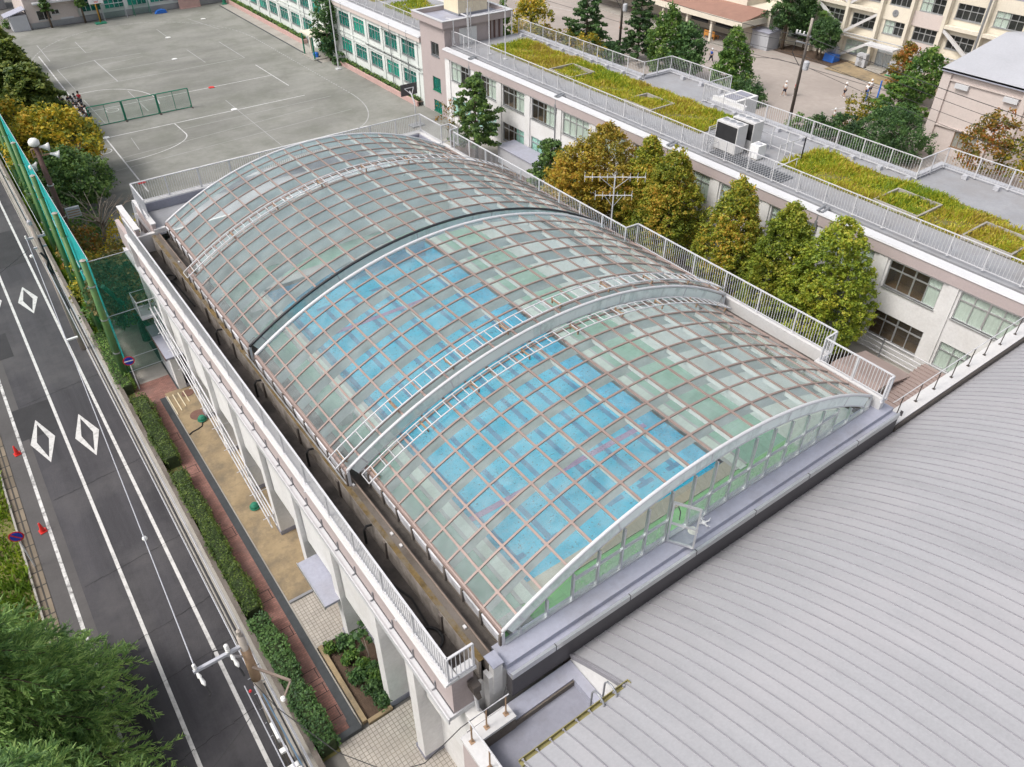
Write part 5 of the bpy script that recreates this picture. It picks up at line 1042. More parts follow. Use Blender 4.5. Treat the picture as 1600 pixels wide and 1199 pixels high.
# outside stair and rails on the pool hall corner, blue-grey canopies
st = thing('outside_stair', 'white stair rail climbing along the pool hall columns', 'stair', (5.0, 34, 0))
mb = MB()
for xo in (4.95, 5.18):
    MB().tube([(xo - 5, 6.6, 4.6), (xo - 5, -8.5, 1.3)], .035, 6).build('handrail', 'rail_paint', st); MB().tube([(xo - 5, 6.6, 3.7), (xo - 5, -8.5, .5)], .03, 6).build('stringer', 'rail_paint', st)
for k in range(11):
    y = 6.4 - 1.47*k; z = 4.55 - .322*k; mb = MB(); mb.tube([(-.05, y, z), (-.05, y, z - .9)], .025, 6).tube([(.18, y, z), (.18, y, z - .9)], .025, 6).tube([(-.3, y, z - .3), (.6, y, z - .3)], .02, 5).build('post', 'rail_paint', st)

mb = MB(); mb.tube([(-.6, 7.0, 4.9), (.7, 7.0, 4.9), (.7, 8.3, 4.9), (-.6, 8.3, 4.9), (-.6, 7.0, 4.9)], .03, 6).tube([(-.6, 7, 4.5), (-.6, 8.3, 4.5)], .025, 6); [mb.tube([(x, y, 3.9), (x, y, 4.9)], .025, 6) for x, y in ((-.6, 7), (.7, 7), (-.6, 8.3), (.05, 7), (-.6, 7.65))]; mb.build('landing_rail', 'rail_paint', st)
MB().box(-.6, .9, 6.9, 8.4, 3.8, 3.9).build('landing', 'shed_grey', st)
cn = thing('canopy', 'blue grey flat canopy over the tiled pool hall entrance', 'canopy', (4.85, 19.7, 2.75)); MB().box(-.25, 1.0, -1.3, 1.25, 0, .12).build('slab', 'membrane', cn); MB().box(-.28, -.25, -1.33, 1.28, -.06, .14).build('edge', 'alu', cn)
cn = thing('canopy', 'blue grey canopy at the far end of the pool hall by the stair', 'canopy', (4.9, 40.6, 2.3)); MB().box(-.3, 1.1, -2.0, 1.9, 0, .12).build('slab', 'membrane', cn); MB().box(-.33, -.3, -2.0, 1.9, -.05, .13).build('edge', 'pole_brown', cn)
sh = thing('tool_shed', 'small grey shed under the far canopy of the pool hall', 'shed', (5.2, 40.6, 0)); MB().box(-.4, .7, -1.8, 1.7, 0, 2.2).build('wall', 'wall_white', sh); MB().box(-.42, -.4, -1.2, .6, .1, 2.0).build('door', 'shed_grey', sh)
for lab, x, y in (('green hose reel on the terrace near the round covers', 4.95, 35.4), ('green hose reel on the terrace at the second column', 4.85, 27.6)):
    t = thing('hose_reel', lab, 'hose reel', (x, y, .06), 0, 'green hose reels on the terrace'); MB().lathe([(.16, 0), (.2, .05), (.2, .2), (.12, .3), (.02, .32)], n=14).build('reel', 'green_paint', t); MB().tube([(.25*math.cos(a)*.9, .25*math.sin(a)*.9, .03 + .008*a) for a in np.linspace(0, 9, 30)], .03, 6).build('hose', 'green_paint', t)
tag(MB().tube([(4.9, 35.2, .08), (4.75, 34.9, .08), (4.5, 34.8, .08), (4.2, 34.75, .08), (3.98, 34.6, .1)], .035, 6).build('wet_hose', 'black_hose'), 'dark hose lying across the beige terrace to the drain', 'hose')
# utility poles
def insul(mb, x, y, z, n=3, r=.055):
    for k in range(n): mb.lathe([(.02, 0), (r, .02), (r, .05), (.02, .08)], (x, y, z + .09*k), 10)
up = thing('utility_pole', 'concrete utility pole with white insulators nearest the feathery cedars', 'utility pole', (1.2, 15.2, 0))
MB().tube([(0, 0, 0), (0, 0, 8.0)], [.17, .11], 12).build('pole', 'pole_concrete', up, True); MB().tube([(0, 0, 5.7), (0, 0, 7.35)], [.152, .135], 12).build('rusty_band', 'pole_wood', up, True); MB().lathe([(.06, 8), (.07, 8.25), (.01, 8.3)]).build('cap', 'pole_concrete', up)
MB().box(-1.5, .12, -.06, .04, 7.5, 7.6).bar((-.55, 0, 7.5), (0, 0, 6.9), .05).build('crossarm', 'cable_pale', up)
mb = MB(); insul(mb, -1.42, 0, 7.6); insul(mb, -.45, 0, 7.6, 4, .07); 
mb.tube([(-1.42, -.05, 7.5), (-1.40, -.16, 7.42), (-1.39, -.2, 7.39), (-1.37, -.32, 7.3), (-1.36, -.42, 7.24)], [.03, .065, .04, .065, .02], 8).tube([(-.42, -.05, 7.5), (-.40, -.16, 7.42), (-.39, -.2, 7.39), (-.37, -.32, 7.3), (-.36, -.42, 7.24)], [.03, .07, .04, .07, .02], 8); mb.build('insulator', 'insulator', up, True)
MB().tube([(-1.36, -.42, 7.24), (-1.32, -.6, 7.05), (-1.36, -.7, 7.1)], .03, 6).tube([(-.36, -.42, 7.24), (-.32, -.62, 7.0)], .03, 6).tube([(-.45, .1, 7.65), (-.8, .35, 7.5), (-1.0, .1, 7.2)], .025, 6).build('arrester', 'black_matte', up)
MB().bar((0, -.2, 6.6), (.75, -1.3, 6.6), .07).bar((.75, -1.3, 6.6), (.35, -1.6, 6.4), .05).build('bracket', 'rusty_rail', up)
mb = MB(); insul(mb, .35, -1.6, 6.35, 2, .07); mb.box(-.22, -.12, -1.9, -1.3, 4.9, 5.15).box(-.3, -.08, -2.35, -2.2, 5.0, 5.1).box(-.55, 0, -3.1, -2.95, 5.2, 5.34).tube([(-.02, -3.1, 5.2), (.08, -4.1, 5.1)], .08, 8); mb.build('fittings', 'insulator', up)
MB().lathe([(.03, 0), (.05, .03), (.03, .08)], (-.35, -.9, 6.55), 10).build('red_marker', 'sign_red', up)
mb = MB(); [mb.bar((-.24 if k % 2 else 0, 0, z), (0 if k % 2 else .24, 0, z), .02) for k, z in enumerate(np.arange(1.8, 6.6, .45))]; mb.build('step_bolts', 'steel_grey', up)
u2 = thing('utility_pole', 'concrete utility pole with a crossarm by the grass verge near the green net posts', 'utility pole', (1.3, 46.3, 0))
MB().tube([(0, 0, 0), (0, 0, 8.4)], [.17, .11], 12).build('pole', 'pole_concrete', u2, True); MB().lathe([(.11, 8.4), (.12, 8.6), (.02, 8.7)], n=12).build('cap', 'cable_pale', u2); MB().box(-.5, .5, -.05, .05, 7.6, 7.7).box(-.3, .35, -.05, .05, 7.0, 7.08).build('crossarm', 'cable_pale', u2)
[(lambda m: (insul(m, x, 0, 7.7, 2), m.build('insulator', 'insulator', u2)))(MB()) for x in (-.45, .0, .45)]; MB().tube([(-.1, -.2, 6.8), (.1, -.3, 6.3), (-.05, -.2, 5.8), (.1, -.25, 5.2)], .06, 6).tube([(.12, -.1, 7.6), (.15, -.2, 3.0)], .05, 6).build('cable_drop', 'black_matte', u2); MB().box(-.75, -.15, -4.0, -3.88, 3.2, 3.28).build('lamp_arm', 'cloth_white', u2)
MB().lathe([(.02, 0), (.1, .06), (.1, .14), (.02, .2)], (-.55, .3, 6.4), 12).build('globe', 'insulator', u2)
def wire(lab, a, b, sag, r=.014, m='cable', name='wire'):
    a, b = Vector(a), Vector(b); pts = [a.lerp(b, q/24) - Vector((0, 0, sag*4*(q/24)*(1-q/24))) for q in range(25)]
    return tag(MB().tube(pts, r, 5).build(name, m), lab, 'wire')
wire('pale wire from the near utility pole crossarm up the road to the second pole', (-.22, 15.2, 7.62), (.85, 46.3, 7.7), .35, .02, 'cable_pale')
wire('dark bundle of telephone cable along the gutter wall between the two utility poles', (1.3, 15.3, 5.6), (1.4, 46.1, 5.4), .5, .045, 'cable')
wire('thin dark cable between the two utility poles, beside the thick bundle', (1.22, 15.3, 5.1), (1.3, 46.1, 5.0), .5, .02, 'cable')
wire('pale cable between the two utility poles, below the crossarms', (1.1, 15.3, 6.0), (1.2, 46.1, 6.2), .4, .022, 'cable_pale')
wire('dark cable bundle continuing up the road from the second utility pole', (1.4, 46.3, 5.4), (1.5, 90, 5.4), .6, .04)
wire('pale wire continuing up the road from the second utility pole', (1.75, 46.3, 7.75), (1.9, 90, 7.7), .6, .016, 'cable_pale')
wire('pale cable running on toward the viewer from the near utility pole', (1.05, 14.9, 5.8), (1.1, 4, 5.6), .3, .03, 'cable_pale')
wire('blue grey cable running on toward the viewer from the near utility pole', (1.2, 14.9, 5.2), (1.5, 4, 5.0), .3, .025, 'cable_blue')
wire('dark service wire crossing the road from the second utility pole', (.9, 46.2, 7.2), (-9, 38, 7.2), .4, .012)
wire('thin dark wire crossing the road from the near utility pole', (.9, 14.7, 5.0), (-8, 10.5, 4.6), .3, .012)
for k, (x, z, r, m) in enumerate(((.95, 4.7, .02, 'cable'), (1.35, 4.9, .03, 'cable'), (1.5, 4.5, .02, 'cable_pale'), (.8, 5.3, .018, 'cable_pale'), (1.12, 4.3, .026, 'cable'))):
    wire(['thin dark cable nearest the road, running on from the near utility pole', 'thick dark cable running on from the near utility pole above the wall', 'pale cable over the gutter wall, running on from the near utility pole', 'thin pale cable nearest the road, running on from the near utility pole', 'low dark cable running on from the near utility pole'][k], (x, 15.1, z + .5), (x + .1, 3, z), .25, r, m)
tag(MB().lathe([(.01, 0), (.07, .03), (.09, .09), (.07, .15), (.01, .18)], n=12).build('wire_ball', 'insulator', loc=(.0, 21.4, 7.15)), 'small white marker ball on the pale wire over the road', 'marker ball')
# loudspeaker pole
sp = thing('speaker_pole', 'brown pole with white horn loudspeakers beside the teal net', 'speaker pole', (3.7, 57.6, 0))
MB().tube([(0, 0, 0), (0, 0, 8.6)], [.2, .15], 12).build('pole', 'pole_brown', sp, True); MB().box(-.35, .75, -.05, .05, 7.9, 7.98).box(-.35, .75, -.05, .05, 8.4, 8.48).box(-.35, -.28, -.05, .05, 7.98, 8.4).box(.2, .26, -.05, .05, 7.98, 8.4).build('bracket', 'pole_wood', sp)
def horn(x, y, z, dx, dy):
    q = Vector((dx, dy, -.25)).normalized(); p = Vector((x, y, z)); MB().tube([p, p + q*.18, p + q*.4, p + q*.55], [.07, .09, .18, .29], 16, cap=True).build('horn', 'insulator', sp, True)
horn(.2, -.1, 8.55, .9, .1); horn(.65, -.15, 8.0, .9, -.2); horn(-.3, -.1, 7.6, -.5, -.6)
MB().lathe([(.16, 8.6), (.33, 8.72), (.33, 8.95), (.2, 9.1), (.02, 9.14)], n=16).build('lamp_globe', 'insulator', sp, True); mb = MB(); [mb.tube([(0, 0, z), (0, 0, z+.07)], .21, 12) for z in (5.9, 3.6)]; mb.build('band', 'alu', sp)
MB().box(.25, 1.15, -.1, .1, 3.4, 4.1).build('board', 'shed_grey', sp); mb = MB(); [mb.box(.32, 1.08, -.12, -.1, z, z + .07) for z in (3.5, 3.68, 3.86)]; mb.build('notice_lines', 'pole_wood', sp)
# signs
def nosign(lab, x, y, h, rz):
    t = thing('road_sign', lab, 'road sign', (x, y, 0), rz, 'round no parking signs')
    MB().tube([(0, 0, 0), (0, 0, h + .25)], .032, 8).build('post', 'alu_white', t)
    d_ = lambda r, z, n, m: (lambda o: (setattr(o, 'rotation_euler', (R_(90), 0, 0)), setattr(o, 'location', (0, z, h))))(MB().lathe([(r, 0), (r, .012), (0, .012)], n=28).build(n, m, t))
    d_(.30, -.035, 'rim', 'sign_red'); d_(.235, -.049, 'face', 'sign_blue')
    o = MB().box(-.235, .235, -.03, .03, 0, .01).build('slash', 'sign_red' if 'grass' in lab else 'insulator', t); o.rotation_euler = (R_(90), R_(45) if 'grass' in lab else 0, 0); o.location = (0, -.062, h)
nosign('round red and blue no parking sign at the grass edge left of the road', -4.42, 30.1, 2.1, R_(-12)); nosign('round red and blue sign with a pale bar by the green corner post', 2.95, 40.2, 2.1, R_(-8))
for x, y, l in ((-3.71, 38.5, 'red traffic cone on the road shoulder, the farther of two'), (-3.71, 32.1, 'red traffic cone on the road shoulder, the nearer of two')):
    t = thing('traffic_cone', l, 'traffic cone', (x, y, .008), .2, 'red traffic cones on the road shoulder'); MB().lathe([(.125, .03), (.11, .08), (.04, .56), (.02, .58)], n=16).build('cone', 'cone_red', t, True); MB().box(-.16, .16, -.16, .16, 0, .035).build('base', 'cone_red', t)
# practice fence on the sports ground
FG = 'green framed net panels on the sports ground'
for i, (xa, xb) in enumerate(((10.9, 14.05), (14.15, 17.4), (17.5, 20.7))):
    t = thing('practice_net', ['green framed net panel next to the lined up pupils', 'middle green framed net panel', 'green framed net panel farthest from the pupils'][i], 'net panel', ((xa+xb)/2, 85, 0), 0, FG); w = (xb-xa)/2
    MB().tube([(-w, 0, .05), (w, 0, .05)], .04, 6).tube([(-w, 0, 1.95), (w, 0, 1.95)], .05, 6).tube([(-w, 0, .05), (-w, 0, 1.95)], .06, 6).tube([(w, 0, .05), (w, 0, 1.95)], .06, 6).tube([(0, 0, .05), (0, 0, 1.95)], .03, 6).build('frame', 'green_paint', t); MB().quad((-w, 0, .05), (w, 0, .05), (w, 0, 1.95), (-w, 0, 1.95)).build('net', 'net_court', t)
    MB().bar((w, -.45, .04), (w, .45, .04), .08).bar((-w, -.45, .04), (-w, .45, .04), .08).build('foot', 'steel_dark', t)
# TV aerial beside the pool roof
tv = thing('tv_aerial', 'television aerial with two sets of rods before the yellow trees', 'aerial', (26.3, 27.0, 0)); MB().tube([(0, 0, 0), (0, 0, 11.6)], .035, 8).build('mast', 'alu_white', tv)
for z, L, n in ((11.5, 1.55, 9), (10.5, .95, 6)):
    dx, dy = .80, -.60; MB().tube([(-dx*L, -dy*L, z), (dx*L, dy*L, z)], .022, 6).tube([(-dx*L*.5, -dy*L*.5, z), (0, 0, z-.65), (dx*L*.5, dy*L*.5, z)], .014, 5).build('boom', 'alu_white', tv); mb = MB()
    for k in range(n):
        q = -1 + 2*k/(n-1); h = .18 + .08*abs(q); mb.tube([(dx*L*q, dy*L*q, z-h), (dx*L*q, dy*L*q, z+h)], .012, 5); mb.tube([(dx*L*q - .1, dy*L*q - .15, z+.01), (dx*L*q + .1, dy*L*q + .15, z+.01)], .01, 5)
    mb.build('rods', 'alu_white', tv)
# poles and wires beyond the school
for i, (x, y, h) in enumerate(((67.5, 45.3, 9.6), (68.3, 71.4, 9.8))):
    t = thing('utility_pole', ['dark utility pole with a cluster of fittings rising behind the roof condensers', 'dark utility pole between the cedars behind the school roof'][i], 'utility pole', (x, y, 0)); MB().tube([(0, 0, 0), (0, 0, h)], [.17, .11], 10).build('pole', 'steel_dark', t, True); MB().tube([(0, 0, h - 1.8), (0, 0, h + .1)], [.14, .12], 10).build('upper_pole', 'pole_concrete', t, True)
    MB().box(-.08, .08, -.3, 1.4, h - 1.5, h - 1.4).box(-.08, .08, -.3, 1.2, h - 2.2, h - 2.1).build('crossarm', 'steel_grey', t); mb = MB(); [insul(mb, 0, q, h - 1.4, 3, .09) for q in (.1, .55, 1.0, 1.35)]; mb.build('insulator', 'insulator', t); MB().tube([(0, 1.2, h - 2.2), (-.1, 1.3, h - 3.2), (0, .3, h - 4.2)], .035, 6).build('cable_drop', 'black_matte', t); MB().lathe([(.26, 0), (.28, .1), (.28, .7), (.2, .8)], (0, -.45, h - 4.4), 12).build('transformer', 'shed_grey', t)
wl = ['upper thick wire', 'second wire', 'third wire', 'lowest wire']
for k, (z, s, r) in enumerate(((8.1, .5, .03), (7.5, .7, .022), (6.4, .5, .02), (5.6, .6, .02))):
    wire(wl[k] + ' running past the condenser side pole toward the right edge', (67.4, 45.3, z), (62, 4, z - .3), s, r); wire(wl[k] + ' running between the two dark poles behind the school', (67.4, 45.3, z), (68.3, 71.4, z), s, r); wire(wl[k] + ' running from the cedar side pole toward the top left', (68.3, 71.4, z), (70, 140, z), s, r)
for x, y, h in ((80.6, 44.1, 1.9), (79.0, 44.4, 1.2), (79.9, 43.7, 1.6)):
    tag(MB().tube([(0, 0, 0), (0, 0, h)], .08, 8).lathe([(.08, h), (.1, h + .03), (.02, h + .06)]).build('blue_post', 'plastic_blue', loc=(x, y, 0)), {1.9: 'tallest blue play post in the second schoolyard', 1.2: 'shortest blue play post in the second schoolyard', 1.6: 'middle height blue play post in the second schoolyard'}[h], 'post', 'blue posts in the second schoolyard')
t = thing('parked_machine', 'green and black tarpaulined machine by the red mat', 'machine', (6.5, 119.2, 0)); MB().prism([(-1.6, 0), (1.6, 0), (1.3, 1.2), (.2, 1.7), (-1.3, 1.3)], 'y', -.9, .9).build('tarpaulin', 'green_paint', t); MB().prism([(.3, 1.0), (1.9, .15), (1.9, .25), (.3, 1.75)], 'y', -.95, .95).build('cover', 'black_matte', t)
tag(MB().box(-1.6, 1.6, -.5, .5, 0, .12).build('mat', 'cone_red', loc=(8.2, 116.6, .01)), 'long red mat at the edge of the sports ground', 'mat')

# ------------------------------------------------------------------ people
def skinned(edges, verts, radii, name, mat, parent, sub=1):
    me = bpy.data.meshes.new(name); me.from_pydata(verts, edges, []); o = bpy.data.objects.new(name, me); COL.objects.link(o)
    m = o.modifiers.new('s', 'SKIN'); m.use_smooth_shade = True
    for v, r in zip(me.skin_vertices[0].data, radii): v.radius = (r, r)
    me.skin_vertices[0].data[0].use_root = True
    o.modifiers.new('u', 'SUBSURF').levels = sub
    dg = bpy.context.evaluated_depsgraph_get(); me2 = bpy.data.meshes.new_from_object(o.evaluated_get(dg)); bpy.data.objects.remove(o); me2.name = name
    me2.materials.clear(); me2.materials.append(MAT[mat]); o2 = bpy.data.objects.new(name, me2); COL.objects.link(o2); o2.parent = parent; return o2
def person(label, pose, shirt, legs, hat, hatm):
    t = thing('person', label, 'person', (0, 0, 0)); k = 1.0
    w = pose == 'walk'; s = .22 if w else .0
    V = [(0,0,.78), (0,0,1.02), (0,0,1.22), (0,0,1.32), (0,.01,1.42), (0,.0,1.52),
         (.15,0,1.2), (.20,.12*w,.98), (.20,.22*w,.78), (-.15,0,1.2), (-.20,-.10*w,.98), (-.20,-.12*w,.78),
         (.08,0,.74), (.09,s*.6,.42), (.09,s,.08), (.09,s+.12,.03), (-.08,0,.74), (-.09,-s*.3,.42), (-.09,-s,.10), (-.09,-s+.12,.04)]
    E = [(0,1),(1,2),(2,3),(3,4),(4,5),(2,6),(6,7),(7,8),(2,9),(9,10),(10,11),(0,12),(12,13),(13,14),(14,15),(0,16),(16,17),(17,18),(18,19)]
    Rr = [.11,.10,.11,.05,.085,.07,.05,.04,.035,.05,.04,.035,.085,.06,.04,.04,.085,.06,.04,.04]
    skinned(E, V, Rr, 'body', 'skin', t)
    skinned([(0,1),(1,2),(2,3),(3,4),(2,5),(5,6)], [(0,0,.84),(0,0,1.04),(0,0,1.22),(.15,0,1.21),(.195,.08*w,1.03),(-.15,0,1.21),(-.195,-.06*w,1.03)], [.135,.125,.13,.07,.06,.07,.06], 'shirt', shirt, t)
    low = .42 if legs == 'short' else .10
    skinned([(0,1),(1,2),(0,3),(3,4)], [(0,0,.8),(.085,0,.72),(.09,s*(.6 if low > .3 else 1),low),(-.085,0,.72),(-.09,-s*(.3 if low > .3 else 1),low)], [.13,.105,.075,.105,.075], 'trousers', 'cloth_navy', t)
    MB().lathe([(.10, 1.40), (.115, 1.46), (.10, 1.55), (.05, 1.6), (0, 1.605)] if hat == 'hair' else [(.14, 1.47), (.115, 1.49), (.11, 1.55), (.06, 1.61), (0, 1.62)], (0, -.01, 0), 14).build(hat, hatm, t, True)
    MB().box(.055, .125, s-.04, s+.16, 0, .06).box(-.125, -.055, -s-.04, -s+.16, 0, .06).build('shoes', 'cloth_white', t)
    return t
PG = 'pupils lined up at the end of the net panels'
A1 = person('', 'stand', 'cloth_white', 'short', 'hair', 'hair'); A2 = person('', 'stand', 'cloth_navy', 'long', 'hair', 'hair'); A3 = person('', 'stand', 'cloth_red', 'long', 'hair', 'hair')
rowx = [(8.9, 10), (9.75, 9), (10.5, 9), (11.05, 9)]; seen = {'A1': 0, 'A2': 0}
pts = []
for ci, (x, n) in enumerate(rowx):
    for k in range(n): pts.append((ci, k, x + rr.uniform(-.1, .1) + (k*.0), 91.6 - k*.72 + rr.uniform(-.12, .12)))
coltxt = ['column farthest from the net', 'second column from the net side trees', 'third column', 'column closest to the net']
for n, (ci, k, x, y) in enumerate(pts):
    src = A1 if (n*7 + ci) % 3 else A2; kind = 'white shirt and dark shorts' if src is A1 else 'dark navy clothes'
    lab = f'pupil in {kind} in the lines by the green nets'
    if src['label'] == '': src.location = (x, y, 0.01); src.rotation_euler = (0, 0, -.4); src['label'] = lab; src['group'] = PG
    else: dup(src, (x, y, .01), -.4 + rr.uniform(-.3, .3), lab, PG, rr.uniform(.9, 1.05))
A3.location = (11.5, 92.0, .01); A3.rotation_euler = (0, 0, 2.5); A3['label'] = 'person in red top standing at the head of the pupil lines'
A4 = person('person in blue running across the second schoolyard by the conical tree', 'walk', 'cloth_blue', 'long', 'cap', 'cloth_white'); A4.location = (76.2, 63.7, .01); A4.rotation_euler = (0, 0, 1.2)
A5 = person('person in a white cap and white shirt alone in the middle of the second yard', 'walk', 'cloth_white', 'short', 'cap', 'cloth_white'); A5.location = (78.3, 46.6, .01)
A6 = person('person in a red top beside the dark utility pole in the second yard', 'stand', 'cloth_red', 'long', 'cap', 'cloth_white'); A6.location = (74.4, 50.0, .01)
YG = 'people in the second schoolyard'
dup(A5, (73.5, 50.7, .01), 1.0, 'person in a white cap next to the one in the red top', YG); dup(A5, (80.2, 45.2, .01), 2.0, 'person in a white cap nearest the blue posts', YG); dup(A5, (81.4, 45.6, .01), -1.0, 'person in a white cap just behind the blue posts', YG)
dup(A5, (77.4, 80.9, .01), 1.0, 'person in white seen between the two layered cedars', YG); dup(A2, (87.9, 85.0, .01), 1.0, 'person in dark clothes near the red porch roof', YG); dup(A2, (88.0, 91.4, .01), -1.0, 'person in dark clothes farthest off in the second yard', YG)
dup(A5, (70.6, 42.5, .01), .4, 'person in white half hidden behind the school roof shrubs', YG); dup(A1, (71.6, 41.8, .01), .4, 'dark haired person half hidden behind the school roof shrubs', YG)
# ------------------------------------------------------------------ vegetation
def leaf_quads(c, n, size, rng, flat=.0, outward=None, aspect=1.0):
    """n leaves at centres c with random tilt"""
    a = rng.normal(size=(n, 3)); a /= np.linalg.norm(a, axis=1)[:, None]
    if outward is not None: a = a*.75 + outward*.7 + np.array([0, 0, .35]); a /= np.linalg.norm(a, axis=1)[:, None]
    b = rng.normal(size=(n, 3)); u = np.cross(a, b); u /= np.linalg.norm(u, axis=1)[:, None]; w = np.cross(a, u)
    s = (size*(.55 + .9*rng.random(n)))[:, None]; u = u*s*aspect; w = w*s
    v = np.empty((n, 4, 3)); v[:,0] = c-u; v[:,1] = c-w*.62; v[:,2] = c+u; v[:,3] = c+w*.62
    return v.reshape(-1, 3)
def crown(seed, h0, h1, prof, rmax, clumps, per, leaf, cr, ragged=.18, squash=.8, fill=.55):
    """clumps of leaves through a crown; prof(t) is the relative radius at height fraction t"""
    rng = np.random.default_rng(seed); cs = []
    lob = [(rng.uniform(0, 6.28), rng.uniform(.5, 1.2), rng.integers(2, 5)) for _ in range(3)]
    tries = 0
    while len(cs) < clumps and tries < clumps*30:
        tries += 1; t = rng.random(); r = prof(t)
        if rng.random() > r + .12: continue
        a = rng.uniform(0, 2*math.pi); rag = 1 + ragged*sum(math.sin(k*a + ph + q*5*t) for ph, q, k in lob)*.6
        u = (fill + (1-fill)*rng.random()**.6) if rng.random() < .82 else rng.random()
        R = rmax*r*u*rag; cs.append((R*math.cos(a), R*math.sin(a), h0 + (h1-h0)*t + rng.normal()*cr*.4))
    cs = np.array(cs); n = len(cs)*per; k = np.repeat(np.arange(len(cs)), per)
    off = rng.normal(size=(n, 3)); off /= np.linalg.norm(off, axis=1)[:, None]; off *= (rng.random(n)**.5)[:, None]; sz = cr*(.6 + .8*rng.random(len(cs)))[k][:, None]
    p = cs[k] + off*sz*np.array([1, 1, squash])
    return leaf_quads(p, n, leaf, rng, outward=off)
def trunk(seed, h, r, parent, bark='bark', limbs=6, spread=.5, h0=.3, name='trunk'):
    rng = random.Random(seed); mb = MB(); pts = [(0, 0, -.05)]
    for k in range(1, 6): pts.append((rng.uniform(-.05, .05)*k*.6*r*6, rng.uniform(-.05, .05)*k*.6*r*6, h*k/5))
    mb.tube(pts, [r*(1 - .8*k/5) for k in range(6)], 8)
    for k in range(limbs):
        t = h0 + (1-h0)*(k + .5)/limbs*.85; a = k*2.4 + rng.uniform(-.4, .4); z = h*t; L = spread*(1.15 - t*.75); f = min(4, int(t*5)); b = pts[f]; b2 = pts[f+1]; q = t*5 - f
        s = (b[0]+(b2[0]-b[0])*q, b[1]+(b2[1]-b[1])*q, z)
        mb.tube([s, (s[0]+L*.5*math.cos(a), s[1]+L*.5*math.sin(a), z+L*.3), (s[0]+L*math.cos(a+.15), s[1]+L*math.sin(a+.15), z+L*.65)], [r*.42*(1.1-t), r*.28*(1.1-t), r*.07], 6)
    return mb.build(name, bark, parent, True)
OVAL = lambda t: math.sqrt(max(0, 1 - (2*t - 1)**2))
EGG = lambda t: max(0, (math.sin(math.pi*min(1, t**.75)))**.7)
CONE = lambda t: max(0, (1 - t)**.75)*min(1, .45 + t*5) 
GINK = lambda t: max(.0, min(1, .7 + 1.2*t) * (1 - max(0, t - .22)/.78)**.56)
DOME = lambda t: math.sqrt(max(0, 1 - t*t*.97))
def tree(label, loc, h0, h1, prof, r, leafm, kind='tree', name='broadleaf_tree', seed=1, clumps=150, per=34, leaf=.13, cr=.5, ragged=.18, bark='bark', tr=.14, limbs=7, group=None, squash=.8, fill=.55, cat='tree'):
    t = thing(name, label, cat, loc, group=group)
    trunk(seed, h1*.82, tr, t, bark, limbs, r*.75)
    quads_obj('crown', crown(seed, h0, h1, prof, r, clumps, per, leaf, cr, ragged, squash, fill), leafm, parent=t)
    return t
def bush(label, loc, rx, ry, h, leafm, seed=1, n=24, per=50, leaf=.06, cr=.25, name='shrub', group=None, cat='shrub', stem=True):
    t = thing(name, label, cat, loc, group=group)
    v = crown(seed, .1, h, DOME, rx, n, per, leaf, min(cr*max(rx, .6), .5), .15, .8, .5); v[:, 1] *= ry/rx
    quads_obj('foliage', v, leafm, parent=t)
    if stem:
        mb = MB()
        for k in range(5): a = k*1.26; mb.tube([(0, 0, 0), (.25*rx*math.cos(a), .25*ry*math.sin(a), h*.4), (.5*rx*math.cos(a), .5*ry*math.sin(a), h*.75)], [.03, .02, .008], 5)
        mb.build('stem', 'bark', t)
    return t
def hedge(label, x0, x1, y0, y1, h, leafm, seed, dens=330, leaf=.042, name='hedge', z=0.0, round_=.25):
    t = thing(name, label, 'hedge', ((x0+x1)/2, (y0+y1)/2, z)); rng = np.random.default_rng(seed); L, Wd = y1-y0, x1-x0; n = int(dens*L*(Wd + 2*h))
    side = rng.random(n); y = (rng.random(n) - .5)*L; bump = .10*np.sin(y*2.1 + seed) + .08*np.sin(y*4.7) + .05*np.sin(y*9.1)
    top = side < Wd/(Wd + 2*h); x = np.where(top, (rng.random(n) - .5)*Wd, np.where(rng.random(n) < .5, -Wd/2, Wd/2)*(1 - .12*rng.random(n))); zz = np.where(top, h - .16*(2*np.abs(x)/Wd)**3, rng.random(n)*h*.97)
    x = x*(1 + bump*1.1) + .05*np.sin(y*1.3); zz = zz*(1 + bump*.6)
    p = np.c_[x, y, zz] + rng.normal(size=(n, 3))*.045; out = np.c_[np.where(top, 0, np.sign(x)), np.zeros(n), np.where(top, 1., .2)]
    quads_obj('foliage', leaf_quads(p, n, leaf, rng, outward=out), leafm, parent=t)
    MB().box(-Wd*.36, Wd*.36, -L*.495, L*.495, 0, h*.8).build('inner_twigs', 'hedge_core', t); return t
# ginkgo and cherry row between pool and school
YT = 'yellowing trees between the pool hall and the school'
g1 = tree('big yellow green tree with a bronze tip, nearest the walkway', (37.3, 20.0, 0), .9, 8.7, GINK, 3.0, 'ginkgo_green_leaf', name='ginkgo_tree', seed=3, clumps=1050, per=36, leaf=.075, cr=.25, tr=.17, group=YT, ragged=.12)
g2 = tree('yellow green tree second from the walkway, slimmer than its neighbours', (36.9, 23.1, 0), .8, 8.5, GINK, 2.45, 'ginkgo_green_leaf', name='ginkgo_tree', seed=4, clumps=1050, per=36, leaf=.075, cr=.25, tr=.15, group=YT, ragged=.14)
tree('golden topped yellow green tree third from the walkway', (37.3, 27.2, 0), .8, 8.4, GINK, 2.35, 'ginkgo_leaf', name='ginkgo_tree', seed=5, clumps=1050, per=36, leaf=.075, cr=.25, tr=.15, group=YT, ragged=.14)
tree('golden tree directly behind the television aerial rods, right half', (37.7, 33.0, 0), .8, 8.3, GINK, 2.6, 'ginkgo_leaf', name='ginkgo_tree', seed=6, clumps=1050, per=36, leaf=.075, cr=.25, tr=.15, group=YT, ragged=.16)
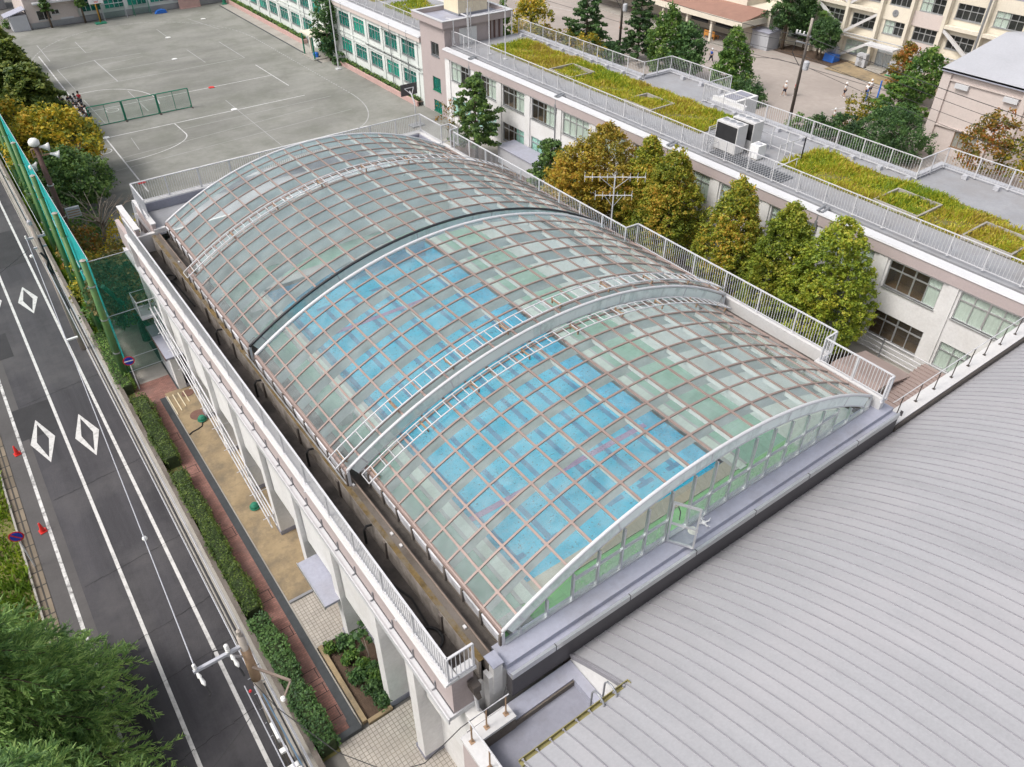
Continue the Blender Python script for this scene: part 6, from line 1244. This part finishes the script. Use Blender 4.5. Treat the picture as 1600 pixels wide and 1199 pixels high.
tree('golden brown tree close behind the aerial, touching the parapet', (38.2, 35.9, 0), .8, 8.2, GINK, 2.1, 'ginkgo_leaf', name='ginkgo_tree', seed=16, clumps=1050, per=36, leaf=.075, cr=.25, tr=.15, group=YT, ragged=.16)
tree('broad russet tree beside the small pine, the widest of the row', (37.2, 39.3, 0), .9, 8.2, EGG, 3.2, 'russet_leaf', name='cherry_tree', seed=7, clumps=620, per=38, leaf=.09, cr=.36, tr=.16, ragged=.22, group=YT, fill=.4)
tree('russet tree on the pool side of the widest one', (35.2, 40.2, 0), .9, 7.0, EGG, 2.7, 'russet_leaf', name='cherry_tree', seed=8, clumps=420, per=38, leaf=.09, cr=.36, tr=.14, ragged=.22, group=YT, fill=.4)
# pines: tiers of needle tufts
def pine(label, loc, h, r, leafm='pine_leaf', seed=1, tiers=9, bark='bark', name='pine_tree', group=None, leaf=.10, per=44, lean=0, top=.12, nb=6, h0=.22):
    t = thing(name, label, 'tree', loc, group=group); rng = np.random.default_rng(seed); rg = random.Random(seed); mb = MB(); V = []
    mb.tube([(0, 0, 0), (lean*.3, 0, h*.35), (lean*.7, .05, h*.7), (lean, 0, h*.97)], [.15, .12, .07, .02], 8)
    for k in range(tiers):
        f = h0 + (1 - h0)*k/(tiers - .3); z = h*f; R = r*((1 - f)**.8 + top)*(.8 + .4*rg.random())
        for b in range(nb):
            a = 2*math.pi*b/nb + k*.9 + rg.uniform(-.35, .35); L = R*(.65 + .5*rg.random()); x0 = lean*f; e = (x0 + L*math.cos(a), L*math.sin(a), z + L*.22*(1 if f > .5 else .3))
            mb.tube([(x0, 0, z), (x0 + .5*L*math.cos(a), .5*L*math.sin(a), z + .04*L), e], [.045*(1.2-f), .03*(1.2-f), .008], 5)
            m = max(2, int(L*2.6))
            for q in range(m):
                s = .35 + .65*(q + 1)/m; c = np.array([x0 + s*L*math.cos(a), s*L*math.sin(a), z + L*.22*s*(1 if f > .5 else .3)]) + rng.normal(size=3)*.1; n = per
                off = rng.normal(size=(n, 3)); off /= np.linalg.norm(off, axis=1)[:, None]; V.append(leaf_quads(c + off*(rng.random(n)[:, None]**.4)*np.array([.42, .42, .2])*(.5 + .28*r*.5), n, leaf, rng, outward=off, aspect=.9))
    mb.build('trunk', bark, t, True); quads_obj('crown', np.concatenate(V), leafm, parent=t); return t
pine('dark green pine in front of the stair tower end of the school wing', (37.2, 56.3, 0), 7.3, 2.7, seed=21, tiers=10, leaf=.13)
pine('small dark pine left of the russet trees', (36.6, 45.2, 0), 5.3, 2.1, seed=22, tiers=8, leaf=.12, lean=.4)
t = thing('bare_bush', 'thin half bare twiggy bush beside the pine at the stair tower', 'shrub', (36.2, 58.6, 0)); mb = MB(); q_ = random.Random(4)
for k in range(22):
    a = q_.uniform(0, 6.28); L = q_.uniform(.8, 1.7); mb.tube([(0, 0, .2), (.3*L*math.cos(a), .3*L*math.sin(a), 2.2), (L*math.cos(a), L*math.sin(a), 3.4 + q_.uniform(-.5, 1.3))], [.04, .02, .006], 4)
mb.build('branches', 'bark_grey', t); quads_obj('leaves', crown(31, 2.4, 4.8, OVAL, 1.5, 30, 14, .09, .4), 'autumn_leaf', parent=t)
# deodar cedars by the road, close to the viewer: drooping sprays of fine needles
def cedar(label, loc, h, r, seed, nbr=120, leafm='cedar_leaf', fine=1.0, h0=.08, droop=.18, top_r=.22, amin=0, amax=6.283):
    t = thing('cedar_tree', label, 'tree', loc); rng = np.random.default_rng(seed); mb = MB(); mb.tube([(0, 0, 0), (.05, 0, h*.5), (0, .05, h)], [.26, .16, .03], 9); V = []
    for k in range(nbr):
        f = h0 + (1 - h0)*(k + rng.random())/nbr; z = h*f; a = k*2.399 + rng.normal()*.2; L = r*((1 - f)**.75*(1 - top_r) + top_r)*(.72 + .42*rng.random()); ca, sa = math.cos(a), math.sin(a)
        P_ = lambda s: np.array([L*s*ca, L*s*sa, z + L*(.30*s - (.30 + droop)*s*s)])
        mb.tube([P_(0), P_(.35), P_(.7), P_(.97)], [.05*(1.2-f), .035, .02, .006], 5)
        m = int(L*7.5*fine)
        for q in range(m):
            s = .16 + .84*(q + rng.random())/m; c = P_(s); side = 1 if q % 2 else -1; b = a + side*rng.uniform(.25, 1.0); ln = (.95 - .55*s)*L*.34*(.6 + .7*rng.random()) + .14; d3 = np.array([math.cos(b), math.sin(b), -.10 - .25*rng.random() + .25*(rng.random() < .3)]); d3 /= np.linalg.norm(d3)
            n = max(6, int(ln*34*fine)); u = rng.random(n)[:, None]; base = c + d3*ln*u - np.array([0, 0, .22])*ln*u*u
            lat = rng.normal(size=(n, 3)); lat -= (lat @ d3)[:, None]*d3; lat /= np.linalg.norm(lat, axis=1)[:, None]; nd = d3*.85 + lat*.55 + np.array([0, 0, .12]); nd /= np.linalg.norm(nd, axis=1)[:, None]
            le = (.12 + .12*rng.random(n))[:, None]/fine**.5; wv = np.cross(nd, rng.normal(size=(n, 3))); wv /= np.linalg.norm(wv, axis=1)[:, None]; wv *= .026/fine**.5
            v = np.empty((n, 4, 3)); v[:,0] = base - wv; v[:,1] = base + wv; v[:,2] = base + nd*le + wv*.3; v[:,3] = base + nd*le - wv*.3; V.append(v.reshape(-1, 3))
    mb.build('trunk', 'bark', t, True); quads_obj('crown', np.concatenate(V), leafm, parent=t); return t
cedar('large feathery cedar overhanging the road beside the no parking sign', (-6.3, 20.4, 0), 9.2, 4.6, 41, 200)
cedar('feathery cedar across the road from the near utility pole', (-5.9, 14.2, 0), 9.2, 4.5, 42, 190)
# conifers and mixed trees along the sports ground edge
def fir(label, loc, h, r, seed, leafm='conifer_leaf', per=26, nbr=90, leaf=.16, group=None):
    t = thing('conifer_tree', label, 'tree', loc, group=group); rng = np.random.default_rng(seed); mb = MB(); mb.tube([(0, 0, 0), (0, 0, h)], [.2, .03], 8); V = []
    for k in range(nbr):
        f = .08 + .9*(k + rng.random())/nbr; z = h*f; a = k*2.399 + rng.normal()*.25; L = r*((1 - f)**.7*.88 + .12)*(.75 + .4*rng.random())
        m = max(3, int(L*4)); mb.tube([(0, 0, z), (L*.9*math.cos(a), L*.9*math.sin(a), z - .12*L)], [.03, .006], 4)
        for q in range(m):
            s = .2 + .8*(q + .5)/m; c = np.array([L*s*math.cos(a), L*s*math.sin(a), z + L*(.1*s - .28*s*s)]); off = rng.normal(size=(per, 3))*np.array([.26, .26, .10])*(1.15 - .5*s); V.append(leaf_quads(c + off, per, leaf, rng, outward=np.tile([0, 0, 1.], (per, 1)), aspect=1.3))
    mb.build('trunk', 'bark', t, True); quads_obj('crown', np.concatenate(V), leafm, parent=t); return t
LG = 'dark conifers between the road and the sports ground'
fir('layered olive green conifer closest to the pupils', (6.6, 83.5, 0), 7.2, 4.6, 51, group=LG); fir('layered conifer second from the pupils', (6.4, 92, 0), 7.4, 4.4, 52, group=LG); fir('layered conifer third from the pupils', (6.6, 101, 0), 7.2, 4.0, 53, group=LG); fir('farthest conifer of the row, near the red mat', (6.4, 109, 0), 6.8, 3.6, 54, group=LG)
tree('orange and olive leaved tree reaching over the sports ground near the speaker pole', (6.3, 73.0, 0), 1.6, 6.3, EGG, 3.6, 'olive_leaf', seed=61, clumps=230, per=46, leaf=.14, cr=.6, ragged=.25)
tree('golden olive tree beside the net posts behind the horn speakers', (4.2, 77.0, 0), 1.6, 6.2, EGG, 2.4, 'olive_leaf', seed=66, clumps=140, per=46, leaf=.14, cr=.55, ragged=.25)
tree('dark green round pine below the horn speakers', (5.6, 66.6, 0), .8, 4.8, EGG, 3.2, 'pine_leaf', name='pine_tree', seed=62, clumps=220, per=54, leaf=.12, cr=.55, ragged=.2)
t = thing('bare_tree', 'leafless grey tree with spreading branches by the speaker pole', 'tree', (5.9, 59.2, 0)); mb = MB(); q_ = random.Random(9)
mb.tube([(0, 0, 0), (.05, 0, 1.2), (0, .1, 2.2)], [.16, .12, .09], 8)
for k in range(16):
    a = k*2.4 + q_.uniform(-.3, .3); L = q_.uniform(1.6, 3.0); z = q_.uniform(1.0, 2.2); e = (L*math.cos(a), L*math.sin(a), z + q_.uniform(.8, 2.6)); m = (L*.5*math.cos(a), L*.5*math.sin(a), z + .5*(e[2]-z) + .2); mb.tube([(0, .05, z), m, e], [.05, .03, .008], 5)
    for j in range(4): b = a + q_.uniform(-.9, .9); s = q_.uniform(.4, .9); p = (e[0]*s, e[1]*s, z + (e[2]-z)*s + .1); mb.tube([p, (p[0] + .9*math.cos(b), p[1] + .9*math.sin(b), p[2] + q_.uniform(.2, .8))], [.018, .004], 4)
mb.build('branches', 'bark_grey', t, True)
bush('bright yellow leaved bush at the pool hall corner', (7.4, 59.0, 0), 1.5, 1.5, 1.9, 'yellow_leaf', 71, 22, 40, .09, .35); bush('second bright yellow bush, lower, nearer the stair walls', (6.2, 54.8, 0), 1.3, 1.6, 2.1, 'yellow_leaf', 72, 18, 36, .09, .35)
bush('dark green spreading shrub under the bare tree', (5.0, 61.5, 0), 2.0, 2.4, 1.6, 'mid_leaf', 73, 40, 46, .1, .4)
for i, (x, y, rx, h, m) in enumerate(((4.0, 57, 1.6, 2.6, 'autumn_leaf'), (5.8, 52.0, 1.8, 3.0, 'autumn_leaf'), (3.9, 52.4, 1.6, 2.8, 'olive_leaf'), (5.6, 48.2, 1.8, 3.0, 'autumn_leaf'), (3.8, 48.4, 1.5, 2.8, 'mid_leaf'))):
    bush(['orange tinted shrub next to the speaker pole foot', 'rusty orange shrub mass against the pool hall corner', 'olive yellow shrub beside the third net post', 'rusty shrub just behind the see-through net, pool side', 'green shrub just behind the see-through net, road side'][i], (x, y, 0), rx, rx*1.25, h, m, 80 + i, 60, 52, .095, .42)
tree('dark tree seen through the green net at the pool hall corner', (4.7, 45.0, 0), 2.2, 6.0, EGG, 2.5, 'net_tree_leaf', seed=63, clumps=150, per=40, leaf=.12, cr=.5, tr=.24, bark='bark_green', ragged=.25)
# verge, hedges, bed shrubs
stuff(tag(quads_obj('verge_grass', np.concatenate([blades([(2.15, 2.95, 42, 92)], 14000, .15, .5, .05, .8, .02), blades([(-12, -4.75, 26, 60)], 30000, .12, .30, .05, .9, .06)]), 'verge_grass'), 'bright green grass on the verges along both sides of the road', 'grass'))
hedge('clipped green hedge between the gutter wall and the brick path, nearer stretch', 2.18, 2.92, 21.6, 31.6, .85, 'hedge_leaf', 91)
hedge('looser hedge beside the brick path at the far stretch', 2.2, 3.0, 32.6, 38.6, .95, 'hedge_leaf', 92)
hedge('dark hedge with glossy leaves nearest the entrance tiles', 2.15, 2.95, 14.6, 21.2, .9, 'dark_leaf', 93, leaf=.055)
hedge('low dark shrubs on the verge by the corner post', 2.05, 2.75, 40.0, 46.5, .8, 'mid_leaf', 94)
BS = 'shrubs in the soil bed by the pool hall columns'
for i, (x, y, r, h) in enumerate(((4.9, 18.3, .45, .8), (4.8, 17.5, .4, .7), (4.7, 16.6, .5, .8), (5.1, 16.9, .35, .6), (4.95, 15.6, .55, 1.0), (5.2, 16.0, .45, 1.1), (5.05, 15.15, .35, .6), (4.4, 18.4, .3, .5), (5.35, 16.5, .35, .6))):
    bush(['round shrub at the tile corner of the soil bed', 'small shrub second from the tile corner in the bed', 'dark shrub in the middle of the soil bed', 'pale small shrub beside the leaning stem in the bed', 'biggest leafy shrub near the entrance end of the bed', 'light green shrub against the column in the bed', 'low shrub at the entrance corner of the bed', 'tiny shrub by the bed kerb under the tiles', 'small light shrub by the wall in the bed'][i], (x, y, .06), r*.6, r*.6, h*.75, 'mid_leaf' if i % 2 else 'dark_leaf', 100 + i, 20, 46, .06, .3, group=BS)
pl_ = thing('sapling', 'thin stemmed sapling with big glossy leaves by the column in the bed', 'plant', (5.5, 17.2, .06)); MB().tube([(0, 0, 0), (-.1, -.3, .8), (-.2, -.1, 1.6)], [.025, .02, .012], 6).tube([(0, 0, .3), (.1, .7, 1.3)], [.02, .01], 6).build('stem', 'bark_grey', pl_); quads_obj('leaves', np.concatenate([crown(130, 1.2, 2.0, OVAL, .45, 8, 14, .11, .2) + np.array([-.2, -.1, 0]), crown(131, 1.0, 1.6, OVAL, .35, 6, 12, .11, .2) + np.array([.1, .7, 0])]), 'dark_leaf', parent=pl_)
hedge('low green shrubs in the pink planter along the far school wing', 40.05, 40.5, 71.5, 88, .35, 'mid_leaf', 95, leaf=.11, dens=60, z=.38); hedge('low green shrubs in the planter beyond the school porch', 40.05, 40.5, 100, 126, .4, 'mid_leaf', 96, leaf=.12, dens=50, z=.38)
tree('dark conical evergreen beside the school entrance porch', (39.6, 91.2, 0), .6, 7.2, OVAL, 1.45, 'dark_leaf', seed=64, clumps=120, per=46, leaf=.13, cr=.45, ragged=.2)
bush('dark round bush at the foot of the evergreen by the far wing', (39.9, 89.0, 0), .7, 1.2, 1.4, 'dark_leaf', 110, 24, 40, .1, .35)
for i, x in enumerate((15.6, 19.9, 21.9)): pine(['small pine at the corner of the pink school block', 'small pine before the far block, left of the basketball hoop', 'small pine before the far block, right of the basketball hoop'][i], (x, 127.2, 0), 4.0, 1.0, seed=140+i, tiers=5, leaf=.16, nb=5, h0=.55, per=24)
bush('light green bush by the lean-to shed', (11.4, 130.5, 0), 1.2, 1.2, 1.4, 'mid_leaf', 111, 20, 30, .12, .4)
# trees beyond the school roof
BT_ = 'trees in the second schoolyard behind the school roof'
def cedar_far(label, loc, h, r, seed): return pine(label, loc, h, r, 'dark_leaf', seed, 9, name='cedar_tree', leaf=.15, per=36, nb=7, h0=.15, group=BT_, top=.2)
cedar_far('dark layered cedar beside the yellow trees', (66.6, 75.6, 0), 7.6, 2.9, 151); cedar_far('dark layered cedar just right of the tall pole', (69.3, 69.2, 0), 7.4, 2.5, 152)
tree('dense round topped green tree next to the cedar behind the roof', (67.4, 62.5, 0), .4, 7.4, EGG, 2.7, 'mid_leaf', seed=65, clumps=230, per=46, leaf=.13, cr=.5, group=BT_); tree('lower dense green tree on the right flank of the round topped one', (67.8, 60.3, 0), .4, 6.4, EGG, 2.1, 'dark_leaf', seed=75, clumps=160, per=46, leaf=.13, cr=.5, group=BT_)
tree('tall yellow leaved tree left of the layered cedar', (61.5, 80.2, 0), .6, 7.0, EGG, 2.3, 'olive_leaf', seed=67, clumps=150, per=30, leaf=.14, cr=.55, group=BT_, ragged=.3, fill=.35); tree('pale yellow half bare tree behind the tall yellow one', (65, 84.5, 0), .8, 6.6, EGG, 2.0, 'yellow_leaf', seed=68, clumps=80, per=14, leaf=.12, cr=.55, group=BT_, ragged=.3); tree('dark narrow evergreen right behind the stair tower', (57.5, 80.4, 0), .3, 6.2, CONE, 1.5, 'mid_leaf', seed=69, clumps=120, per=40, leaf=.13, cr=.4, group=BT_)
tree('dark evergreen peeking over the stair tower roof', (57.5, 84.8, 0), .3, 6.4, CONE, 1.5, 'dark_leaf', seed=89, clumps=110, per=40, leaf=.13, cr=.4, group=BT_)
for i, (x, y, r, h) in enumerate(((63.0, 76.2, 2.4, 3.3), (64.4, 72.6, 2.4, 3.2), (66.0, 70.3, 1.6, 2.4), (61.2, 78.6, 1.8, 3.4))):
    bush(['olive yellow shrub mass behind the school roof, middle', 'olive yellow shrub mass close to the tall pole', 'dark green shrub at the foot of the tall pole', 'olive shrub at the stair tower end of the mass'][i], (x, y, 0), r, r, h, 'dark_leaf' if i == 2 else 'olive_leaf', 160+i, 70, 40, .13, .5)
tree('conical green tree with an orange tip behind the stepped railing', (69.8, 55.4, 0), .4, 6.6, CONE, 2.6, 'mid_leaf', seed=70, clumps=230, per=46, leaf=.12, cr=.42, group=BT_); bush('dark round bush behind the white lower block of the school roof', (68.5, 51.0, 0), 1.3, 1.3, 2.3, 'dark_leaf', 170, 40, 44, .11, .4); bush('dark bush between the conical tree and the round bush', (69.0, 53.0, 0), 1.2, 1.2, 2.8, 'dark_leaf', 171, 36, 44, .11, .4)
tree('large dark evergreen standing against the cream school', (87.3, 62.0, 0), 2.0, 8.6, OVAL, 2.2, 'dark_leaf', seed=76, clumps=170, per=46, leaf=.14, cr=.5, tr=.22, group=BT_, ragged=.25); tree('dark leaved orange tree with a few fruits by the cream school', (89.0, 60.2, 0), 1.6, 5.8, OVAL, 1.5, 'dark_leaf', seed=77, clumps=110, per=30, leaf=.13, cr=.45, group=BT_)
tree('clipped round tree above the blue sheet at the cream school', (87.2, 56.4, 0), 1.5, 4.6, OVAL, 1.75, 'dark_leaf', seed=78, clumps=190, per=60, leaf=.09, cr=.35, tr=.13, ragged=.03, group=BT_, fill=.75)
t = thing('palm_tree', 'small palm behind the clipped round tree', 'tree', (88.9, 58.0, 0)); MB().tube([(0, 0, 0), (0, 0, 4.6)], [.16, .13], 8).build('trunk', 'bark', t); mb = MB(); q_ = random.Random(3)
for k in range(26):
    a = k*2.4; L = q_.uniform(.9, 1.4); up_ = q_.uniform(-.6, .7)
    for j in range(7): b = a + (j-3)*.13; mb.quad((0, 0, 4.6), (L*.6*math.cos(b-.03), L*.6*math.sin(b-.03), 4.7 + up_*.5), (L*math.cos(b), L*math.sin(b), 4.5 + up_*.6), (L*.6*math.cos(b+.03), L*.6*math.sin(b+.03), 4.7 + up_*.5))
mb.build('fronds', 'mid_leaf', t)
tree('reddish brown tree in front of the pale hall corner', (82.4, 43.2, 0), .8, 5.6, OVAL, 1.3, 'autumn_leaf', seed=79, clumps=90, per=36, leaf=.13, cr=.45, group=BT_, bark='bark'); tree('bright green maple like tree beside the reddish one', (82.0, 40.6, 0), .6, 5.4, OVAL, 1.9, 'mid_leaf', seed=80, clumps=120, per=40, leaf=.13, cr=.5, group=BT_); pine('layered green tree left of the pale hall wall', (76.2, 39.2, 0), 4.4, 2.4, 'mid_leaf', 153, 6, leaf=.14, nb=7, h0=.15, top=.35, name='maple_tree')
bush('large dark spreading shrub mass before the pale hall', (67.3, 34.6, 0), 3.9, 3.4, 4.3, 'dark_leaf', 172, 330, 60, .085, .5, name='shrub'); bush('dark shrub mass on its left behind the roof railing', (66.6, 38.6, 0), 2.6, 2.2, 2.6, 'dark_leaf', 173, 90, 50, .12, .5); bush('green bush behind the railing near the dark pole', (66.0, 43.4, 0), 1.0, 1.1, 1.7, 'mid_leaf', 174, 24, 40, .1, .4); bush('dark bush between the railing and the pupils in the yard', (66.4, 41.4, 0), 1.2, 1.2, 2.2, 'dark_leaf', 175, 30, 44, .11, .4); bush('russet bush beside the thin leaved tree in the yard', (69.2, 40.8, 0), 1.1, 1.1, 1.5, 'autumn_leaf', 176, 18, 20, .1, .4)
tree('thin airy light green tree behind the roof railing', (69.4, 39.4, 0), 1.2, 3.9, OVAL, 1.5, 'olive_leaf', seed=81, clumps=60, per=20, leaf=.1, cr=.4, tr=.07, bark='bark_grey', ragged=.3); tree('airy autumn tree before the pale hall window', (68.0, 26.6, 0), 1.6, 6.4, EGG, 2.7, 'autumn_leaf', seed=82, clumps=130, per=22, leaf=.13, cr=.55, ragged=.35, fill=.35, bark='bark_grey'); tree('second airy autumn tree, farther along the pale hall', (68.4, 22.6, 0), 1.6, 6.0, EGG, 2.3, 'olive_leaf', seed=83, clumps=100, per=22, leaf=.13, cr=.55, ragged=.35, fill=.35, bark='bark_grey')
